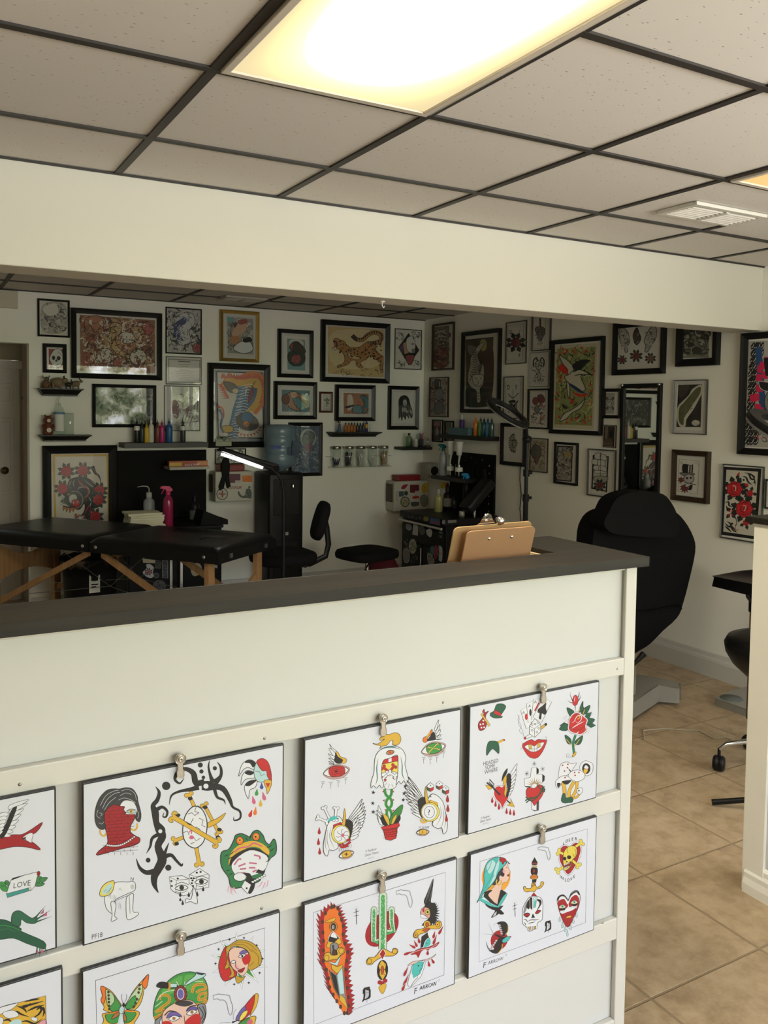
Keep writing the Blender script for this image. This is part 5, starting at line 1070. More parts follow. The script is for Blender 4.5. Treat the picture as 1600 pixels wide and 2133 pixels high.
# ---- back wall, left group
def a(d):
    d.poly('e6e2c8', '290,158 488,176 490,412 296,402')
    d.poly('b9b7a4', '310,190 470,190 470,380 310,380', 1); d.scatter('300,175 478,185 478,395 305,390', ['55554c', '8b8a7c', 'd8d6c6', '6f6f64'], 110, 46, 3)
    d.poly('e9e6d2', '310,215 400,180 420,250 350,270', 1)
frame(C1, .2875, 'b', '270,142 505,160 508,430 275,418', 14, 'small thin dark frame with a grey dragon drawing, highest at the left by the doorway', art=a, depth=.014)
def a(d):
    d.poly('efe9dc', '570,255 1132,296 1135,698 575,678'); d.poly('a86a3a', '578,263 1124,303 1126,688 582,668')
    d.scatter('578,263 1124,303 1126,688 582,668', ['6e2f1c', 'c77a3a', 'e9dcc0', '8a3f22', 'd98c3c', 'b5522a', 'efe6d0', 'd6a94a'], 420, 95, 5)
    d.poly('d07a35', '620,290 700,270 760,300 760,380 690,410 620,370', 1, '3c1d12', 5); d.poly('efe6d0', '640,310 665,300 660,340', 1); d.poly('efe6d0', '720,320 745,310 740,350', 1); d.line('k', 6, '650,330 690,390 735,335')
    d.poly('e0b04a', '800,330 880,330 870,400 830,430 860,500 940,560 920,580 830,530 790,460', 1, '4a2a14', 5)
    for x, y in ((815, 360), (830, 400), (825, 450), (850, 490), (890, 530), (920, 555)): d.line('k', 7, [(x-25, y), (x+25, y-15)], taper=2)
    d.ell('efe6d0', 920, 430, 60, 42, 10, '4a2a14', 5); d.ell('e8dcc2', 760, 560, 62, 55, 0, '4a2a14', 6); d.ell('e8dcc2', 1000, 570, 60, 55, 0, '4a2a14', 6); d.poly('8a2f1c', '740,590 780,590 770,630 745,625', 1); d.poly('8a2f1c', '985,595 1020,595 1010,630', 1)
    d.ell('c0522a', 850, 610, 32, 38, 0, '4a2a14', 5); d.poly('b8482a', '590,560 630,530 660,580 640,640 600,640', 1); d.poly('d4503a', '1030,330 1090,320 1110,380 1060,410', 1, 'k', 4)
    d.scatter('578,263 1124,303 1126,688 582,668', ['3c1d12', '6e2f1c', 'e9dcc0', 'c77a3a', '2a1510'], 420, 48, 15, w=.16)
    for i in range(7): d.line('k', 8, [(1050+i*10, 530+i*14), (1090+i*5, 510+i*14)], taper=2)
frame(C1, .2875, 'b', '515,205 1175,258 1178,742 520,717', 36, 'large wide black frame with an orange and brown print of several tigers', art=a, depth=.032)
def a(d):
    d.poly('b8343a', '352,508 458,514 460,655 355,650'); d.poly('e8e6dc', '375,540 400,512 440,515 458,560 455,610 430,640 395,645 370,610 358,580', 1, 'k', 4); d.ell('k', 388, 575, 12, 16); d.ell('k', 425, 578, 14, 16); d.poly('k', '400,600 408,585 416,602', 1); d.line('k', 4, '380,622 400,630 425,622'); d.line('8b8a80', 4, '420,530 450,560')
frame(C1, .2875, 'b', '308,468 482,478 486,687 315,683', 26, 'small thick black frame with a white skull on red, beside the white door', art=a)
def a(d):
    d.poly('cfcdc6', '1212,216 1452,232 1455,545 1218,538'); d.scatter('1212,216 1452,232 1455,545 1218,538', ['38343a', '6a6670', 'b9b6b4', '4a4450', 'e4e2dc'], 230, 60, 8)
    d.poly('d9dbe2', '1270,300 1330,250 1400,260 1410,330 1370,380 1380,460 1300,480 1275,400', 1, 'k', 4); d.poly('3f4f96', '1265,330 1300,300 1340,280 1350,320 1310,350 1300,400 1330,450 1280,440 1260,390', 1); d.poly('b9404c', '1395,490 1425,470 1455,490 1450,540 1405,530', 1, 'k', 3)
    d.scatter('1212,216 1452,232 1455,545 1218,538', ['38343a', '6a6670', 'e4e2dc'], 130, 40, 18, w=.14)
    for i in range(30): d.ell('e8e8ee', 1275+(i*29) % 70, 340+(i*17) % 110, 4)
frame(C1, .2875, 'b', '1198,205 1462,222 1465,552 1205,545', 9, 'thin black frame with a blue and grey lion dog print', art=a, depth=.012, gm=glass_s)
def a(d):
    d.poly('e4e3d6', '1212,570 1455,582 1455,765 1212,760'); 
    for i in range(44): d.ell('9b9a88', 1222+i*5.2, 584+(i*.25), 4); d.ell('9b9a88', 1222+i*5.2, 750+(i*.1), 4)
    for i in range(22): d.ell('9b9a88', 1222, 590+i*7.4, 4); d.ell('9b9a88', 1447, 596+i*7.2, 4)
    d.line('6a6a60', 7, '1290,600 1380,605', 0)
    for i, w_ in enumerate((60, 40, 90, 50, 100, 80, 100, 95, 60)): d.line('8a8a80', 3, [(1335-w_*.7, 622+i*13), (1335+w_*.7, 625+i*13)], 0)
frame(C1, .2875, 'b', '1203,560 1463,573 1462,772 1203,768', 7, 'thin silver frame with a printed certificate', silverfr, art=a, depth=.012, gm=glass_s)
def a(d):
    d.poly('d6d5ca', '1200,785 1442,790 1445,1098 1202,1096'); d.poly('8f2f38', '1245,900 1275,880 1300,930 1290,1010 1255,1000', 1); d.poly('b5707a', '1320,900 1360,900 1370,960 1330,980', 1)
    for i in range(5): d.line('7a7a6c', 7, [(1300+i*22, 1080), (1340+i*22, 960), (1330+i*25, 860-i*6)], taper=2)
    d.scatter('1300,830 1440,830 1440,1090 1230,1090', ['8a8a7e', 'b9b8ac', 'eae9e0'], 60, 50, 2)
frame(C1, .2875, 'b', '1190,775 1450,780 1453,1108 1193,1105', 7, 'thin silver frame with a red figure print, just under the certificate', silverfr, art=a, depth=.012, gm=glass_s)
def a(d):
    d.poly('4c4e48', '690,785 1112,795 1118,1062 695,1058'); d.scatter('690,785 1112,795 1118,1062 695,1058', ['2d302c', '6a6d62', '7f8075', '3a3d3a', '9a9a8c'], 120, 90, 4); d.text('1961', 800, 1005, 60, 1, .02, 'a')
frame(C1, .2875, 'b', '665,762 1130,775 1138,1080 675,1078', 24, 'black frame whose dark glass mirrors the trees outside, above the ink bottles', art=a, gm=glass_mat('mirror_like_glass', refl=.45))
# panther poster
def a(d):
    d.poly('d8b23c', '378,160 785,158 800,700 396,700'); d.poly('ece6d4', '398,178 770,175 782,720 410,720')
    d.poly('k', '500,350 560,325 630,330 690,370 730,430 745,500 715,545 668,560 662,600 680,628 560,628 545,612 590,598 612,560 610,520 580,560 545,560 500,535 465,520 440,500 470,470 455,450 480,420', 1)
    d.line('k', 30, '668,248 690,295 722,325 732,395', taper=1); d.line('8a887c', 5, '672,262 700,300 716,335')
    for p in ('560,335 590,380 640,410 640,450 600,480', '600,335 650,380 690,410 705,460 690,520', '520,350 505,380 510,410', '545,340 530,370 540,400', '660,350 705,395 725,440', '640,470 660,500 650,545', '690,470 700,500 685,540', '620,400 580,400 560,420'): d.line('c9c6b8', 8, p, taper=2)
    for p in ('585,345 600,385 640,420 630,470 600,500', '650,520 630,560 610,600', '660,540 650,590 660,620', '570,355 580,385'): d.line('d0343a', 8, p, taper=2)
    d.poly('4a4a48', '455,500 480,455 520,430 570,435 600,480 590,530 550,555 510,545 480,525', 1, 'c9c6b8', 4); d.poly('e4e2d4', '500,470 525,450 555,460 560,500 535,520 505,510', 1, 'k', 4); d.poly('d0343a', '525,495 560,488 582,510 565,545 540,548 522,520', 1, 'k', 4); d.ell('Y', 498, 452, 8, 6); d.ell('k', 498, 452, 3); d.poly('k', '480,440 500,425 520,432 505,445'); d.line('w', 5, '530,505 535,520'); d.line('w', 5, '565,500 562,515')
    for q in ('432,500 475,490', '430,515 478,500', '436,530 480,510', '440,470 475,478'): d.line('6a6a64', 3, q)
    for x, y in ((462, 548), (484, 558), (508, 562), (532, 556), (548, 606), (572, 612), (598, 616)): d.drop('e07a2c', x, y+4, 36, 17, 190, 'k', 3)
    d.line('k', 9, '455,535 500,545 545,540')
    for x, y in ((480, 285), (600, 278), (452, 410), (720, 425), (712, 490), (690, 612)): d.rose(x, y, 40, 'cc2f36', '2b4a3a')
frame(C5, .2875, 'b', '305,98 845,98 858,745 320,745', 58, 'very large deep black frame with a black panther and red roses print', sat=1, art=a, depth=.045, gm=glass_s)
# ---- back wall, middle
def a(d):
    d.poly('dcd9cd', '172,190 385,212 388,505 180,492'); d.poly('a9a69a', '185,208 372,224 376,482 192,470'); d.scatter('185,208 372,224 376,482 192,470', ['3a3833', '6a6860', 'e0ddd0', '8a887e'], 130, 50, 6)
    d.ell('d08a3a', 245, 375, 42, 36); d.poly('e6b07a', '220,320 280,250 330,260 310,320 240,350', 1); d.poly('c04a3a', '265,240 320,222 330,250 280,265', 1); d.poly('w', '230,440 280,390 350,390 370,450 300,475', 1, 'k', 4); d.poly('k', '300,370 350,355 365,385 310,395', 1); d.poly('t', '185,208 225,212 222,245 188,245')
frame(C2, .2875, 'b', '130,155 415,172 425,538 143,530', 24, 'gold frame with a wave and orange sun print', goldfr, mat_w=14, art=a, depth=.03)
def a(d):
    d.poly('8f9aa0', '92,590 455,604 468,1112 110,1115'); d.poly('k', '105,602 443,614 452,1092 118,1085'); d.poly('e2dfd4', '114,610 436,622 444,1084 126,1077')
    body = '250,760 290,720 340,690 395,690 415,740 400,830 340,880 300,960 290,1010'
    d.line('e07a2c', 118, '165,660 230,700 290,690 370,660 415,690 410,800 350,880'); d.line('e8b23a', 92, '170,670 240,710 300,700 370,675 405,700 398,790 340,870')
    R_ = random.Random(9)
    for p in crom(parse('150,640 230,640 300,650 370,640 430,660 440,740 425,820'), False, 6): d.poly('d4562a', [(p[0]-12, p[1]+14), (p[0]+R_.uniform(-14, 10), p[1]-24), (p[0]+12, p[1]+12)])
    d.line('2f6a96', 74, '370,720 350,800 300,860 260,920 235,1000 225,1090'); d.line('3f7fae', 60, '290,710 280,800 250,900 235,1000')
    for i in range(20): y = 700+i*20; x = 350-i*6; d.line('dfe6ea', 5, [(x-50, y+8), (x, y-4), (x+30, y+6)])
    for i in range(12): d.line('dfe6ea', 4, [(250-i, 720+i*28), (300-i*2, 715+i*28)], 0)
    d.line('d8b23c', 14, '300,700 400,660 430,740 400,850 320,900 270,930'); d.poly('8f2438', '345,760 370,715 378,745 360,800 335,835', 1, 'k', 3)
    d.ell('5a5650', 330, 970, 88, 62, 20); d.ell('3f7fae', 330, 940, 45, 42, 0, 'k', 4); d.ell('e08a3a', 325, 985, 26, 24, 0, 'k', 4); d.poly('6a655c', '160,680 230,690 260,730 220,760 180,730', 1, 'k', 4); d.ell('e8d9b0', 245, 745, 24, 20, 0, 'k', 3)
    for i in range(9): a_ = .2+i*.25; d.poly('d4562a', [(330+90*math.cos(a_), 990+70*math.sin(a_)), (330+118*math.cos(a_+.05), 990+95*math.sin(a_+.05)), (330+90*math.cos(a_+.18), 990+70*math.sin(a_+.18))])
    for i in range(10): a_ = .3+i*.22; d.line('2a2824', 4, [(300+40*math.cos(a_), 960+30*math.sin(a_)), (320+84*math.cos(a_), 975+58*math.sin(a_))])
    d.line('d8603a', 12, '110,860 150,870 160,930 140,960'); d.line('2f6a96', 16, '130,880 150,930 140,1000 160,1050'); d.poly('d8b23c', '150,1000 220,1000 225,1040 170,1045', 1, 'k', 4)
    for i in range(8): d.poly('d4562a', [(150+i*7, 700+i*12), (105+i*6, 690+i*16), (150+i*7, 716+i*12)])
frame(C2, .2875, 'b', '42,540 495,557 502,1155 57,1157', 42, 'tall black frame with a blue serpent and orange flames print, left of the water jug', sat=.95, art=a, depth=.035, gm=glass_s)
dlr = on(467, 922, 1, YB-.05)
t = thing('banknote', 'green banknote tucked in the corner of the blue serpent frame', 'banknote', (dlr.x, YB-.0365, dlr.z)); bpy.context.view_layer.update()
MB().box(-.066, .066, -.001, 0, -.028, .028).build('paper', mat('banknote_green', (.38, .42, .30), .7), t)
d = Draw(420, 600, .2875, 1, YB-.0377, .8); d.ell('5c6b4a', 165, 1092, 14, 16, 0, '3a4632', 3); d.ell('8a9678', 125, 1090, 8, 10, 0, '3a4632', 2); d.ell('8a9678', 205, 1095, 8, 10, 0, '3a4632', 2); d.line('3a4632', 3, '105,1072 228,1078 226,1112 104,1108', 0, closed=True); d.build(t)
def a(d):
    d.poly('6fb0bb', '620,365 750,375 752,600 622,590'); d.poly('dfe0d6', '640,380 700,372 740,400 700,470 640,440', 1); d.poly('4a4038', '650,400 700,390 755,460 700,480 640,440', 1, 'k', 4); d.poly('2b4a3a', '630,470 660,460 690,480 740,470 750,520 720,560 660,560 625,520', 1, 'k', 4); d.poly('b04030', '640,410 660,400 655,450', 1); d.rose(685, 515, 36, 'c8484a', '2b4a3a')
frame(C2, .2875, 'b', '555,292 813,310 812,655 557,645', 28, 'medium black frame with a red rose and bird print on pale blue', mat_w=18, art=a, depth=.028)
def a(d):
    d.poly('e0c07a', '915,275 1335,305 1330,650 915,620'); d.poly('ecd9a0', '950,320 1290,330 1280,560 960,560', 1)
    d.line('4a2a14', 32, '1240,400 1292,385 1298,340 1250,322 1205,340 1170,372 1125,372 1092,345'); d.line('c98c48', 24, '1240,400 1292,385 1298,340 1250,322 1205,340 1170,372 1125,372'); d.line('2c1810', 24, '1130,373 1110,366 1090,344')
    d.poly('c98c48', '958,372 985,366 1010,378 1035,388 1048,408 1075,428 1110,432 1150,425 1185,398 1215,385 1245,395 1262,425 1265,455 1290,480 1320,500 1325,520 1310,575 1318,605 1300,610 1292,570 1290,530 1255,515 1235,495 1210,490 1195,515 1165,528 1150,545 1170,575 1150,580 1120,560 1118,525 1085,525 1070,545 1045,560 1010,572 985,575 985,562 1020,550 1038,520 1030,480 1010,455 985,440 970,425', 1, '4a2a14', 4)
    d.poly('e0c896', '1040,470 1075,500 1120,515 1160,500 1120,500 1080,480', 1)
    d.poly('2a1410', '952,380 975,385 985,400 985,425 965,450 955,440 962,412', 1); d.poly('b85a4a', '962,395 975,395 976,425 966,432', 1); d.poly('e8dcb8', '945,432 965,450 980,440 972,425 960,432', 1, '2a1410', 3); d.line('2a1410', 4, '990,385 1012,390'); d.ell('2a1410', 1005, 384, 5, 3)
    R_ = random.Random(2); k_ = 0
    while k_ < 95:
        x, y = R_.uniform(1000, 1300), R_.uniform(380, 560)
        top = 385+max(0, 1060-x)*.0+(45 if 1060 < x < 1160 else 12); bot = 505 if x < 1240 else 540
        if x < 1050: top, bot = 400, 470
        if top < y < bot: d.ell('3a1c12', x, y, R_.uniform(4, 7.5), R_.uniform(3, 6), R_.uniform(0, 90)); k_ += 1
    for x, y in ((1055, 530), (1040, 548), (1010, 562), (1130, 545), (1150, 560), (1300, 530), (1300, 560), (1305, 590), (1080, 515)): d.ell('3a1c12', x, y, 5, 4)
    for p in crom(parse('1240,395 1300,380 1300,330 1250,320 1200,340 1160,370 1110,365'), False, 3): d.ell('3a1c12', p[0], p[1], 6, 9)
    d.scatter('930,590 1330,590 1325,650 930,640', ['8a6a3c', 'b8924a'], 30, 40, 3)
frame(C2, .2875, 'b', '870,225 1370,260 1365,692 870,678', 35, 'wide black frame with a snarling spotted leopard on yellow', sat=.85, mat_w=10, art=a, depth=.032, gm=glass_s)
def a(d):
    d.poly('k', '1500,325 1578,450 1500,560 1425,430'); d.poly('6a4a8a', '1430,430 1465,400 1460,480'); d.poly('d8a06a', '1460,400 1500,380 1500,470 1470,480'); d.poly('e8e6e0', '1485,370 1530,350 1550,420 1530,470 1490,450', 1, 'k', 3); d.ell('a', 1530, 405, 10, 8); d.poly('b8404a', '1480,490 1540,490 1520,555 1490,540', 1, 'k', 3); d.ell('8a8a86', 1535, 455, 14, 18)
    for x, y in ((1440, 345), (1560, 340), (1445, 550), (1562, 550)): d.scatter([(x-28, y-28), (x+28, y-28), (x+28, y+28), (x-28, y+28)], ['6a6a66', '2a2a2a', 'b0b0aa'], 22, 30, x)
frame(C2, .2875, 'b', '1402,292 1598,303 1595,592 1400,588', 6, 'thin frame with a lady in a black diamond, next to the room corner', greyfr, art=a, depth=.01)
def a(d):
    d.poly('4f98a8', '580,735 790,742 788,900 582,895'); d.poly('c07a44', '590,800 610,770 660,755 720,770 760,800 770,850 740,830 700,790 660,790 680,850 720,890 660,880 620,850 600,830', 1, '4a2a1c', 5); d.ell('8a4a34', 610, 805, 30, 34, 0, '4a2a1c', 5); d.ell('w', 760, 770, 14, 12, 0, 'k', 4); d.poly('d8a070', '640,760 680,750 700,780 660,800', 1, 'k', 3); d.line('k', 5, '640,740 650,750'); d.line('k', 5, '660,738 668,750'); d.line('c07a44', 18, '740,840 770,870 780,895', taper=1); d.line('c07a44', 16, '620,850 610,880 640,890', taper=1)
frame(C2, .2875, 'b', '527,672 838,683 840,953 530,950', 28, 'wide black frame with an orange octopus print on blue', mat_w=24, art=a, depth=.03, gm=glass_s)
def a(d): d.poly('d9d9cf', '878,770 938,770 938,886 880,886'); d.line('6a8a4a', 6, '908,860 905,800'); d.leafs('7a9a5a', 908, 820, 4, 26, (-150, -90, -30, 60), .3, 'k', 2); d.line('a', 3, '885,880 935,880', 0)
frame(C2, .2875, 'b', '855,750 953,752 953,903 857,903', 15, 'tiny red-brown frame with a plant sketch', redfr, art=a, depth=.018)
def a(d):
    d.poly('c8753c', '1028,760 1220,765 1218,915 1030,912'); d.poly('e9dfc8', '1060,780 1090,780 1100,850 1060,890', 1); d.poly('3f8a98', '1150,780 1200,790 1215,860 1180,910 1150,880 1180,840', 1, 'k', 4); d.poly('5aa0a8', '1100,860 1150,850 1160,905 1100,900', 1, 'k', 4); d.ell('c8753c', 1190, 880, 12); d.poly('k', '1040,860 1100,845 1095,858 1050,872', 1)
frame(C2, .2875, 'b', '972,695 1265,708 1260,968 975,960', 28, 'black frame with an orange and teal serpent print above the small bottle shelf', mat_w=24, art=a, depth=.03, gm=glass_mat('very_glossy_glass', refl=1.3))
def a(d):
    d.poly('222224', '1428,870 1428,810 1448,782 1480,778 1502,800 1512,840 1525,880 1530,920 1520,945 1500,915 1505,950 1485,925 1478,955 1460,930 1452,965 1440,930 1428,950', 1)
    d.poly('c8c8c0', '1462,815 1480,808 1488,835 1478,856 1462,845', 1); d.line('k', 3, '1466,828 1474,826'); d.line('k', 3, '1470,845 1478,843'); d.poly('c8c8c0', '1452,870 1475,866 1490,885 1500,900 1485,905 1470,892 1455,900', 1); d.poly('c8c8c0', '1505,880 1522,890 1526,915 1512,905', 1)
    for i in range(12): d.line(['6a6a6c', 'a8a8a4'][i % 2], 2.5, [(1434+i*7, 830+abs(i-6)*5), (1430+i*8, 880+i*2), (1434+i*8, 930)])
frame(C2, .2875, 'b', '1357,708 1580,712 1578,1027 1357,1025', 27, 'black frame with an ink drawing of a long-haired woman, nearest the room corner', mat_w=18, art=a, depth=.028)
def a(d):
    q = '210,320 0,0'; d.poly('52708c', '655,340 862,350 872,1180 660,1180'); d.scatter('655,340 862,350 866,700 660,700', ['3a5874', '6f8ca6', '8aa4b8', '2d4660'], 200, 60, 3)
    d.ell('b0b8b0', 760, 110+340, 75, 80)
def ship(d):
    d.poly('4a6a88', '188,52 250,52 252,318 190,318')
frame((0, 0), 1, 'b', '601,880 672,880 673,991 604,993', 7, 'black frame with a blue print of a ship in waves, half behind the water jug', depth=.028, art=lambda d: (
    d.poly('4f6e8c', '606,886 668,886 668,986 608,987'), d.scatter('608,888 666,888 666,930 608,930', ['7f9ab4', '3a5874', '5f7f9c'], 60, 14, 2),
    d.ell('b3bcb2', 642, 912, 17, 19), d.poly('7d8f86', '630,915 636,903 650,902 655,912 648,925 634,926', 1, '2a3440', 1.2), d.line('2a3440', 1.4, '632,906 640,898 652,901 656,908 650,912'), d.line('2a3440', 1.2, '638,903 646,908 640,915'),
    d.poly('9a6a70', '635,928 650,922 648,942 638,942', 1), d.scatter('608,930 667,930 667,984 608,985', ['30506e', '86a0b8', '2c3f54', '6a88a2', '405f58', 'a9bac6'], 150, 11, 7)))
# ---- right wall
def a(d): d.poly('8a7a6a', '172,248 305,232 300,578 170,582'); d.scatter('172,248 305,232 300,578 170,582', ['6a3030', 'b0a890', '3c3430', '8a4a40', 'c8c0a8'], 150, 60, 1); d.line('e4dcc8', 10, '190,300 230,280 280,300'); d.line('e4dcc8', 8, '190,340 240,320 285,330'); d.poly('8f3a34', '185,440 290,430 285,570 185,575', 1); d.scatter('185,440 290,430 285,570 185,575', ['b8a088', '2c2422', 'b05a4a'], 60, 40, 6)
frame(C3, .25, 'r', '155,222 333,202 328,602 155,607', 17, 'dark brown frame with a crowded red and grey scene, first on the right wall', brownfr, art=a, depth=.025)
def a(d): d.poly('b8a8a0', '145,676 282,676 274,988 138,984'); d.scatter('145,676 282,676 274,988 138,984', ['7a3a34', '8a8a88', '4a4a4c', 'd8d0c8', 'a8605a'], 130, 50, 2); d.poly('3c3c3e', '180,720 190,680 235,690 240,750 200,770', 1, 'k', 4); d.poly('9a9a98', '190,770 240,760 250,830 210,860 185,820', 1, 'k', 4); d.poly('8a8a8c', '190,880 250,880 245,960 185,960', 1, 'k', 4); d.line('w', 6, '222,700 225,745'); d.line('w', 6, '238,700 240,745')
frame(C3, .25, 'r', '135,663 292,662 282,998 130,993', 9, 'thin dark frame with a top-hatted skeleton scene, under the brown frame by the corner', brownfr, art=a, depth=.02)
def a(d): d.poly('6a4a4c', '172,1030 235,1032 230,1190 168,1186'); d.poly('c87a74', '180,1040 225,1040 220,1070 182,1070', 1); d.poly('b8b8b4', '192,1090 205,1075 220,1130 190,1150', 1, 'k', 3)
frame(C3, .25, 'r', '160,1015 247,1018 240,1205 155,1200', 12, 'tiny dark frame with a maroon picture, behind the left end of the long black shelf', blackfr, art=a, depth=.015)
def a(d): d.poly('7c7c66', '274,1040 322,1042 318,1182 270,1180'); d.ell('a8a890', 296, 1110, 16, 40); d.line('3a3a30', 4, '296,1080 290,1140')
frame(C3, .25, 'r', '260,1025 335,1028 330,1197 258,1195', 13, 'tiny dark frame with a sepia figure, right of the maroon one behind the shelf', blackfr, art=a, depth=.015)
def a(d):
    d.poly('4a4234', '440,350 672,326 660,900 445,905'); d.poly('5c3c38', '540,420 665,400 660,820 560,830', 1); d.poly('3a3c2c', '445,760 520,700 600,760 660,850 660,900 445,905', 1)
    d.ell('c9b83c', 588, 395, 30, 50); d.poly('8a8a88', '455,400 520,410 540,430 480,480', 1)
    d.poly('d0cdbc', '500,470 545,400 600,370 560,440 540,480 560,540 590,560 595,640 590,720 560,760 565,860 535,870 530,780 490,750 460,700 465,620 480,560 480,510', 1, 'k', 4)
    for i in range(16): y = 450+i*14; d.line('k', 6, [(495-i*1.5, y), (520, y-8), (545+i*1.5, y+6)], taper=2)
    for i in range(11): y = 560+i*9; d.line('k', 5, [(560-i*3, y-60), (575-i*2, y-30), (590-i*3, y-5)], taper=2)
    for p in ('470,640 490,660 480,690', '475,610 500,625', '465,670 485,700', '590,660 570,690', '535,790 560,800', '538,815 562,822', '540,840 560,848'): d.line('k', 6, p, taper=2)
    d.poly('e0dcc8', '500,650 540,640 590,650 585,710 545,740 505,710', 1, 'k', 4); d.line('k', 5, '520,670 535,680'); d.line('k', 5, '560,678 575,668'); d.line('k', 4, '545,690 545,715 530,725')
    d.poly('b9b6a0', '425,340 440,338 440,910 415,912')
frame(C3, .25, 'r', '403,293 722,250 700,960 387,962', 34, 'tall black frame with a pale striped tiger walking down a dark print', art=a, depth=.035)
def ink_rose(x, y, r): 
    return lambda d: d.rose(x, y, r, '8f3038', '3c4a3a')
def a(d): d.line('6a6a66', 3, '795,235 925,218 915,520 782,520', 0, closed=True); d.rose(858, 375, 42, '96303a', '2e3a2e', lr=2.1); d.text('D', 806, 305, 46, .9, -.1, 'k', 0, .7, .02); d.text('F', 882, 498, 46, .9, 0, 'k', 0, .7, .02); d.text('/', 885, 290, 40, 1, 0, 'k')
frame(C3, .25, 'r', '777,207 948,185 935,548 763,557', 8, 'thin dark frame with a single red rose card', greyfr, art=a, depth=.012)
def a(d):
    d.line('6a6a66', 3, '775,695 900,692 892,985 768,985', 0, closed=True); d.text('D', 785, 765, 54, 1, 0, 'k', 0, .6, .02); d.text('F', 855, 765, 54, 1, 0, 'k', 0, .6, .02)
    d.ell('c8c8c0', 832, 905, 34, 44, 0, 'k', 5); d.ell('k', 818, 900, 9, 12); d.ell('k', 848, 900, 9, 12); d.line('k', 6, '795,800 835,835 880,795'); d.line('k', 10, '800,860 880,950', 0); d.line('k', 10, '878,860 795,955', 0); d.line('k', 4, '835,760 835,870', 0); d.poly('k', '805,860 832,850 860,858 850,875 812,875')
frame(C3, .25, 'r', '755,655 920,655 908,1010 745,1008', 8, 'thin dark frame with a skull and crossbones card, behind the ring light', greyfr, art=a, depth=.012)
def a(d): d.line('8a8a80', 3, '1008,165 1108,165 1100,425 1000,425', 0, closed=True); d.line('5a4a3c', 14, '1062,170 1062,240', 0); d.poly('8a8078', '1020,255 1062,240 1100,260 1095,310 1060,360 1035,310', 1, '3a3430', 5); d.ell('3a3430', 1045, 290, 9); d.ell('3a3430', 1078, 290, 9); d.scatter('1015,240 1105,240 1085,400 1035,400', ['5a5048', '3a3430'], 40, 30, 3)
frame(C3, .25, 'r', '988,110 1147,125 1132,440 980,442', 7, 'thin dark frame with a dagger and goat skull, topmost beside the red rose card', greyfr, art=a, depth=.02)
def a(d): d.ell('d8d8d0', 1048, 560, 26, 40, 0, 'k', 5); d.line('k', 10, '1010,580 1005,530 1030,500 1040,530'); d.line('k', 10, '1085,580 1095,530 1075,500 1060,530'); d.line('k', 8, '1048,600 1060,640 1040,690 1040,730', taper=1); d.scatter('990,490 1105,490 1095,720 985,720', ['3a3a3a', '8a8a86'], 46, 34, 6); d.poly('c8c8c4', '1035,620 1070,640 1050,700', 1, 'k', 4)
frame(C3, .25, 'r', '972,455 1135,450 1125,742 962,745', 6, 'thin silver frame with a horned head in fine grey lines, just above the colourful dragon', silverfr, art=a, depth=.012)
def a(d): d.line('8a8a80', 3, '978,785 1108,782 1098,1070 970,1065', 0, closed=True); d.ell('b04a50', 1022, 862, 24, 32, 0, 'k', 4); d.poly('a03a48', '1040,820 1080,810 1100,860 1060,880', 1, 'k', 4); d.line('d8803a', 16, '1060,1050 1070,980 1050,930', taper=1); d.scatter('985,880 1095,880 1090,1060 980,1050', ['5a6a4a', 'd8803a', '3a3a3a', '8a8a8a', 'b04a50'], 70, 40, 9); d.ell('8a9aa0', 1035, 930, 20, 30, 0, 'k', 4); d.line('c9b83c', 8, '990,1010 1010,1050')
frame(C3, .25, 'r', '957,760 1133,757 1118,1098 945,1090', 14, 'medium black frame with a small red and orange beast, touching the big shark print', blackfr, art=a, depth=.02)
def a(d):
    d.poly('d8d2b4', '1190,402 1538,376 1508,1100 1152,1082'); d.poly('9aa06a', '1205,428 1522,408 1492,1068 1180,1055')
    R_ = random.Random(3)
    for i in range(170):
        u, v = R_.random(), R_.random(); x = 1205+u*300-v*20; y = 425+v*620
        d.line(R_.choice(['2b2f22', 'd2d49a', 'd2d49a', '6a7444', 'b8bd7c', '20241c']), R_.uniform(7, 14), [(x, y), (x+R_.uniform(-30, 30), y-R_.uniform(10, 30)), (x+R_.uniform(-40, 40), y-R_.uniform(30, 60))], taper=1)
    for i in range(70):
        s_ = i % 4; t_ = R_.random()
        x, y = ((1200+t_*315, 425+R_.uniform(0, 45)-t_*15), (1503-R_.uniform(0, 40)-t_*15+15, 420+t_*630), (1185+t_*305, 1050-R_.uniform(0, 45)+8*t_), (1200+R_.uniform(0, 55)-t_*20, 430+t_*600))[s_]
        d.line('e8352c', R_.uniform(10, 20), [(x, y), (x+R_.uniform(-25, 25), y+R_.uniform(-30, 30))], 0, taper=1)
    for i in range(16): d.line('e8352c', 12, [(1205+i*5, 600+i*3), (1240+i*5, 560+i*5), (1260+i*4, 545+i*6)], taper=2)
    def shark(P, c='d8d4bc'): d.poly(c, P, 1, '15171c', 6)
    shark('1220,480 1260,500 1310,540 1340,580 1330,620 1290,640 1290,600 1250,550'); shark('1265,660 1300,640 1340,610 1400,600 1490,640 1440,640 1400,660 1440,760 1400,780 1340,740 1300,720 1280,690'); shark('1285,700 1310,740 1305,840 1290,800'); shark('1250,890 1290,920 1260,920', '3a4048'); shark('1225,1030 1260,970 1330,930 1400,880 1440,840 1400,920 1330,960 1280,1010')
    d.poly('2c3f6a', '1300,710 1360,740 1430,790 1440,800 1390,790 1330,750', 1); d.poly('20242c', '1330,560 1400,520 1480,520 1440,560 1400,600 1350,600', 1); d.line('k', 8, '1340,620 1400,600 1500,650'); d.line('k', 7, '1350,650 1400,640 1440,650')
    d.line('e8352c', 22, '1330,790 1400,815 1470,805', taper=2); d.line('e8352c', 18, '1310,820 1330,870 1350,880', taper=2)
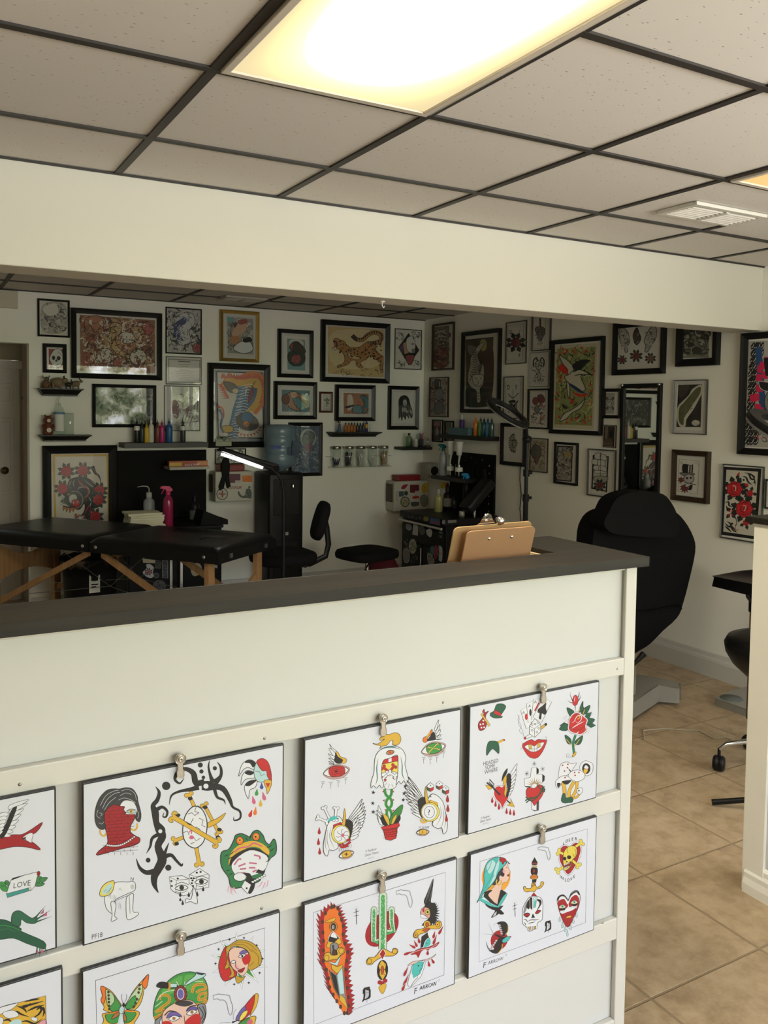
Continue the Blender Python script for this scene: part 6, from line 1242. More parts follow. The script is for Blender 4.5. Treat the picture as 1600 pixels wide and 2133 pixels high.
frame(C3, .25, 'r', '1155,355 1590,320 1552,1152 1118,1127', 36, 'tall wide black frame with sharks among green waves and bright red flecks', sat=1, art=a, depth=.03, glass=False)
def a(d):
    for i in range(12):
        a_ = math.radians(-160-i*-17); ux, uy = math.cos(a_), math.sin(a_); x, y = 838+20*ux, 1210+28*uy
        a_ = math.radians(95+i*16.5); ux, uy = math.cos(a_), -math.sin(a_); bx, by = 846+20*ux, 1212+30*uy; ex, ey = 846+50*ux, 1212+82*uy
        nx_, ny_ = -(ey-by)*.16, (ex-bx)*.16
        d.poly('c8c0ac', [(bx, by), ((bx+ex)/2+nx_, (by+ey)/2+ny_), (ex, ey), ((bx+ex)/2-nx_, (by+ey)/2-ny_)], 1, '4a443c', 3); d.line('3a342c', 5, [((bx+ex*2)/3, (by+ey*2)/3), (ex, ey)], 0)
    d.poly('b0a690', '840,1180 858,1182 868,1200 872,1215 864,1222 862,1240 845,1250 832,1240 830,1200', 1, '3a342c', 4); d.line('3a342c', 4, '850,1205 862,1203'); d.line('3a342c', 4, '852,1232 864,1232'); d.line('3a342c', 6, '832,1190 862,1188')
frame(C3, .25, 'r', '725,1045 935,1048 915,1410 722,1390', 32, 'black frame with a feathered headdress profile, left of the ring light pole', art=a, depth=.028)
def a(d): d.poly('c0b898', '980,1180 1108,1182 1100,1445 970,1440'); d.scatter('980,1180 1108,1182 1100,1445 970,1440', ['8a7a4a', 'e0d8c0', '6a6454', 'b09a5a'], 110, 42, 5); d.poly('6a6a66', '990,1260 1020,1225 1060,1240 1070,1290 1050,1340 1030,1390 1010,1340 985,1300', 1, 'k', 5); d.poly('a04038', '1015,1330 1040,1330 1030,1365', 1)
frame(C3, .25, 'r', '975,1170 1120,1172 1112,1457 962,1450', 7, 'thin brown frame with an ornate grey animal on cream, right of the ring light pole', brownfr, art=a, depth=.015)
def a(d): d.poly('3a3834', '1312,175 1432,180 1422,450 1300,440'); d.poly('b8aca4', '1322,185 1422,190 1412,440 1310,430'); d.scatter('1322,185 1422,190 1412,440 1310,430', ['8a7068', 'd8d0c8', '4a4440', 'a88a80'], 120, 42, 4); d.poly('c9a83c', '1365,235 1400,220 1415,250 1380,275', 1); d.line('2a2826', 6, '1380,200 1410,190 1420,240')
frame(C7, .275, 'r', '1285,147 1460,155 1453,482 1280,460', 18, 'black frame with a pale pink oriental figure, between the pole and the sailing ship print', art=a, depth=.022)
def a(d):
    d.poly('k', '138,1295 270,1305 255,1600 125,1572'); d.poly('e4e2d6', '150,1305 258,1315 244,1588 138,1562')
    for i, (x, y, w_, h) in enumerate(((180, 1300, 50, 60), (225, 1310, 40, 60), (160, 1350, 50, 55), (205, 1355, 50, 60), (170, 1400, 55, 50), (215, 1405, 50, 55), (180, 1440, 70, 40))): d.poly('e8e6dc', [(x-20, y-20), (x+w_-20, y-12), (x+w_-16, y+h-30), (x-24, y+h-36)], 1, 'k', 4)
    d.line('k', 4, '205,1270 200,1480', 0); d.poly('b9b49a', '150,1470 260,1475 240,1520 165,1515', 1, 'k', 4); d.rose(195, 1545, 28, '9c2c34', '2b4a38', lr=2)
frame(C4, .25316, 'r', '95,1240 325,1258 300,1657 80,1622', 10, 'black and silver lined frame with a tall sailing ship over a rose', greyfr, mat_w=14, art=a, depth=.02)
def a(d): d.poly('b8b8ac', '243,785 320,785 314,955 238,955'); d.ell('d0d0c8', 280, 870, 26, 32, 0, 'k', 4); d.leafs('6a6a62', 280, 870, 30, 62, (-60, -120, 60, 120), .3, 'k', 4); d.line('k', 4, '265,870 280,850 295,872 280,890')
frame(C4, .25316, 'r', '215,748 360,748 352,995 208,990', 26, 'small square black frame with a grey rose, beside the tall mirror', art=a, depth=.025)
def a(d): d.poly('3c3020', '228,1055 320,1058 313,1228 224,1225'); d.poly('8a7a58', '240,1060 262,1060 258,1150 240,1160', 1); d.poly('1c1812', '280,1100 305,1100 300,1150 275,1145', 1); d.poly('6a5030', '235,1170 290,1160 300,1220 235,1220', 1)
frame(C4, .25316, 'r', '222,1047 327,1050 320,1237 217,1232', 5, 'tiny dark brown picture under the grey rose frame', brownfr, art=a, depth=.012)
def a(d):
    for x0 in (0, 1):
        ps = ['355,270 390,250 430,290 440,370 420,400 425,440 405,450 395,400 365,370', '650,240 620,240 580,300 560,360 575,400 565,440 590,445 620,390 655,340 665,270'][x0]
        d.poly('c4c2b8', ps, 1, 'k', 5); pp = parse(ps); x, y = sum(p[0] for p in pp)/len(pp), sum(p[1] for p in pp)/len(pp); d.scatter([(x-35, y-90), (x+35, y-90), (x+35, y+70), (x-35, y+70)], ['3a3a38', '8a8a84', 'e4e2d8'], 60, 30, x0)
    d.poly('5a5040', '470,300 500,245 520,290 535,340 500,390 475,350', 1, 'k', 4); d.scatter('475,280 530,280 525,380 480,380', ['b8a878', '3a3428'], 25, 26, 1)
    for x, y, r in ((380, 512, 22), (495, 480, 30), (612, 500, 26)): d.rose(x, y, r, '96343c' if x < 600 else 'a8706a', '3a4a34', lr=1.9)
frame(C4, .25316, 'r', '300,175 728,205 708,625 288,638', 44, 'wide black frame with winged hands and three small roses, just over the tall mirror', art=a, depth=.03)
def a(d): d.poly('8a8a74', '880,200 1098,200 1092,495 872,495'); d.scatter('880,200 1098,200 1092,495 872,495', ['3c3c30', 'b8b89c', '5a5a48'], 90, 90, 6); d.ell('3a3a30', 995, 435, 40, 32, 10, 'k', 4); d.ell('3a3a30', 945, 385, 26, 22); d.line('4a4a3c', 14, '1040,230 1060,340 1080,440', taper=2); d.line('4a4a3c', 14, '920,260 940,340 900,420', taper=2)
frame(C4, .25316, 'r', '822,175 1170,200 1150,555 810,567', 58, 'deep black frame with a green-grey spider print, cut by the header beam', art=a, depth=.035)
def a(d):
    d.poly('2c2826', '842,718 1038,712 1025,1065 825,1065'); d.poly('4a4440', '850,730 930,722 900,800 850,820', 1)
    d.poly('e0dcc0', '832,1000 838,900 880,850 930,800 960,750 1030,715 1042,770 1000,860 960,930 910,1000 900,1060 855,1060', 1); d.poly('6a6a34', '846,1000 850,910 890,860 950,790 985,750 1025,735 1020,790 975,860 930,930 890,990 885,1045 860,1040', 1); d.scatter('850,900 990,760 960,900 870,1040', ['5a5a2a', '8a8a48'], 40, 26, 4)
    d.ell('e0dcc0', 985, 1030, 34, 24, 0); d.scatter('955,1010 1015,1010 1015,1052 955,1052', ['8a8878'], 12, 20, 3)
frame(C4, .25316, 'r', '802,680 1080,672 1055,1128 785,1118', 7, 'thin frame with a green leaf-shaped map on dark brown', greyfr, mat_w=26, art=a, depth=.018)
def a(d):
    d.line('k', 3, '850,1328 1015,1345 1000,1618 838,1592', 0, closed=True); d.poly('k', '880,1370 945,1378 962,1372 960,1440 940,1450 880,1440', 1); d.line('w', 8, '930,1380 925,1440', 0); d.line('w', 6, '948,1382 945,1440', 0); d.poly('8a8a84', '860,1440 970,1445 960,1465 900,1470 865,1455', 1, 'k', 4)
    d.ell('c8c8c0', 930, 1490, 42, 38, 0, 'k', 5); d.ell('k', 915, 1485, 9); d.ell('k', 945, 1482, 9); d.line('k', 6, '900,1520 990,1540'); d.star('8c2430', 865, 1500, 34, 7, .5); d.star('8c2430', 895, 1565, 46, 10, .6); d.ell('e4e2da', 880, 1530, 18, 15, 0, 'k', 3); d.ell('e4e2da', 915, 1545, 16, 14, 0, 'k', 3); d.poly('k', '940,1540 960,1545 950,1580 925,1580', 1); d.text('D', 862, 1368, 28, 1, 0, 'k', 0, .7); d.line('6a6a66', 3, '975,1358 1000,1360 1008,1390', 0)
frame(C4, .25316, 'r', '790,1250 1093,1268 1068,1700 767,1660', 44, 'dark brown frame with a skull in a top hat on a card', brownfr, mat_w=8, art=a, depth=.03)
# large poster at the right edge
def a(d):
    d.poly('b8b6ae', '1400,360 2300,330 2200,1260 1360,1225')
    R_ = random.Random(12)
    for i in range(7):
        for j in range(15):
            x, y = 1440+i*14+R_.uniform(-8, 8)-j*4, 395+j*56
            if i < 4 or j in (0, 1, 12, 13, 14): d.poly('1e1e20', [(x, y), (x+30, y-30), (x+26, y+14), (x+4, y+34)], 1); d.line('e8e6de', 5, [(x+4, y+20), (x+18, y+6), (x+24, y-12)])
    for i in range(26): x, y = 1480+i*9-(i % 13)*6, 420+(i*41) % 520; d.poly('2f5488', [(x, y), (x+40, y-20), (x+50, y+30), (x+20, y+60), (x-5, y+30)], 1)
    for x, y in ((1500, 590), (1520, 560), (1490, 660), (1490, 750), (1440, 830), (1470, 820), (1480, 905), (1500, 930), (1540, 640), (1555, 520)): d.poly('e02a5a', [(x-5, y-35), (x+45, y-25), (x+35, y+10), (x+50, y+25), (x+10, y+30), (x-10, y+15)])
    d.poly('18181a', '1545,500 1700,470 1720,700 1560,640'); d.poly('26262a', '1505,700 1530,690 1700,720 1700,780 1540,760', 1, 'e8e6de', 4)
    d.ell('8a8a84', 1640, 860, 90, 110, 0, 'k', 6); d.ell('k', 1600, 840, 22, 26)
    d.scatter('1480,1000 2200,980 2150,1200 1440,1180', ['1e1e20', 'e8e6de', '6a6a66', '2f5488', 'e02a5a'], 160, 60, 3)
    d.scatter('1700,400 2250,380 2200,1000 1700,1000', ['1e1e20', '2f5488', 'e02a5a', '6a6a66', 'e8e6de'], 260, 90, 4)
frame((0, 0), 1, 'r', '1545,695 1731,678 1727,958 1530,945', 15, 'very large black frame with a pink and blue skull poster, behind the right ring light', sat=1, depth=.04, glass=False,
      art=lambda d: (setattr(d, 'o', (1200, 620, .25316)), a(d)))
def a(d):
    d.poly('k', '1213,1390 1525,1408 1485,1990 1185,1950'); d.poly('d8d5c6', '1238,1415 1498,1432 1462,1962 1212,1925')
    d.rose(1305, 1575, 66, 'd62a34', '26302a', angs=(20, 70, 120, 165, 210, 255, 300, 345), lc='k'); d.rose(1385, 1738, 72, 'd62a34', '26302a', lc='k'); d.rose(1433, 1610, 26, 'd62a34', '26302a', lr=2.3, angs=(10, 80, 150, 220, 290)); d.rose(1400, 1850, 26, 'd62a34', '26302a', lr=2.3, angs=(10, 80, 150, 290))
    d.line('e9e2d0', 6, '1290,1548 1315,1555 1310,1590'); d.line('e9e2d0', 6, '1375,1710 1400,1718 1385,1755')
    d.drop('26302a', 1335, 1465, 60, 30, 20); d.drop('d62a34', 1338, 1450, 34, 20, 20); d.ell('26302a', 1385, 1545, 34, 18, 10); d.ell('d62a34', 1405, 1540, 16, 12)
    d.leafs('26302a', 1275, 1770, 8, 60, (-130, -50, 50, 130), .3, 'k', 3); d.leafs('d62a34', 1275, 1770, 6, 36, (-130, -50, 50, 130), .2, None, 1)
    for p in ('1385,1440 1420,1450 1440,1490 1470,1500 1475,1550', '1370,1470 1400,1480 1420,1520 1455,1540', '1420,1440 1460,1470 1470,1500', '1225,1690 1255,1680 1260,1710 1290,1720', '1235,1710 1250,1740 1280,1745', '1225,1850 1250,1880 1290,1890 1320,1930', '1240,1840 1270,1860 1290,1910 1330,1935', '1225,1880 1250,1900 1280,1930'): d.line('k', 15, p, taper=2)
    for x, y in ((1432, 1460), (1465, 1475), (1380, 1500), (1265, 1740), (1285, 1860), (1470, 1520)): d.ell('k', x, y, 9)
    d.line('3a4a34', 7, '1310,1800 1325,1850 1310,1880'); d.line('c0704a', 6, '1310,1880 1320,1915 1340,1905')
frame(C4, .25316, 'r', '1203,1370 1548,1390 1503,2025 1172,1975', 9, 'tall silver lined frame with two big red roses, above the partition cap at right', greyfr, sat=1, art=a, depth=.02, glass=False)
frame((0, 0), 1, 'r', '1593,1000 1640,1000 1640,1064 1591,1060', 3, 'narrow sliver of a frame at the right edge next to the red rose print', blackfr, depth=.015)
# ---- tall mirror
ax_ = on(1294, 800, 0, XR-.02); bx_ = on(1377, 798, 0, XR-.02)
zm1 = (ax_.z+bx_.z)/2; ym0, ym1 = bx_.y+.0, ax_.y
t = thing('wall_mirror', 'tall narrow black-framed mirror behind the black tattoo chair', 'mirror', (XR, (ym0+ym1)/2, zm1-.6), -PI/2)
X = (ym1-ym0)/2; fw_ = .028; m_ = MB()
for q in ((-X, X, .6-fw_, .6), (-X, X, -.6, -.6+fw_), (-X, -X+fw_, -.6+fw_, .6-fw_), (X-fw_, X, -.6+fw_, .6-fw_)): m_.box(q[0], q[1], -.022, 0, q[2], q[3])
m_.build('frame', blackfr, t, bevel=.002)
mg_ = mat('silvered_mirror', (.82, .84, .82), .015, 1, var=0)
MB().box(-X+fw_-.002, X-fw_+.002, -.010, -.002, -.6+fw_-.002, .6-fw_+.002).build('mirror_glass', mg_, t)
for sx in (-1, 1): MB().lathe([(0, .01), (.008, .008), (.01, 0)], M=T(sx*(X-.012), -.022, .592, rx=PI/2)).build('hanging_clip', steel_m, t)
# ================================================================== furniture and things
blk_plastic = mat('black_plastic', (.009, .009, .010), .4, spec=.25)
blk_matte = mat('black_matte', (.008, .008, .008), .7, spec=.2)
vinyl = mat('black_vinyl', (.007, .007, .008), .34, var=.1, bump=.25, bscale=140, spec=.3)
chair_v = mat('matte_black_vinyl', (.004, .004, .0045), .6, var=.1, bump=.2, bscale=120, spec=.06)
vinyl2 = mat('worn_black_vinyl', (.010, .010, .011), .4, var=.1, bump=.25, bscale=120, spec=.3)
chrome = mat('chrome', (.72, .72, .72), .12, 1, var=.02)
dull_steel = mat('dull_steel', (.4, .4, .4), .4, 1)
beech = wood_mat('beech_wood', (.32, .17, .075), (.44, .26, .12), .5, 2.5, 'Z')
white_pl = mat('white_plastic', (.62, .62, .58), .4)
clear = glass_mat('clear_glass_wall', color=(.93, .97, .95), refl=1.4, tint=.93)
W = lambda x, y, Y: on(x, y, 1, Y)
def lathe_obj(name, prof, m, parent, n=20, M=None, caps=True, **k): return MB().lathe(prof, n, M=M, caps=caps).build(name, m, parent, **k)
def bottle(name, label, cat, loc, r, h, body, cap, group=None, neck=.35, caph=.22, kind='squeeze', labelm=None, lab=(.15, .55), n=16):
    t = thing(name, label, cat, loc, 0, group)
    hb = h*(1-caph)
    if kind == 'jar': prof = [(r*.9, 0), (r, h*.03), (r, hb*.97), (r*.92, hb)]
    else: prof = [(r*.9, 0), (r, h*.03), (r, hb*.78), (r*.9, hb*.88), (r*neck, hb*.97), (r*neck, hb)]
    lathe_obj('body', prof, body, t, n)
    if kind == 'squeeze': lathe_obj('nozzle', [(r*neck*1.25, hb), (r*neck*1.2, hb+h*caph*.35), (r*.14, hb+h*caph*.5), (r*.08, h)], cap, t, n)
    elif kind == 'jar': lathe_obj('lid', [(r*1.02, hb), (r*1.02, h), (0, h)], cap, t, n)
    else: lathe_obj('cap', [(r*neck*1.15, hb), (r*neck*1.15, h*.985), (r*neck, h), (0, h)], cap, t, n)
    if labelm:
        lathe_obj('label', [(r*1.012, h*lab[0]), (r*1.012, h*lab[1])], labelm, t, n)
    return t
def ledge(x0, x1, ztop, h, depth, label, crown=True, wall='b', m=None, name='wall_shelf'):
    "floating shelf; x0..x1 along the wall (x on the back wall, y on the right wall)"
    if wall == 'b': loc = ((x0+x1)/2, YB, ztop); rz = 0
    else: loc = (XR, (x0+x1)/2, ztop); rz = -PI/2
    L_ = abs(x1-x0)/2
    t = MB()
    if crown:
        prof = [(0, 0, 0), (-depth, 0, 0), (-depth, -.008, 0), (-depth*.86, -.014, .1), (-depth*.66, -h*.7, .26), (-depth*.6, -h*.8, .3), (-depth*.6, -h, .3), (0, -h, .3)]
        vs = []; k = len(prof)
        for s_ in (-1, 1): vs += [(s_*(L_-q*depth), y, z) for y, z, q in prof]
        t.add(vs, [(i, (i+1) % k, k+(i+1) % k, k+i) for i in range(k)]+[tuple(reversed(range(k))), tuple(range(k, 2*k))])
    else: t.box(-L_, L_, -depth, 0, -h, 0)
    o = t.build(name, m or mat('black_shelf_lacquer', (.010, .009, .008), .45), loc=loc, bevel=0 if crown else .002); o.rotation_euler = (0, 0, rz)
    return tag(o, label, 'shelf')
# ---- things on the back wall, from the left
p = W(18, 623, YB-.04); k = .0037
tag(MB().box(p.x-.075, p.x+.06, YB-.045, YB, p.z-.062, p.z+.062).build('junction_box', mat('beige_plastic', (.5, .47, .36), .5), bevel=.004), 'square beige plastic box high on the wall over the doorway', 'wall box')
YS = YB-.10
zA = W(127, 809, YS).z; ledge(W(80, 809, YS).x, W(174, 812, YS).x, zA, .055, .12, 'short black crown shelf holding animal figurines beside the doorway')
zB = W(130, 906, YS).z; ledge(W(83, 906, YS).x, W(191, 906, YS).x, zB, .048, .12, 'short black crown shelf with the brown bear and clear bottle')
def figurine(x, z, kind, label, s_=1, m=None):
    Y = YB-.07
    t = thing('figurine', label, 'figurine', (x, Y, z), 0, 'animal figurines on the upper left shelf')
    m = m or mat('carved_brown', (.13, .07, .035), .6, var=.3, scale=40, bump=.4)
    b = MB()
    if kind == 'beast':
        b.lathe([(0, -.04), (.022, -.033), (.031, -.01), (.034, .012), (.026, .034), (0, .045)], M=T(0, 0, .042, ry=PI/2))
        for dx in (-.026, .022):
            for dy in (-.013, .013): b.tube([(dx, dy, .03), (dx*1.05, dy, .0)], [.0105, .008])
        b.build('body', m, t)
        lathe_obj('head', [(0, -.022), (.015, -.014), (.02, .004), (.012, .02), (0, .024)], m, t, 14, T(.05, 0, .055, ry=PI/2.4))
        e = MB()
        for dy in (-.012, .012): e.tube([(.048, dy, .068), (.045, dy*1.6, .082), (.052, dy*1.5, .09)], [.005, .003, .001], 6)
        e.build('horns', mat('dark_horn', (.02, .015, .01), .5), t)
    elif kind == 'sitting':
        lathe_obj('body', [(.02, 0), (.028, .01), (.03, .03), (.02, .05), (.012, .06), (0, .062)], m, t)
        lathe_obj('head', [(0, .05), (.014, .056), (.018, .068), (.012, .08), (0, .084)], mat('mossy_green', (.09, .09, .05), .7, var=.3), t, 14, T(.004, -.006, 0))
        e = MB()
        for dx in (-.014, .014): e.tube([(dx, 0, .074), (dx*1.8, 0, .088), (dx*1.2, -.004, .095)], [.005, .004, .001], 6)
        e.tube([(.014, -.02, .045), (.024, -.03, .02), (.018, -.03, 0)], .005)
        e.build('ears', m, t)
    else:
        b.lathe([(0, -.022), (.012, -.018), (.018, 0), (.014, .016), (0, .024)], M=T(0, 0, .03, ry=PI/2))
        for dx in (-.015, .013):
            for dy in (-.007, .007): b.tube([(dx, dy, .022), (dx, dy, 0)], [.005, .004], 6)
        b.build('body', m, t)
        lathe_obj('head', [(0, -.01), (.008, -.006), (.009, .005), (0, .012)], m, t, 12, T(.028, 0, .044, ry=PI/2.5))
        e = MB()
        for dy in (-.006, .006): e.tube([(.024, dy, .05), (.018, dy*2.2, .066), (.03, dy*2.5, .074)], [.003, .002, .001], 6)
        e.build('antlers', mat('dark_horn', (.02, .015, .01), .5), t)
    for c in t.children: c.scale = (s_, s_, s_); c.location = c.location*s_
    return t
xa = lambda px: W(px, 809, YS).x
figurine(xa(97), zA, 'sitting', 'squat green-headed figurine at the left end of the upper shelf')
figurine(xa(120), zA, 'beast', 'largest brown and cream horned beast figurine on the upper shelf', 1.05, mat('carved_tan', (.22, .15, .09), .6, var=.5, scale=30, bump=.4))
figurine(xa(144), zA, 'deer', 'little black antlered figurine on the upper shelf', 1.0, mat('carved_black', (.02, .015, .012), .5))
figurine(xa(160), zA, 'deer', 'small tan antlered figurine at the right end of the upper shelf', 1.25, mat('carved_tan', (.22, .15, .09), .6))
# bear figurine, clear bottle, beaker
bx = xa(101); t = thing('bear_figurine', 'brown standing bear figurine with a pale belly on the lower shelf', 'figurine', (bx, YB-.07, zB))
red_br = mat('bear_brown', (.14, .04, .022), .5)
lathe_obj('body', [(.026, 0), (.036, .012), (.037, .04), (.030, .07), (.022, .085), (0, .09)], red_br, t)
lathe_obj('head', [(0, .076), (.022, .082), (.032, .102), (.031, .118), (.018, .136), (0, .140)], red_br, t)
e = MB()
for dx in (-.019, .019): e.lathe([(0, -.008), (.008, -.004), (.009, .004), (0, .01)], 12, M=T(dx, 0, .138))
for dx in (-1, 1): e.tube([(dx*.03, -.004, .072), (dx*.034, -.024, .055), (dx*.014, -.036, .055)], [.011, .010, .008]); e.lathe([(0, -.01), (.013, -.004), (.013, .008), (0, .012)], 12, M=T(dx*.02, -.026, .012))
e.build('limbs', red_br, t)
lathe_obj('belly_patch', [(0, 0), (.008, 0), (.014, -.003), (.017, -.008)], mat('bear_cream', (.6, .5, .42), .6), t, 16, T(0, -.040, .036, rx=PI/2) @ Matrix.Scale(-1, 4, (0, 0, 1)))
e = MB(); e.lathe([(0, 0), (.009, -.001), (.013, -.006)], 14, M=T(0, -.034, .104, rx=PI/2) @ Matrix.Scale(-1, 4, (0, 0, 1))); e.build('muzzle', mat('bear_cream', (.6, .5, .42), .6), t)
bottle('glass_bottle', 'tall clear pump bottle with a white and blue label on the lower shelf', 'bottle', (xa(125), YB-.06, zB), .037, .232, clear, clear, kind='cap', caph=.06, labelm=mat('white_label', (.7, .7, .66), .5), lab=(.12, .72))
t = [o for o in bpy.data.objects if o.get('label', '').startswith('tall clear pump')][0]
lathe_obj('blue_band', [(.0380, .150), (.0380, .166)], mat('label_blue', (.12, .22, .36), .5), t); e = MB(); e.tube([(0, 0, .21), (-.004, 0, .26), (.012, 0, .288), (.03, -.01, .29)], .004); e.build('pump', white_pl, t)
bottle('glass_beaker', 'empty clear cylinder beside the labelled bottle on the lower shelf', 'beaker', (xa(146), YB-.06, zB), .033, .16, clear, clear, kind='jar', caph=.03)
# long dark shelf with ink bottles
zC = W(345, 922, YB-.16).z; ledge(W(257, 924, YB-.16).x, W(432, 922, YB-.16).x, zC, .038, .19, 'long dark grey floating shelf with coloured ink bottles above the tool chest', False, m=mat('charcoal_shelf', (.055, .055, .05), .5))
ink = [(992, 1020, (.012, .012, .014), 'black ink bottle with a white label at the left end of the row', 1, 'w'), (1029, 1040, (.02, .03, .028), 'dark green black ink bottle, second in the row', .9, None), (1062, 1055, (.62, .40, .03), 'yellow ink bottle on the long shelf', .85, None), (1095, 1018, (.6, .6, .55), 'white ink bottle on the long shelf', 1.02, None),
       (1141, 1040, (.16, .035, .03), 'maroon ink bottle on the long shelf', .95, None), (1173, 1040, (.45, .03, .16), 'magenta ink bottle on the long shelf', .95, None), (1225, 1040, (.02, .10, .26), 'wide blue ink bottle on the long shelf', 1.0, None), (1325, 1025, (.035, .04, .045), 'grey ink bottle with a white label standing alone at the right', 1.0, 'w')]
for cx, ty, c, lb, s_, lab in ink:
    q = W(cx*.2875, 580+1188*.2875, YB-.10); tp = W(cx*.2875, 580+ty*.2875, YB-.10)
    bottle('ink_bottle', lb, 'bottle', (q.x, YB-.10, zC), .021 if cx != 1225 else .027, .185*s_, mat('ink_%d' % cx, c, .35), mat('ink_nozzle_%d' % cx, [x*.6 for x in c] if cx != 1095 else c, .4), 'ink bottles on the long dark shelf', labelm=mat('white_label', (.7, .7, .66), .5) if lab else None, lab=(.5, .68))
# black panel behind the work top, wrap box
q0, q1 = W(245, 939, YB-.02), W(430, 939, YB-.02); zt_ = q0.z; 
tag(MB().box(q0.x, q1.x, YB-.02, YB, .62, zt_).build('splash_panel', mat('black_panel', (.006, .006, .006), .7, spec=.15), bevel=.001), 'large plain black panel on the wall behind the towels', 'panel')
q0, q1 = W(356, 968, YB-.22), W(437, 966, YB-.22)
t = thing('wrap_box', 'long red and yellow plastic wrap box held out from the wall', 'box', ((q0.x+q1.x)/2, YB-.132, q0.z-.022)); L_ = (q1.x-q0.x)/2
MB().box(-L_, L_, -.04, .01, 0, .046).build('carton', mat('wrap_red', (.34, .07, .03), .5), t, bevel=.001)
MB().box(-L_, -L_*.35, -.0412, -.04, .006, .034).build('yellow_patch', mat('wrap_yellow', (.6, .4, .08), .5), t); MB().box(L_*.45, L_, -.0412, -.04, .010, .04).build('orange_patch', mat('wrap_orange', (.6, .28, .12), .5), t)
MB().box(-L_, L_+.01, -.055, .11, -.022, 0).build('holder', mat('clear_acrylic_tray', (.42, .42, .36), .4), t)
bpy.context.view_layer.update(); d = Draw(240, 920, .1375, 1, YB-.1745, .9); d.text('PLASTIC WRAP', 1052, 372, 46, 1, -.06, 'w', .1, .72); d.build(t)
# ---- tool chest with stickers, left
def sticker_set(d, L_):
    for it in L_: d.poly(it[0], it[1], it[2] if len(it) > 2 else 0, it[3] if len(it) > 3 else None, 2)
q0, q1 = W(262, 1092, 6.05), W(462, 1088, 6.05); ZT = .685
t = thing('tool_chest', 'black tool chest covered in stickers under the black splash panel', 'tool chest', ((q0.x+q1.x)/2, 6.3, 0)); L_ = (q1.x-q0.x)/2
MB().box(-L_, L_, -.25, .29, .10, ZT-.02).build('body', mat('black_enamel', (.007, .007, .008), .4, spec=.2), t, bevel=.004)
MB().box(-L_-.01, L_+.01, -.265, .3, ZT-.02, ZT).build('worktop', blk_plastic, t, bevel=.004)
for i in range(2):
    x0 = -L_+.02+i*L_; MB().box(x0, x0+L_-.04, -.262, -.25, .14, .58).build('door', mat('black_enamel', (.007, .007, .008), .4, spec=.2), t, bevel=.003)
for i, xx in enumerate((-.045, .03)): MB().box(xx, xx+.022, -.274, -.262, .16, .56).build('handle', chrome, t, bevel=.003)
for sx in (-1, 1):
    for sy in (-.18, .22): MB().lathe([(.03, 0), (.04, .01), (.04, .03), (.03, .04)], 16, M=T(sx*(L_-.06), sy-.02, .04, rx=PI/2)).box(sx*(L_-.06)-.01, sx*(L_-.06)+.01, sy-.03, sy+.02, .04, .1).build('caster', blk_plastic, t)
bpy.context.view_layer.update(); d = Draw(0, 1060, .20625, 1, 6.3-.2635, .8)
d.poly('c', '1440,500 1570,518 1565,548 1445,545'); d.poly('w', '1440,640 1480,600 1475,565 1510,555 1555,590 1545,640 1555,680 1520,700 1470,680', 1, 'k', 3); d.rose(1500, 635, 26, 'd8848a', '3f4a44', lr=1.6); d.ell('d', 1580, 672, 26, 26, 0, 'a', 4); d.poly('d', '1568,520 1620,525 1620,600 1572,598', 0, 'a', 5); d.poly('d', '1640,520 1695,525 1695,700 1645,695', 0, 'A', 6); d.scatter('1650,530 1688,535 1688,690 1652,688', ['a'], 16, 26, 2); d.ell('e2e2e2' if 0 else 'd', 1610, 780, 60, 56, 0, 'a', 6); d.scatter('1570,740 1650,740 1650,820 1570,820', ['a'], 16, 30, 3)
d.poly('c9b89a', '1930,560 2010,550 2040,600 2020,660 1960,680 1930,640', 1, 'k', 3); d.poly('A', '2150,560 2200,570 2195,600 2150,595', 0, 'k', 2)
d.build(t, 'stickers')
# towels, wash bottle, spray bottle
q = W(302, 1092, 6.12)
t = thing('towel_stack', 'folded stack of cream paper towels on the tool chest', 'towels', (q.x-.018, 6.12, ZT)); R_ = random.Random(5)
tm = mat('cream_paper_towel', (.66, .64, .48), .9, bump=.3, bscale=50)
for i in range(7):
    z0 = i*.0165; b = MB(); o_ = R_.uniform(-.013, .013); n_ = 8
    vs = []
    for j in range(n_+1):
        y = -.10+.2*j/n_
        for zz in (0, 1):
            vs += [(-.11+o_+R_.uniform(-.004, .002), y, z0+zz*.0145+(.004*math.sin(j) if zz else 0)), (.13+o_+R_.uniform(-.004, .006), y+.01, z0+zz*.0145+(.003*math.cos(j*1.3) if zz else 0))]
    for j in range(n_): a0, b0 = j*4, (j+1)*4; b.add([vs[a0], vs[a0+1], vs[a0+3], vs[a0+2], vs[b0], vs[b0+1], vs[b0+3], vs[b0+2]], [(0, 1, 5, 4), (3, 7, 6, 2), (0, 4, 7, 3), (1, 2, 6, 5)]+([(0, 3, 2, 1)] if j == 0 else [])+([(4, 5, 6, 7)] if j == n_-1 else []))
    b.build('towel', tm, t, bevel=.003)
q = W(312, 1062, 6.3); t = bottle('wash_bottle', 'grey squeeze wash bottle with a bent spout behind the towels', 'bottle', (q.x, 6.32, ZT), .042, .235, mat('frosted_grey', (.30, .32, .33), .4), mat('frosted_white', (.42, .43, .42), .4), kind='cap', caph=.16, neck=.45)
MB().tube([(0, 0, .23), (0, 0, .262), (-.012, 0, .278), (-.05, 0, .282), (-.085, 0, .276)], [.005, .005, .005, .004, .0025]).build('spout', mat('frosted_white', (.42, .43, .42), .4), t)
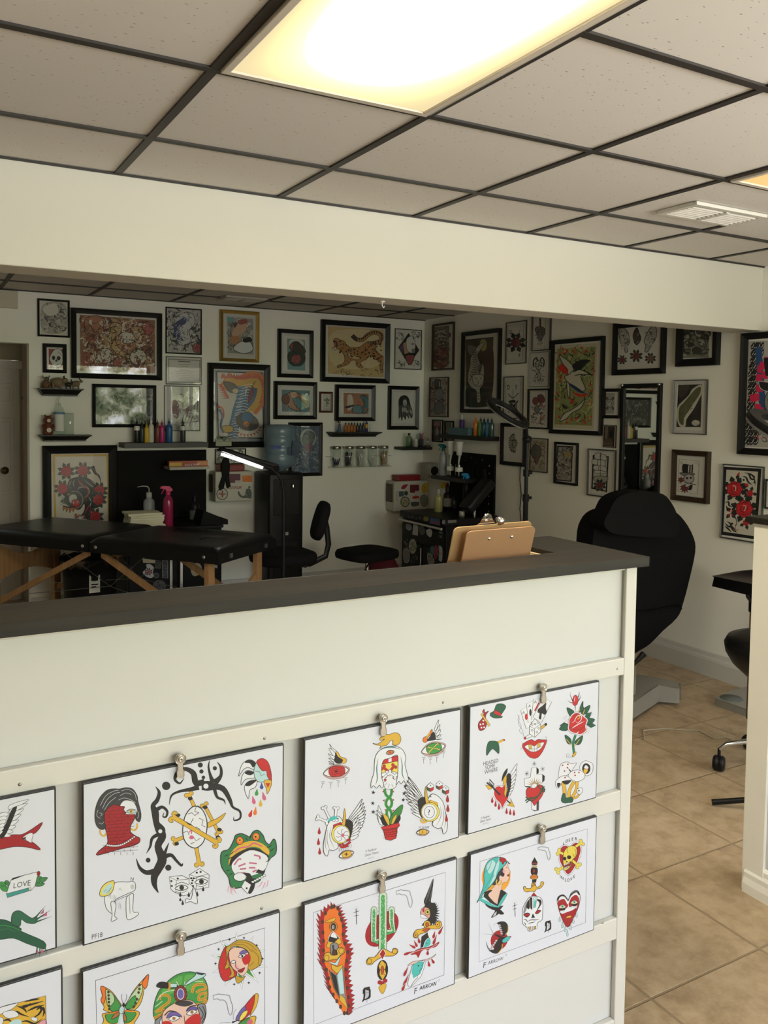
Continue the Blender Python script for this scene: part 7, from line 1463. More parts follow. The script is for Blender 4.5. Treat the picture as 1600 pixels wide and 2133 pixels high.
def sprayer(loc, h, r, bm, hm, label, f=-1, group=None, name='spray_bottle'):
    t = thing(name, label, 'spray bottle', loc, 0, group)
    lathe_obj('bottle', [(r*.9, 0), (r, .006), (r, h*.58), (r*.9, h*.68), (r*.45, h*.76), (r*.4, h*.79)], bm, t)
    b = MB(); b.lathe([(r*.5, h*.78), (r*.5, h*.85), (r*.35, h*.87)], 14)
    b.prism([(f*-.6*r, h*.86), (f*-.9*r, h*.90), (f*-.3*r, h*.985), (f*.9*r, h), (f*1.55*r, h*.985), (f*1.6*r, h*.935), (f*.6*r, h*.92), (f*.35*r, h*.86)][::1], -r*.28, r*.28)
    b.tube([(f*.75*r, 0, h*.93), (f*1.0*r, 0, h*.88), (f*1.35*r, 0, h*.80)], [.006, .005, .003], 8)
    b.build('trigger_head', hm, t); return t
q = W(343, 1094, 6.1); sprayer((q.x+.025, 6.1, ZT), .30, .036, mat('pink_liquid_bottle', (.30, .015, .07), .2, coat=.3), mat('hot_pink', (.55, .02, .12), .4), 'pink spray bottle with a hot pink trigger beside the towels')
q = W(405, 1075, 6.3); bottle('pump_bottle', 'black bottle with a faint white label at the back of the tool chest', 'bottle', (q.x, 6.3, ZT), .038, .2, blk_plastic, blk_plastic, kind='cap', labelm=mat('dim_label', (.12, .12, .11), .6), lab=(.1, .45))
q = W(443, 1090, 6.15); t = thing('tablet_stand', 'low black wedge-shaped case at the right end of the tool chest', 'case', (q.x+.0, 6.16, ZT))
MB().prism([(-.12, .001), (.09, .001), (.09, .03), (-.09, .105)], -.09, .09).build('wedge', blk_matte, t, bevel=.004)
MB().tube([(-.11, -.0, .095), (-.125, 0, .2), (-.15, .0, .33)], .0035).build('prop', blk_matte, t)
# ---- sharps container, left; and the little print over it
def sharps(x0, x1, z0, z1, y0, label, sm, art):
    t = thing('sharps_box', label, 'sharps container', ((x0+x1)/2, y0, z0)); X = (x1-x0)/2; H = z1-z0; dp = YB-y0
    MB().box(-X, X, 0, dp-.002, 0, H).build('cabinet', sm, t, bevel=.008)
    MB().box(-X*.72, X*.62, .02, dp-.03, H, H+.052).build('red_liner', mat('sharps_red', (.22, .02, .02), .35), t, bevel=.006)
    MB().box(-X-.012, -X, .03, dp-.03, H*.3, H*.9).build('side_latch', mat('latch_brown', (.07, .05, .035), .5), t, bevel=.003)
    bpy.context.view_layer.update(); art(t); return t
cab_w = mat('sharps_cabinet_grey_white', (.50, .49, .42), .45)
q0, q1 = W(449, 983, YB-.16), W(526, 1043, YB-.16)
def art(t):
    d = Draw(430, 880, .16875, 1, YB-.1605, .8)
    d.poly('5a1a34', '275,635 420,635 420,715 355,715 355,745 275,745'); d.poly('c8b8b4', '357,718 420,718 420,745 357,745'); d.poly('e07a1c', '443,655 568,655 566,735 443,732'); d.scatter('450,662 560,662 560,728 450,728', ['8a4a14'], 14, 24, 1)
    d.text('DANGER', 300, 820, 52, 1, 0, '8a1a20', .35, .62, .02); d.ell(None, 283, 803, 16, 16, 0, '8a1a20', 6); d.line('8a1a20', 4, '268,818 298,788', 0)
    d.ell('c8c4b0', 195, 883, 66, 70, 0, '55584c', 12); d.line('8a2a2a', 14, '195,840 195,925', 0); d.line('8a2a2a', 14, '150,883 240,883', 0); d.scatter('160,850 230,850 230,915 160,915', ['55584c', '8a2a2a'], 14, 24, 3)
    d.ell('55584c', 530, 798, 14, 16, 0, 'k', 3); d.ell('c8c4b0', 526, 794, 7, 8); d.poly('4f574c', '390,860 400,850 430,900 480,900 490,830 530,820 552,850 552,935 500,930 440,930 400,900', 1, 'k', 3); d.scatter('480,840 548,840 548,925 440,925', ['8a9284', '2c302a'], 30, 26, 4); d.build(t, 'stickers')
sharps(q0.x, q1.x, q1.z, q0.z, YB-.16, 'grey white sharps container with orange sticker, left of the water cooler', cab_w, art)
tag(MB().prism([(0, 0), (.035, .01), (.05, -.06), (.04, -.15), (.055, -.22), (.03, -.235), (.012, -.16), (.0, -.235), (-.03, -.25), (-.04, -.22), (-.012, -.14), (-.018, -.05)], YB-.178, YB-.162).build('rubber_glove', blk_matte, bevel=.003, loc=(W(466, 963, YB-.17).x, 0, W(466, 963, YB-.17).z+.03)), 'limp black rubber glove hanging over the left sharps container', 'glove')
frame((430, 880), .16875, 'b', '112,325 492,320 492,515 112,515', 12, 'small dark framed print of grey curls, half hidden by the lamp head', blackfr, art=lambda d: d.scatter('125,340 480,335 480,500 125,500', ['8a8a84', 'c8c8c0', '2a2a2a', '5a5450'], 110, 70, 5), depth=.02)
# ---- water cooler and jug
q0, q1 = W(558, 985, 6.32), W(618, 985, 6.32); cxx = (q0.x+q1.x)/2+.015; zc_ = q0.z
t = thing('water_cooler', 'tall black water cooler tower against the rear wall', 'water cooler', (cxx, 6.42, 0))
MB().box(-.15, .15, -.15, .17, .01, zc_).build('cabinet', blk_plastic, t, bevel=.02, seg=3)
MB().box(-.11, .11, -.155, -.148, zc_-.34, zc_-.05).build('dispenser_recess', mat('black_gloss_plastic', (.012, .012, .012), .2, spec=.3), t, bevel=.004)
MB().box(-.11, .11, -.154, -.149, .10, zc_-.55).build('door', mat('black_gloss_plastic', (.012, .012, .012), .2, spec=.3), t, bevel=.004)
for dx in (-.05, .05): MB().lathe([(.008, 0), (.009, .02), (.006, .03)], 12, M=T(dx, -.17, zc_-.12)).build('tap', chrome, t)
MB().box(-.03, .015, -.162, -.154, zc_-.50, zc_-.475).build('name_plate', dull_steel, t)
jug_m = mat('blue_jug_plastic', (.19, .27, .33), .2, alpha=.75, spec=.5)
t = thing('water_jug', 'blue translucent water jug upside down on the cooler', 'water jug', (cxx+.0, 6.42, zc_+.002))
R0 = .128
lathe_obj('bottle', [(.03, 0), (.05, .01), (R0*.9, .05), (R0, .075), (R0, .13), (R0*.965, .14), (R0, .15), (R0, .2), (R0*.965, .21), (R0, .22), (R0, .28), (R0*.965, .29), (R0, .30), (R0, .345), (R0*.92, .375), (R0*.6, .382), (0, .382)], jug_m, t, 32)
lathe_obj('water', [(.02, .012), (.045, .018), (R0*.86, .056), (R0*.95, .08), (R0*.94, .30), (0, .30)], glass_mat('jug_water', color=(.55, .72, .80), refl=.3, tint=.93), t, 32)
bpy.context.view_layer.update(); d = Draw(430, 880, .16875, 1, 6.42-R0-.004, .9); d.text('Crystal', 800, 325, 66, 1, -.02, '2038a8', .35, .6, .015); d.poly('1c3450', '1000,310 1045,305 1045,400 1005,400 998,360', 1); d.poly('1c3450', '1062,240 1085,235 1088,340 1108,330 1108,400 1060,400', 1); d.build(t, 'printing')
# ---- small bottle shelf
YQ = YB-.10; zD = W(745, 900, YQ).z; ledge(W(689, 900, YQ).x, W(794, 900, YQ).x, zD, .042, .12, 'short black crown shelf of small orange and black bottles, above the glass jars')
XD = lambda px: W(px, 899, YB-.07).x
for i, (px_, c, lb) in enumerate(((720, (.42, .12, .02), None), (726.5, (.5, .16, .03), None), (732.5, (.44, .13, .02), None), (738.5, (.52, .17, .04), None), (744.5, (.03, .03, .035), None), (750.5, (.045, .05, .07), None), (756.5, (.03, .035, .05), None))):
    bottle('dropper_bottle', ('amber' if i < 4 else 'black')+' small dropper bottle in the row on the short crown shelf', 'bottle', (XD(px_), YB-.07, zD), .0115, .092, mat('amber_%d' % (i % 2) if i < 4 else 'inky_%d' % i, c, .25), blk_plastic, 'small amber bottles on the short shelf' if i < 4 else 'small black bottles on the short shelf', caph=.3, neck=.45)
bottle('dropper_bottle', 'purple and yellow labelled bottle at the right of the small bottle row', 'bottle', (XD(763.5), YB-.07, zD), .014, .112, mat('purple_bottle', (.05, .04, .14), .3), mat('purple_bottle', (.05, .04, .14), .3), labelm=mat('yellow_label', (.6, .35, .05), .5), lab=(.3, .62))
bottle('dropper_bottle', 'slim clear bottle standing last on the small bottle shelf', 'bottle', (XD(771), YB-.07, zD), .010, .095, clear, clear, kind='cap')
q = XD(707); t = thing('doll_figurine', 'tiny blue-dressed doll with dark hair on the bottle shelf', 'figurine', (q, YB-.07, zD))
lathe_obj('dress', [(.017, 0), (.019, .004), (.015, .03), (.010, .055), (.012, .07), (0, .078)], mat('doll_blue', (.06, .12, .24), .6), t); lathe_obj('head', [(0, .074), (.009, .078), (.011, .09), (.007, .1), (0, .102)], mat('doll_skin', (.5, .36, .28), .6), t)
lathe_obj('hair', [(.0, .108), (.010, .104), (.0135, .09), (.012, .078)], mat('doll_hair', (.015, .012, .012), .6), t, 14, T(0, .003, 0), )
e = MB()
for dx in (-1, 1): e.tube([(dx*.010, 0, .068), (dx*.02, -.003, .055), (dx*.017, -.008, .045)], .004, 6)
e.build('arms', mat('doll_skin', (.5, .36, .28), .6), t)
# ---- jar rack
YJ = YB-.06; xj = [W(c_, 970, YJ).x for c_ in (701, 727.5, 752, 776, 800)]; zj1, zj0 = W(750, 929, YJ).z, W(750, 971, YJ).z
t = thing('jar_rack', 'white wire rack on the wall holding five glass jars', 'rack', ((xj[0]+xj[4])/2, YB, zj0)); X = (xj[4]-xj[0])/2+.055
b = MB(); zr = (zj1-zj0)*.5
b.tube([(-X-.02, -.004, zr), (-X, -.095, zr), (X, -.095, zr), (X+.02, -.004, zr)], .0022, 6); b.tube([(-X, -.004, -.004), (-X, -.1, -.004), (X, -.1, -.004), (X, -.004, -.004)], .0022, 6); b.tube([(-X, -.052, -.004), (X, -.052, -.004)], .0022, 6)
for xx in xj:
    x = xx-(xj[0]+xj[4])/2
    b.tube([(x-.028, -.004, -.004), (x-.028, -.1, -.004), (x-.028, -.1, .014), (x+.032, -.1, .014), (x+.032, -.1, -.004)], .0025, 6)
b.build('wire_frame', mat('white_wire', (.55, .55, .5), .4), t)
fills = [((.03, .03, .12), 'blue', 'glass jar with dark blue grips'), ((.04, .04, .04), 'black', 'glass jar filled with black tips'), ((.6, .6, .56), 'white', 'glass jar of white tubes, middle of the five'), ((.55, .55, .5), 'thin', 'nearly empty glass jar with one white stick'), ((.5, .3, .17), 'tan', 'glass jar of wooden sticks at the right end')]
for xx, (c, kd, lb) in zip(xj, fills):
    t = thing('glass_jar', lb+' in the wire rack', 'jar', (xx, YJ+.008, zj0), 0, 'jars in the wire rack'); h = zj1-zj0; R_ = random.Random(kd)
    lathe_obj('glass', [(.038, 0), (.042, .006), (.042, h*.84), (.038, h*.87)], clear, t); lathe_obj('lid', [(.041, h*.86), (.043, h*.87), (.043, h*.985), (.04, h), (0, h)], mat('brushed_lid', (.42, .40, .34), .3, 1), t)
    b = MB(); nn = {'blue': 9, 'black': 16, 'white': 16, 'thin': 2, 'tan': 22}[kd]; hh = {'blue': .45, 'black': .75, 'white': .78, 'thin': .4, 'tan': .78}[kd]
    for i in range(nn):
        a1, a2 = R_.uniform(0, 6.28), R_.uniform(0, 6.28); r1 = R_.uniform(0, .026)
        b.cyl((r1*math.cos(a1), r1*math.sin(a1), .006), (.030*math.cos(a2), .030*math.sin(a2), h*hh*R_.uniform(.7, 1)), .0042 if kd != 'tan' else .003, n=6)
    b.build('contents', mat('jar_fill_'+kd, c, .5), t)
    t.children[-1]['kind'] = 'stuff'
# ---- corner shelf
YK = YB-.14; zE = W(870, 931, YK).z; x0_, x1_ = W(837, 932, YK).x, XR-.006
ledge(x0_, x1_, zE, .026, .17, 'short thin black shelf fitted into the room corner', False)
XK = lambda px: W(px, 930, YB-.1).x
bottle('pump_bottle', 'pale green bottle with a dark round logo at the left of the corner shelf', 'bottle', (XK(852), YB-.1, zE), .030, .125, glass_mat('pale_green_plastic', (.6, .72, .58), 1.0, .85), mat('dark_cap', (.04, .04, .04), .4), kind='cap', caph=.18)
bottle('small_jar', 'squat white jar next to the green bottle on the corner shelf', 'jar', (XK(866), YB-.1, zE), .02, .07, mat('cream_jar', (.5, .5, .44), .4), white_pl, kind='jar')
t = thing('pen_cup', 'cup of coloured pens on the corner shelf', 'cup', (XK(878), YB-.09, zE)); lathe_obj('cup', [(.024, 0), (.027, .07)], glass_mat('smoky_cup', (.5, .6, .62), 1, .8), t)
for i, (dx, c) in enumerate(((-.012, (.02, .16, .18)), (.002, (.4, .04, .05)), (.012, (.45, .05, .08)), (-.002, (.1, .1, .3)))): MB().cyl((dx*.5, 0, .006), (dx*1.8, .005*i-.01, .125-.008*(i % 2)), .0045, n=8).build('pen', mat('pen_%d' % i, c, .4), t)
t = thing('chrome_stand', 'small shiny chrome stand in front of the pens on the corner shelf', 'stand', (XK(887), YB-.13, zE)); MB().lathe([(.018, 0), (.018, .004), (.005, .01), (.004, .07), (.009, .075), (.006, .085), (0, .087)], 14).tube([(-.016, 0, .07), (0, 0, .076), (.016, 0, .072)], .0035, 8).build('post', chrome, t); lathe_obj('dish', [(.012, .0), (.03, .006), (.032, .014)], dull_steel, t)
# ---- long black shelf on the right wall
XS = XR-.10; a0, a1 = on(912, 907, 0, XR-.14), on(1034, 912, 0, XR-.03); zF = on(975, 907, 0, XS).z
ledge(a1.y, a0.y, zF, .036, .14, 'long black shelf on the right wall with bottles and a blue box', False, 'r')
yF = lambda px: on(px, 905, 0, XR-.09).y
y_, y2_ = yF(944), yF(984); tag(MB().box(XR-.135, XR-.03, y2_, y_, zF, zF+.06).build('box', mat('dusty_blue_card', (.08, .16, .20), .6), bevel=.002), 'flat dusty blue box on the long right wall shelf', 'box')
bottle('pump_bottle', 'white pump bottle with a purple label behind the blue box', 'bottle', (XR-.028, yF(952)+.02, zF), .022, .17, mat('cream_jar', (.5, .5, .44), .4), white_pl, kind='cap', labelm=mat('purple_label', (.09, .04, .2), .5), lab=(.3, .75))
for i, (px_, c, nm, hh) in enumerate(((990, (.62, .17, .02), 'orange', .165), (1000, (.06, .26, .05), 'green', .155), (1007, (.02, .06, .12), 'navy', .155), (1015, (.02, .14, .26), 'blue', .155), (1023, (.03, .07, .05), 'dark green', .155))):
    bottle('ink_bottle', '%s ink bottle with a pointed cap in the row on the right wall shelf' % nm, 'bottle', (XR-.085, yF(px_), zF), .021, hh, mat('inkr_'+nm.replace(' ', '_'), c, .18, coat=.5), mat('inkr_cap_'+nm.replace(' ', '_'), c if i == 0 else (.02, .03, .03), .3), 'ink bottles on the right wall shelf')
# ---- right sharps container
q0, q1 = W(822, 1003, YB-.16), W(891, 1062, YB-.16)
def art(t):
    d = Draw(800, 960, .1625, 1, YB-.1605, .8)
    d.poly('6a1826', '332,305 450,305 450,385 395,385 395,410 332,408'); d.poly('c8b8ac', '398,388 448,385 446,405 398,408'); d.poly('9a2a34', '215,355 240,310 275,298 305,295 300,325 260,365', 1, 'w', 4); d.poly('c9a83c', '500,300 560,280 575,340 550,400 500,415 480,350', 1); d.text('NIK', 505, 330, 44, .5, .8, 'k', 0, .7)
    d.poly('b8382c', '355,470 400,440 450,455 448,480 380,490', 1, 'w', 5); d.ell('b9b294', 270, 525, 54, 62, 0, '5a5238', 12); d.scatter('235,490 305,490 305,560 235,560', ['5a5238', '8a6a3a'], 20, 30, 2); d.poly('5c6056', '345,540 380,530 440,530 452,550 430,575 360,580', 1, 'k', 3); d.poly('8a8a7c', '465,470 510,435 555,460 560,540 520,590 480,560', 1, '4a4a40', 5); d.poly('4a6068', '192,392 250,392 250,455 194,458', 0, 'k', 4); d.ell('4a5048', 283, 415, 24, 28, 0, 'k', 3); d.poly('b8b4a4', '148,385 180,385 178,510 150,508'); d.build(t, 'stickers')
sharps(q0.x, q1.x, q1.z, q0.z, YB-.16, 'grey sharps container plastered with stickers beside the right tool chest', cab_w, art)
# ---- right tool chest (front faces left), stickers on it
XC = 3.60; c0, c1 = on(839, 1083, 0, XC), on(924, 1101, 0, XC); ZR = c0.z+.03; yc0, yc1 = c1.y-.02, min(c0.y+.02, YB-.02)
t = thing('tool_chest', 'black sticker-covered tool cabinet in the room corner', 'tool chest', ((XC+XR)/2, (yc0+yc1)/2, 0), -PI/2); Lc = (yc1-yc0)/2; Dp = (XR-XC)/2-.01
en = mat('black_enamel', (.007, .007, .008), .4, spec=.2)
MB().box(-Lc, Lc, -Dp, Dp, .10, ZR).build('body', en, t, bevel=.004); MB().box(-Lc-.01, Lc+.01, -Dp-.02, Dp, ZR, ZR+.05).build('top_tray', blk_plastic, t, bevel=.004)
MB().cyl((-Lc+.01, -Dp-.035, ZR-.025), (Lc-.01, -Dp-.035, ZR-.025), .0095).build('handle_bar', mat('white_bar', (.5, .5, .45), .3), t)
for i in range(2): MB().box(-Lc+.015+i*Lc, -Lc+i*Lc+Lc-.01, -Dp-.012, -Dp, .14, ZR-.20).build('door', en, t, bevel=.003)
MB().box(-Lc+.015, Lc-.015, -Dp-.012, -Dp, ZR-.19, ZR-.06).build('drawer', en, t, bevel=.003); MB().box(-.012, .005, -Dp-.02, -Dp-.012, .16, ZR-.22).build('door_pull', chrome, t, bevel=.002)
for sx in (-1, 1): MB().lathe([(.03, 0), (.04, .01), (.04, .03), (.03, .04)], 16, M=T(sx*(Lc-.06), -.1, .04, rx=PI/2)).box(sx*(Lc-.06)-.01, sx*(Lc-.06)+.01, -.13, -.09, .04, .1).build('caster', blk_plastic, t)
bpy.context.view_layer.update(); d = Draw(800, 960, .1625, 0, XC-.0125+.01, .75)
d.poly('A', '375,810 440,830 435,960 362,945', 0, 'k', 3); d.poly('a', '290,810 340,820 350,870 320,890 285,860', 1, 'w', 3); d.poly('A', '545,880 600,870 620,920 600,980 560,960 540,920', 1, 'k', 4); d.poly('55574c', '455,840 510,850 520,920 480,945 455,900', 1, '8a8a80', 4); d.text('HELL', 700, 930, 44, 1, .1, 'A', 0, .6); d.text('YES', 705, 985, 44, 1, .1, 'A', 0, .6)
d.ell('b9b9a8', 368, 1095, 50, 98, 0); d.scatter('335,1030 400,1030 400,1160 335,1160', ['3a3a34', '5a5a50'], 20, 44, 2); d.poly('8a8a86', '255,1140 300,1130 325,1180 315,1290 265,1300 250,1220', 1, 'w', 4); d.scatter('250,990 300,990 310,1130 255,1130', ['8a8a86'], 14, 40, 6)
d.poly('3f7a80', '595,1110 640,1100 635,1200 600,1220', 1); d.poly('9a2a50', '650,1090 690,1110 690,1200 660,1260 640,1230', 1); d.poly('A', '700,1090 745,1110 750,1220 740,1290 700,1270 705,1180', 1, 'k', 4); d.poly('8a8a86', '560,1190 600,1200 640,1270 630,1310 570,1310', 1, 'w', 4); d.scatter('560,1090 740,1090 740,1300 560,1300', ['2a2a2c', '8a8a86'], 26, 40, 9); d.scatter('340,1210 430,1210 430,1320 340,1320', ['4a4c4a', '6a6c68'], 20, 40, 9)
d.build(t, 'stickers')
d = Draw(800, 960, .1625, 0, XC-.0125-.0185, .75); d.poly('2f5f96', '590,725 715,755 718,830 588,800', 0, 'a', 3); d.text('TOOLS', 598, 795, 46, 1, .2, 'c0404a', 0, .75, .03); d.poly('8a8a3c', '512,715 570,725 565,770 512,765', 1); d.ell('A', 765, 785, 22, 30); d.poly('A', '820,760 930,755 930,790 820,800'); d.scatter('290,700 490,730 490,755 290,725', ['A', '8a8a86'], 30, 18, 5); d.build(t, 'stickers')
ZR2 = ZR+.05
# black pegboard panel above it, and what stands and hangs there
p0, p1 = on(938, 940, 0, XR-.02), on(1030, 944, 0, XR-.02)
t = thing('pegboard', 'tall black board of hanging tools on the right wall above the tool cabinet', 'board', (XR, (p0.y+p1.y)/2, .9), -PI/2); X = (p0.y-p1.y)/2
ztb = p0.z-.9; MB().box(-X, X, -.02, 0, ZR2+.002-.9, ztb).build('panel', mat('black_panel', (.006, .006, .006), .7, spec=.15), t, bevel=.001)
b = MB(); R_ = random.Random(8)
for i in range(16): x, z = -X*.1+(i % 4)*X*.24, ztb-.07-(i//4)*.13+R_.uniform(-.02, .02); b.tube([(x, -.02, z), (x, -.05, z), (x+.004, -.055, z+.02)], .003, 6)
b.build('hooks', chrome, t)
b = MB()
for i in range(7): x, z = -X*.05+(i % 4)*X*.24, ztb-.12-(i//4)*.18; b.prism([(x-.02, z), (x+.018, z+.006), (x+.026, z-.07), (x+.008, z-.1), (x-.022, z-.075)], -.06, -.03)
b.build('hanging_tools', blk_matte, t)
b = MB()
for i in range(12): b.lathe([(0, .0006), (.009, .0004), (.009, 0)], 12, M=T(X*.80, -.0205, ztb-.09-i*.062, rx=PI/2))
b.build('round_labels', mat('grey_dots', (.16, .16, .15), .5), t)
# small black wall shelf with cup dispensers
XD_ = XR-.2; z_ = on(950, 1000, 0, XD_).z; ys0, ys1 = on(902, 1000, 0, XD_).y, on(972, 1000, 0, XD_).y
ledge(ys1, ys0, z_+.015, .03, .22, 'black bracket shelf under the two inverted dispensers', False, 'r')
for px_, lb in ((938, 'clear tube dispenser with a white cone cup, left of the pair'), (956, 'clear tube dispenser with a white cone cup, right of the pair')):
    y = on(px_, 985, 0, XR-.14).y; t = thing('cup_dispenser', lb, 'dispenser', (XR-.14, y, z_+.016), 0, 'inverted dispensers on the bracket shelf')
    lathe_obj('container', [(.030, 0), (.032, .01), (.032, .10), (.03, .11)], clear, t); MB().tube([(0, 0, .01), (-.004, -.0, .12), (.006, 0, .19)], [.006, .007, .012]).build('tube', mat('frosted_white', (.42, .43, .42), .4), t); lathe_obj('cup', [(.018, .185), (.022, .19), (.033, .285), (.035, .30), (0, .302)], white_pl, t); lathe_obj('label', [(.0325, .05), (.0325, .085)], mat('white_label', (.7, .7, .66), .5), t)
y = on(923, 985, 0, XR-.14).y; sprayer((XR-.14, y, z_+.016), .27, .032, mat('frosted_grey', (.30, .32, .33), .4), mat('teal_plastic', (.01, .12, .14), .4), 'frosted spray bottle with a teal trigger beside the dispensers')
# glove box holder on the corner and yellow carton
q = W(899, 982, YB-.3); t = thing('glove_box', 'printed grey glove box with an oval opening in the corner', 'glove box', (q.x+.06, YB-.22, q.z-.06)); MB().box(-.075, .06, -.05, .08, 0, .13).build('carton', mat('glove_carton', (.30, .30, .27), .5, var=.4, scale=25), t, bevel=.002)
lathe_obj('opening', [(0, .001), (.03, .001), (.04, 0)], blk_matte, t, 20, T(-.01, -.051, .062, rx=PI/2)); MB().tube([(-.01+.045*math.cos(i*PI/8), -.052, .062+.045*math.sin(i*PI/8)) for i in range(16)], .005, 6, closed=True).build('oval_rim', mat('pale_print', (.4, .4, .36), .5), t)
q = W(944, 1010, YB-.42); t = thing('wrap_box', 'yellow food wrap carton under the bracket shelf', 'box', (q.x+.02, YB-.42, q.z-.028)); MB().box(-.125, .105, -.03, .03, 0, .05, M=T(rz=-.18)).build('carton', mat('wrap_bright_yellow', (.60, .42, .02), .5), t, bevel=.001)
bpy.context.view_layer.update(); MB().box(.0, .055, -.0315, -.03, .006, .04, M=T(rz=-.18)).build('white_panel', mat('cream_jar', (.5, .5, .44), .4), t); MB().box(.06, .1, -.0315, -.03, .0, .034, M=T(rz=-.18)).build('orange_panel', mat('wrap_orange', (.6, .28, .12), .5), t)
lathe_obj('round_logo', [(0, .001), (.02, .001), (.021, 0)], mat('sharps_red', (.22, .02, .02), .35), t, 20, T(-.09, -.0155, .024, rx=PI/2, rz=-.18))
# bottles on the right cabinet
def onz(px, py, z): return on(px, py, 2, z)
q = onz(913, 1066, ZR2); bottle('soap_bottle', 'bottle of pale yellow soap on the corner tool cabinet', 'bottle', (q.x, q.y, ZR2), .036, .19, mat('yellow_soap', (.35, .33, .13), .3, coat=.3), mat('frosted_white', (.42, .43, .42), .4), kind='cap')
q = onz(932, 1062, ZR2); bottle('pump_bottle', 'black bottle with white lettering on the corner tool cabinet', 'bottle', (q.x, q.y, ZR2), .036, .2, blk_plastic, blk_plastic, kind='cap', neck=.5, labelm=mat('bw_label', (.25, .25, .24), .5, var=.9, scale=60), lab=(.15, .5))
for i, (px_, s_) in enumerate(((948, 1), (958, .8))): q = onz(px_, 1060, ZR2); bottle('pump_bottle', ('dark squat' if i else 'dark tall')+' bottle in the shade on the corner tool cabinet', 'bottle', (XR-.06-(1-i)*.068, q.y+.06, ZR2), .03, .13*s_, mat('smoke_plastic', (.03, .03, .032), .3), blk_plastic, kind='cap')
q = onz(1005, 1066, ZR2); sprayer((min(q.x, 4.0), q.y, ZR2), .33, .03, blk_plastic, mat('sky_blue_plastic', (.02, .22, .45), .4), 'black spray bottle with a sky blue nozzle beside the board')
q = on(985, 1072, 1, 5.55); t = thing('arm_rest_pad', 'black padded rest leaning diagonally in front of the hanging tools', 'arm rest', (q.x, 5.5, ZR2+.16))
b = MB(); b.box(-.045, .045, -.07, .07, -.16, .17, M=T(ry=.80)); b.build('pad', vinyl2, t, bevel=.03, seg=4); MB().cyl((-.02, 0, -.05), (-.02, 0, -.16), .012).build('post', chrome, t)
q = onz(962, 1075, ZR2); tag(MB().lathe([(.011, .0), (.022, .0), (.024, .02), (.022, .04), (.011, .04), (.011, 0)], 20, M=T(q.x, q.y, ZR2)).build('tape_roll', mat('cream_jar', (.5, .5, .44), .4)), 'small white roll of tape on the corner tool cabinet', 'tape')
# ================================================================== furniture
# ---- folding treatment table
ang = math.radians(51.5); av = Vector((-math.cos(ang), math.sin(ang), 0)); bv = Vector((math.sin(ang), math.cos(ang), 0))
A0 = Vector((1.53, 4.62, 0)); TL_, TW, TZ = .925, .66, .76
t = thing('massage_table', 'long black padded folding table with beech legs', 'massage table', A0+av*TL_+bv*TW/2, math.atan2(av.y, av.x))
# local x runs along the table from the right end (-TL_) to the left end (+TL_); local y across
s_ = 1 if (Matrix.Rotation(math.atan2(av.y, av.x), 3, 'Z') @ Vector((0, 1, 0))).dot(bv) > 0 else -1
def cushion(x0, x1):
    b = MB(); nx, ny = 18, 14; R0 = .055
    def pt(u, v):
        x = x0+(x1-x0)*u; y = -TW/2+TW*v
        ex = min(u, 1-u)*(x1-x0); ey = min(v, 1-v)*TW
        d = lambda e: (1-max(0, 1-e/R0)**2)**.5
        return x, y, TZ-.035+.035*d(ex)*d(ey)
    us = [0, .01, .03, .055, .08]+[.1+.8*i/9 for i in range(10)]+[.92, .945, .97, .99, 1]; vs_ = [0, .012, .04, .075, .11]+[.14+.72*i/7 for i in range(8)]+[.89, .925, .96, .988, 1]
    g_ = [pt(u, v) for u in us for v in vs_]; n_ = len(vs_)
    b.add(g_, [(i*n_+j, (i+1)*n_+j, (i+1)*n_+j+1, i*n_+j+1) for i in range(len(us)-1) for j in range(n_-1)], True)
    per = [i*n_ for i in range(len(us))]+[(len(us)-1)*n_+j for j in range(1, n_)]+[i*n_+n_-1 for i in range(len(us)-2, -1, -1)]+[j for j in range(n_-2, 0, -1)]
    k = len(per); sv = [g_[i] for i in per]+[(g_[i][0], g_[i][1], TZ-.095) for i in per]
    b.add(sv, [(i, k+i, k+(i+1) % k, (i+1) % k) for i in range(k)], False); b.add(sv[k:], [tuple(range(k))])
    return b
cushion(-TL_, -.004).build('cushion', vinyl, t); cushion(.004, TL_).build('cushion', vinyl, t)
for sx in (-1, 1):
    xe = sx*(TL_-.10)
    for sy in (-1, 1):
        y = sy*(TW/2-.06)
        MB().box(xe-.017, xe+.017, y-.03, y+.03, .0, TZ-.095).build('leg', beech, t, bevel=.003)
        MB().add(*(lambda p, q: ([(p[0], y-.012, p[1]-.02), (p[0], y+.012, p[1]-.02), (p[0], y+.012, p[1]+.02), (p[0], y-.012, p[1]+.02), (q[0], y-.012, q[1]-.02), (q[0], y+.012, q[1]-.02), (q[0], y+.012, q[1]+.02), (q[0], y-.012, q[1]+.02)], [(0, 1, 2, 3), (7, 6, 5, 4), (0, 4, 5, 1), (1, 5, 6, 2), (2, 6, 7, 3), (3, 7, 4, 0)]))((sx*.05, TZ-.11), (xe-sx*.01, .26))).build('brace', beech, t)
    dz = -.13 if sx < 0 else 0
    ar = [(-TW/2+.09, TZ-.12)]+[(-TW/2+.09+(TW-.18)*i/10, TZ-.12-.09*math.sin(PI*i/10)) for i in range(1, 10)]+[(TW/2-.09, TZ-.12), (TW/2-.09, TZ-.36)]+[(TW/2-.09-(TW-.18)*i/10, TZ-.36+.05*math.sin(PI*i/10)) for i in range(1, 10)]+[(-TW/2+.09, TZ-.36)]
    MB().prism([(y_, z_+dz) for y_, z_ in ar], xe-.008, xe+.008, plane='yz').build('end_panel', beech, t)
b = MB()
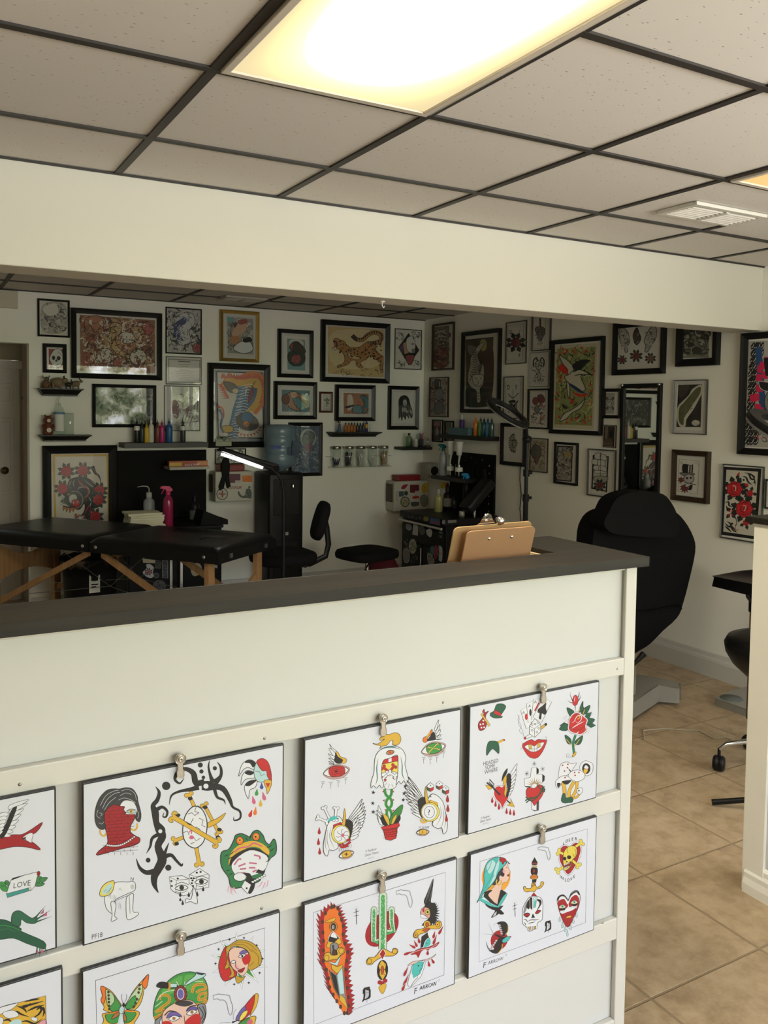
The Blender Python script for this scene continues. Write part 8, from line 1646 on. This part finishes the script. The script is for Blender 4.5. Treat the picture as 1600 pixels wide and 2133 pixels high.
for sy in (-1, 1):
    y = sy*(TW/2-.10)
    b.tube([(-TL_+.12, y, .30), (0, y*.6, .42), (TL_-.12, y, .30)], .0022, 5); b.tube([(-.35, y, TZ-.1), (0, y*.6, .42), (.35, y, TZ-.1)], .0022, 5)
b.build('steel_cable', dull_steel, t)
b = MB()
for x in (-.05, .05, -TL_+.1): b.lathe([(0, .004), (.009, .003), (.011, 0)], 12, M=T(x, s_*-1*(TW/2)-.0, TZ-.06, rx=PI/2*(1 if s_ > 0 else -1)))
for y in (-TW/2+.13, TW/2-.13): b.box(-TL_-.006, -TL_, y-.014, y+.014, TZ-.075, TZ-.05)
b.build('corner_plates', dull_steel, t)
# crumpled clear film and a pen on the table
film = thing('plastic_film', 'crumpled clear film lying along the far side of the black table', 'film', A0+av*.45+bv*.52); film.location.z = TZ+.002
R_ = random.Random(3); b = MB(); nx, ny = 16, 5; g_ = []
for i in range(nx):
    for j in range(ny): g_.append((av*(i/(nx-1)-.5)*.55+bv*(j/(ny-1)-.5)*.16)+Vector((0, 0, .002+R_.uniform(0, .014))))
b.add(g_, [(i*ny+j, (i+1)*ny+j, (i+1)*ny+j+1, i*ny+j+1) for i in range(nx-1) for j in range(ny-1)]); b.build('sheet', glass_mat('film', refl=3.5, tint=.9, rough=.12), film)
q = on(450, 1123, 2, TZ); tag(MB().tube([(q.x-.09, q.y+.03, TZ+.004), (q.x-.05, q.y+.01, TZ+.012), (q.x, q.y, TZ+.008), (q.x+.07, q.y-.0, TZ+.005)], .0035).build('black_cord', blk_plastic), 'short black cord lying on top of the padded table', 'cord')
# ---- trash can with liner, under the table
q = on(218, 1150, 1, 6.1); t = thing('trash_can', 'black trash can with a clear liner left of the tool chest', 'trash can', (q.x-.11, 6.05, 0))
lathe_obj('bin', [(.14, 0), (.15, .01), (.185, .50), (.19, .52), (.18, .52)], blk_plastic, t, 28, caps=False)
b = MB(); R_ = random.Random(1); n_ = 28; vs = []
for k_, (r_, z_) in enumerate(((.172, .40), (.188, .525), (.198, .52), (.196, .45), (.192, .42))):
    for i in range(n_): a_ = 2*PI*i/n_; rr = r_*(1+R_.uniform(-.012, .02)); vs.append((rr*math.cos(a_), rr*math.sin(a_), z_+R_.uniform(-.012, .012)))
b.add(vs, [(k_*n_+i, k_*n_+(i+1) % n_, (k_+1)*n_+(i+1) % n_, (k_+1)*n_+i) for k_ in range(4) for i in range(n_)], True); b.build('liner', glass_mat('liner', refl=3, tint=.8, rough=.15), t)
MB().box(-.035, .035, -.176, -.172, .30, .42).build('label', mat('white_label', (.7, .7, .66), .5), t); MB().box(-.022, .022, -.1775, -.176, .352, .36).box(-.022, .01, -.1775, -.176, .335, .343).box(-.022, .022, -.1775, -.176, .38, .405).build('label_print', blk_matte, t)
# ---- drafting chair
def stool_base(t, zs, m=chrome, r=.25, rot=0, up=.10, casters=True, col_r=.014):
    MB().cyl((0, 0, up), (0, 0, zs), col_r, n=16).build('column', m, t); MB().cyl((0, 0, up), (0, 0, up+(zs-up)*.5), col_r*1.7, n=16).build('gas_sleeve', m, t)
    for i in range(5):
        a_ = rot+2*PI*i/5; c_, s2 = math.cos(a_), math.sin(a_)
        MB().tube([(0, 0, up+.02), (r*.5*c_, r*.5*s2, up+.015), (r*.9*c_, r*.9*s2, up-.01), (r*c_, r*s2, up-.035)], [.016, .014, .012, .009], 10, flat=.8).build('leg', m, t)
        cs = MB(); cs.lathe([(0, -.024), (.026, -.024), (.033, -.016), (.033, -.004), (.026, 0), (.033, .004), (.033, .016), (.026, .024), (0, .024)], 18, M=T(r*c_, r*s2, .0335, rx=PI/2, rz=a_+1.2)); cs.cyl((r*c_, r*s2, .035), (r*c_, r*s2, up-.03), .007, n=8)
        cs.build('caster', blk_plastic, t)
def pad(name, w_, d_, z0, z1, m, t, M=None, p=3.2, puff=.25, n=36):
    "upholstered pad with a rounded plan"
    b = MB(); rings = [(.86, z0), (.97, z0+(z1-z0)*.12), (1, z0+(z1-z0)*.35), (1, z0+(z1-z0)*.65), (.96, z0+(z1-z0)*.88), (.85, z1), (.5, z1+(z1-z0)*puff*.6), (.15, z1+(z1-z0)*puff*.7)]
    vs = []
    for k_, z_ in rings:
        for i in range(n):
            a_ = 2*PI*i/n; c_, s2 = math.cos(a_), math.sin(a_); q_ = (abs(c_)**p+abs(s2)**p)**(-1/p); vs.append((k_*q_*c_*w_/2, k_*q_*s2*d_/2, z_))
    b.add(vs, [(k_*n+i, k_*n+(i+1) % n, (k_+1)*n+(i+1) % n, (k_+1)*n+i) for k_ in range(len(rings)-1) for i in range(n)], True, 0, M)
    b.add(vs[:n], [tuple(reversed(range(n)))], False, 0, M); b.add(vs[-n:], [tuple(range(n))], True, 0, M)
    return b.build(name, m, t)
fabric = mat('black_fabric', (.008, .008, .009), .85, bump=.3, bscale=220, spec=.15)
c_ = on(592, 1148, 2, .60); t = thing('drafting_chair', 'black drafting chair seen side-on behind the padded table', 'chair', (c_.x, c_.y+.02, 0))
pad('seat', .42, .42, .52, .60, fabric, t); stool_base(t, .50, blk_plastic, .27, .3)
bx_ = on(667, 1084, 1, c_.y+.02)
b = pad('backrest', .27, .30, -.032, .032, fabric, t, M=T(bx_.x-c_.x, 0, bx_.z, rz=-.30) @ Matrix.Rotation(-1.29, 4, 'Y'))
MB().tube([(.06, 0, .505), (.20, 0, .495), (bx_.x-c_.x+.045, 0, .54), (bx_.x-c_.x+.065, 0, .62), (bx_.x-c_.x+.05, 0, .74), (bx_.x-c_.x+.035, 0, bx_.z)], [.013]*6, 10, flat=1.6).build('back_bracket', blk_plastic, t)
MB().cyl((.10, -.02, .50), (.16, -.03, .485), .010).build('knob', blk_plastic, t)
# ---- stool in front of the corner
c_ = on(765, 1143, 2, .56); t = thing('rolling_stool', 'low black padded square stool by the corner tool cabinet', 'stool', (c_.x, c_.y, 0), .25)
pad('seat', .40, .36, .49, .56, fabric, t, p=4.5, puff=.1); stool_base(t, .48, chrome, .25, .9)
MB().tube([(-.02, -.05, .47), (-.10, -.10, .45), (-.13, -.12, .42), (-.145, -.13, .415)], [.006, .006, .009, .011]).build('lever', blk_plastic, t)
q = on(812, 1178, 1, 5.6); t = thing('bag', 'dark red bag slumped on the floor behind the stool', 'bag', (q.x+.02, 5.75, 0))
lathe_obj('body', [(.10, 0), (.145, .03), (.155, .15), (.14, .30), (.10, .38), (.05, .40), (0, .40)], mat('dark_red_cloth', (.10, .008, .018), .7, bump=.4, bscale=30), t, 26)
# ---- magnifier lamp
Yl = 4.95; h0, h1 = on(458, 936, 1, Yl), on(572, 975, 1, Yl)
t = thing('floor_lamp', 'black floor lamp with a long glowing tube head', 'lamp', (h1.x+.06, Yl, 0)); ox = h1.x+.06
d_ = (h1-h0); Lh = d_.length; an_ = math.atan2(d_.z, d_.x)
Mh = T((h0.x+h1.x)/2-ox, 0, (h0.z+h1.z)/2) @ Matrix.Rotation(-an_, 4, 'Y')
MB().prism([(-Lh/2, -.008), (-Lh/2+.01, .016), (Lh*.2, .022), (Lh/2, .024), (Lh/2+.012, .0), (Lh/2-.01, -.018), (Lh*.3, -.016), (-Lh*.42, -.008)], -.038, .038, M=Mh).build('head', blk_plastic, t, bevel=.006, seg=3)
MB().box(-Lh*.43, Lh*.27, -.028, .028, -.0305, -.0165, M=Mh).build('tube_cover', emit_mat('lit_tube', (1, .95, .86), CLIP_LAMP*.35), t)
MB().tube([(h1.x-ox-.02, 0, h1.z-.005), (h1.x-ox+.02, 0, h1.z-.035), (h1.x-ox+.05, 0, h1.z-.085), (h1.x-ox+.062, 0, h1.z-.16), (h1.x-ox+.065, 0, .6), (h1.x-ox+.065, 0, .03)], [.010, .010, .010, .0105, .012, .012], 10).build('gooseneck', blk_plastic, t)
lathe_obj('base', [(.14, 0), (.145, .012), (.13, .025), (.02, .032), (.015, .05)], blk_plastic, t, 28, T(h1.x-ox+.065, 0, 0)); MB().lathe([(0, -.045), (.018, -.04), (.02, 0), (.018, .04), (0, .045)], 16, M=T(h1.x-ox, 0, h1.z+.0, rx=PI/2)).build('hinge', blk_plastic, t)
# ---- big black tattoo chair, seen from behind the counter
Yc = 3.02
def out(pts, Y): 
    return [(on(x, y, 1, Y).x, on(x, y, 1, Y).z) for x, y in pts]
t = thing('tattoo_chair', 'large black reclining client chair with headrest beside the tall mirror', 'chair', (3.2, Yc+.1, 0))
sil = crom([(1222, 1130), (1226, 1098), (1242, 1072), (1272, 1060), (1330, 1056), (1384, 1060), (1412, 1082), (1432, 1118), (1435, 1148), (1424, 1200), (1411, 1250), (1396, 1285), (1360, 1300), (1300, 1300), (1252, 1288), (1238, 1240), (1228, 1190), (1222, 1150)], True, 3)
P_ = [(a-3.2, b) for a, b in out(sil, Yc)]
MB().prism(P_, -.14, -.03).build('backrest', chair_v, t, bevel=.028, seg=4)
hs = crom([(1250, 1090), (1262, 1062), (1276, 1038), (1305, 1025), (1336, 1022), (1372, 1028), (1390, 1046), (1402, 1070), (1407, 1090), (1405, 1112), (1380, 1118), (1320, 1116), (1270, 1110)], True, 3)
MB().prism([(a-3.2, b) for a, b in out(hs, Yc-.1)], -.225, -.13).build('headrest', chair_v, t, bevel=.03, seg=4)
ss = crom([(1240, 1262), (1330, 1270), (1407, 1258), (1398, 1286), (1372, 1310), (1344, 1338), (1322, 1352), (1285, 1372), (1240, 1380), (1225, 1320)], True, 3)
MB().prism([(a-3.2, b) for a, b in out(ss, Yc-.02)], -.15, .06).build('seat', chair_v, t, bevel=.03, seg=4)
b = MB(); pz = [(a-3.2, b_) for a, b_ in out([(1404, 1252), (1409, 1270), (1403, 1288), (1396, 1276)], Yc)]; b.prism(pz, -.05, -.03); pz = [(a-3.2, b_) for a, b_ in out([(1396, 1270), (1400, 1284), (1392, 1300), (1384, 1306), (1386, 1290)], Yc)]; b.prism(pz, -.06, -.045)
b.build('side_bracket', dull_steel, t); q = on(1384, 1306, 1, Yc); MB().lathe([(0, -.008), (.008, -.004), (.008, .004), (0, .008)], 12, M=T(q.x-3.2, -.06, q.z)).build('bolt', dull_steel, t)
cream = mat('cream_enamel', (.26, .25, .21), .4, bump=.05)
base = [(on(x, y, 2, .105).x-3.2, on(x, y, 2, .105).y-Yc-.1) for x, y in ((1290, 1481), (1373, 1429), (1415, 1433), (1417, 1425), (1383, 1416), (1325, 1405), (1270, 1400), (1240, 1470))]
MB().prism(base, .025, .105, plane='xy').build('base', cream, t, bevel=.006)
q = on(1404, 1455, 2, .0); MB().box(q.x-3.2-.03, q.x-3.2+.02, q.y-Yc-.1+.0, q.y-Yc-.1+.05, 0, .025).box(-.3, -.25, .0, .05, 0, .025).build('foot_pads', blk_plastic, t)
MB().box(-.17, .05, -.03, .16, .105, .42).build('column', cream, t, bevel=.01)
MB().tube([(on(1300, 1400, 1, Yc-.1).x-3.2, -.2, on(1300, 1400, 1, Yc-.1).z), (on(1326, 1378, 1, Yc-.1).x-3.2, -.2, on(1326, 1378, 1, Yc-.1).z), (on(1341, 1362, 1, Yc-.1).x-3.2, -.2, on(1341, 1362, 1, Yc-.1).z)], [.008, .010, .016]).build('lever', blk_plastic, t)
# ---- arm rest on a pole, right
q = on(1565, 1400, 2, .4); px_, py_ = 3.93, 2.93
zz = .76; tp = [(on(x, y, 2, zz).x, on(x, y, 2, zz).y) for x, y in ((1486, 1200), (1575, 1221), (1622, 1206), (1598, 1187), (1545, 1189))]
cx_ = sum(a_ for a_, _ in tp)/5; cy2 = sum(b_ for _, b_ in tp)/5; pp = on(1566, 1330, 1, cy2)
t = thing('arm_rest', 'black padded arm rest on a brown metal pole at the right edge', 'arm rest', (pp.x, cy2, 0))
MB().prism([(a_-pp.x, b_-cy2) for a_, b_ in tp], zz-.045, zz, plane='xy').build('pad', vinyl, t, bevel=.012, seg=3)
MB().cyl((0, 0, .04), (0, 0, zz-.12), .014, n=14).build('pole', mat('bronze_pole', (.16, .12, .08), .35, .6), t)
MB().tube([(-.05, 0, zz-.045), (-.045, 0, zz-.10), (-.01, 0, zz-.135), (.02, 0, zz-.14)], .007).cyl((0, 0, zz-.18), (0, 0, zz-.045), .02).build('clamp', blk_plastic, t)
bp_ = [(on(x, y, 2, .04).x-pp.x, on(x, y, 2, .04).y-cy2) for x, y in ((1490, 1454), (1566, 1480), (1600, 1462), (1560, 1430), (1520, 1440))]
MB().prism(bp_, .0, .04, plane='xy').build('base_plate', cream, t, bevel=.004)
q = on(1524, 1455, 2, .04); b = MB(); b.lathe([(0, .006), (.055, .005), (.06, 0)], 26, M=T(q.x-pp.x, q.y-cy2, .04)); b.build('foot_switch', mat('grey_rubber', (.12, .13, .12), .8), t)
# ---- stool at the right with chrome star base
sx_, sy2 = 3.30, 2.26; t = thing('rolling_stool', 'black saddle stool on a chrome star base at the right edge', 'stool', (sx_, sy2, 0))
lathe_obj('seat', [(.02, .40), (.07, .40), (.12, .43), (.165, .48), (.19, .53), (.195, .565), (.185, .59), (.14, .605), (.06, .608), (0, .608)], vinyl, t, 34, T(-.035, .02, 0) @ Matrix.Diagonal((1.25, 1.2, 1, 1)))
a0_ = math.atan2(2.436-sy2, 3.075-sx_); stool_base(t, .42, chrome, .286, a0_, up=.13)
b = MB(); q = on(1548, 1375, 1, sy2+.1); b.tube([(q.x-sx_, .1, q.z-.03), (q.x-sx_, .1, q.z+.03), (q.x-sx_+.01, .1, q.z+.042), (q.x-sx_+.05, .1, q.z+.045)], .004, 8); b.build('back_loop', mat('bronze_pole', (.16, .12, .08), .35, .6), t)
# ---- ring lights
ring_m = mat('ring_diffuser', (.16, .155, .15), .35); 
def ring_light(c, m_, v_, Rr, w_, label, pole_top, Yp, coll, tri, flat=.9):
    t = thing('ring_light', label, 'ring light', (pole_top.x, pole_top.y, 0)); O = Vector((pole_top.x, pole_top.y, 0)); nn = m_.cross(v_).normalized()
    if nn.z < 0: nn = -nn
    k = 48; pts = [c-O+(m_*math.cos(2*PI*i/k)+v_*math.sin(2*PI*i/k))*Rr for i in range(k)]
    def band(r0, r1, z0, z1):
        b = MB(); vs = []
        for i in range(k):
            dr = m_*math.cos(2*PI*i/k)+v_*math.sin(2*PI*i/k)
            for r_, z_ in ((r0, z0), (r1, z0), (r1, z1), (r0, z1)): vs.append(c-O+dr*r_+nn*z_)
        b.add(vs, [(i*4+q_, i*4+(q_+1) % 4, ((i+1) % k)*4+(q_+1) % 4, ((i+1) % k)*4+q_) for i in range(k) for q_ in range(4)], True); return b
    h_ = w_*flat
    band(Rr-w_, Rr+w_, 0, h_).build('ring_housing', blk_plastic, t, bevel=.002); band(Rr-w_*.8, Rr+w_*.8, -h_*.5, 0).build('diffuser_ring', ring_m, t, bevel=.002)
    e_ = c-O+m_*(Rr+w_*.4)
    MB().tube([e_, e_+Vector((.0, 0, -.03)), (0, 0, pole_top.z)], [.010, .012, .012]).lathe([(0, -.025), (.02, -.02), (.024, 0), (.02, .02), (0, .025)], 16, M=T(0, 0, pole_top.z, rx=PI/2)).build('ball_head', blk_plastic, t)
    MB().cyl((0, 0, .15), (0, 0, pole_top.z-.02), .011, n=12).build('pole', blk_plastic, t)
    MB().cyl((0, 0, .15), (0, 0, coll[-1]), .015, n=12).build('lower_pole', blk_plastic, t)
    for z_ in coll: MB().cyl((0, 0, z_-.02), (0, 0, z_+.02), .019, n=12).cyl((0, 0, z_), (.035, -.005, z_), .009, n=10).build('collar', blk_plastic, t)
    for a_ in tri: MB().tube([(0, 0, .34), (.22*math.cos(a_), .22*math.sin(a_), .12), (.42*math.cos(a_), .42*math.sin(a_), .012)], .009, 8).build('leg', blk_plastic, t)
    return t
m_ = (RT*.845-UP*.53).normalized(); v_ = (FW*.93+(RT*.53+UP*.845)*.33).normalized()
Yr = 3.85; c_ = on(1057, 862, 1, Yr); pt_ = on(1098, 915, 1, Yr); zc_ = [on(1095, y, 1, Yr).z for y in (985, 1037)]
ring_light(c_, m_, v_, .118, .021, 'slim black ring light on a stand in front of the skull card', pt_, Yr, zc_, (.4, 2.5, 4.6))
m2 = (RT*.93-UP*.36).normalized(); v2 = (FW*.90+UP*.42); v2 = (v2-m2*v2.dot(m2)).normalized()
c2 = on(1640, 905, 1, 2.35); pt2 = on(1800, 1010, 1, 1.86)
rl = ring_light(c2, m2, v2, .158, .026, 'larger black ring light cut by the right edge over the big poster', pt2, 1.86, (1.1, .7), (), flat=1.1)
q = on(1483, 1672, 2, .012); MB().tube([(q.x-pt2.x, q.y-pt2.y, .014), ((q.x-pt2.x)*.6, (q.y-pt2.y)*.6, .06), (0, 0, .34)], .012, 8).build('leg', blk_plastic, rl)
for a_ in (5.8, 4.6): MB().tube([(0, 0, .34), (.25*math.cos(a_), .25*math.sin(a_), .1), (.42*math.cos(a_), .42*math.sin(a_), .012)], .012, 8).build('leg', blk_plastic, rl)
# ---- cords
cw = mat('cream_cord', (.45, .40, .30), .5)
cp = [on(x, y, 2, .004) for x, y in ((1343, 1541), (1341, 1525), (1345, 1521), (1390, 1518), (1430, 1521), (1455, 1522), (1475, 1532), (1490, 1538), (1510, 1536), (1530, 1545), (1543, 1552))]
tag(MB().tube([(p.x, p.y, .004) for p in crom([tuple(p) for p in cp], False, 4) for p in [Vector(p)]], .003, 6).build('power_cord', cw), 'thin cream cord winding over the floor tiles', 'cord')
cp = [on(x, y, 0, XR-.006) for x, y in ((1084, 970), (1083, 1000), (1086, 1030), (1083, 1060), (1086, 1090), (1085, 1140))]
tag(MB().tube([tuple(p) for p in cp], .0035, 6).build('power_cord', blk_plastic), 'thin black cord hanging down the right wall by the ring light pole', 'cord')
# ---- hook under the header beam
q = on(796, 636, 1, (HY0+HY1)/2); t = thing('ceiling_hook', 'small white hook under the header beam', 'hook', (q.x, (HY0+HY1)/2, HZ)); MB().lathe([(.012, 0), (.012, -.004), (.004, -.006), (.004, -.012), (0, -.012)][::-1], 14).tube([(0, 0, -.01), (0, 0, -.02), (.008, 0, -.028), (.012, 0, -.02)], .0025, 8).build('hook', white_pl, t)
# ---- box with clipboards behind the counter cap
ply = wood_mat('pale_plywood', (.50, .36, .2), (.60, .45, .27), .55, 2, 'X')
bx0, bx1, by0, by1, bz0, bz1 = .985, 1.309, 1.516, 1.700, .96, 1.224
t = thing('wooden_bin', 'pale plywood bin fixed behind the counter, holding the clipboards', 'bin', ((bx0+bx1)/2, (by0+by1)/2, bz0)); X, Y_ = (bx1-bx0)/2, (by1-by0)/2; H_ = bz1-bz0
b = MB(); b.box(-X, X, -Y_-.03, Y_, 0, .01); b.box(-X, -X+.008, -Y_, Y_, .01, H_-.09).box(X-.008, X, -Y_, Y_, .01, H_).box(-X+.008, X-.008, -Y_-.0, -Y_+.006, .01, H_-.03).box(-X+.008, X-.008, Y_-.008, Y_, .01, H_-.09); b.build('box', ply, t)
hard = mat('brown_hardboard', (.31, .17, .085), .55, var=.06, scale=30); hard2 = mat('tan_hardboard', (.35, .215, .10), .5, var=.08, scale=20)
def clipboard(TLp, TRp, Y, label, m, tilt, rivets, clip_):
    a_, b_ = on(*TLp, 1, Y), on(*TRp, 1, Y); ux = (b_-a_); w_ = ux.length; ux.normalize(); dn = Vector((0, math.sin(tilt), -math.cos(tilt))); dn = (dn-ux*dn.dot(ux)).normalized(); nn = ux.cross(dn).normalized()
    if nn.y > 0: nn = -nn
    h_ = min(.29, (a_.z-bz0-.013)/math.cos(tilt)); O = a_+ux*w_/2
    t = thing('clipboard', label, 'clipboard', O)
    M4 = Matrix(((ux.x, nn.x, -dn.x, 0), (ux.y, nn.y, -dn.y, 0), (ux.z, nn.z, -dn.z, 0), (0, 0, 0, 1)))
    R_ = .012; o_ = []
    for cx2, cz2, a0 in ((w_/2-R_, -R_, 0), (-w_/2+R_, -R_, 90)): o_ += [(cx2+R_*math.cos(math.radians(a0+15*i)), cz2+R_*math.sin(math.radians(a0+15*i))) for i in range(7)]
    o_ += [(-w_/2, -h_), (w_/2, -h_)]
    MB().prism(o_, -.0016, .0016, M=M4).build('board', m, t)
    if rivets:
        for u_ in rivets: lathe_obj('rivet', [(0, .0022), (.003, .0018), (.0042, 0)], chrome, t, 14, M4 @ T(-w_/2+u_*w_, .0016, -.022, rx=-PI/2))
    if clip_:
        b = MB(); n_ = 20; r1, r2 = .0075, .004; cxh, czh = -.022, .017
        outl = [(-.048, -.006), (-.046, .0), (-.038, .004), (-.033, .014), (-.028, .024), (-.019, .027), (-.011, .023), (-.004, .012), (.004, .004), (.006, -.006)]
        hole = [(cxh+r2*math.cos(2*PI*i/n_), czh+r2*math.sin(2*PI*i/n_)) for i in range(n_)]
        tri = tessellate_polygon([[Vector((x, z, 0)) for x, z in outl], [Vector((x, z, 0)) for x, z in hole]]); al = outl+hole
        for yy in (.004, .0055): b.add([(x, -yy, z) for x, z in al], [tuple(q_) for q_ in tri], False, 0, M4)
        b.lathe([(r2, -.004), (r2, .0008), (r1, .0018), (r1*1.1, -.004)], 22, M=M4 @ T(cxh, -.0045, czh, rx=PI/2) , caps=False)
        b.lathe([(0, -.008), (.009, -.008), (.0105, 0), (.009, .008), (0, .008)], 18, M=M4 @ T(.016, -.002, .006, ry=PI/2))
        b.box(-.05, .05, -.008, -.002, -.03, -.006, M=M4)
        b.build('spring_clip', chrome, t)
    return t
clipboard((946, 1099), (1108, 1085), 1.555, 'tan clipboard with a chrome spring clip, rear of the two in the bin', hard2, .30, None, True)
clipboard((973, 1107), (1116, 1096), 1.534, 'brown clipboard with two rivets, front of the two in the bin', hard, .29, (.33, .66), False)
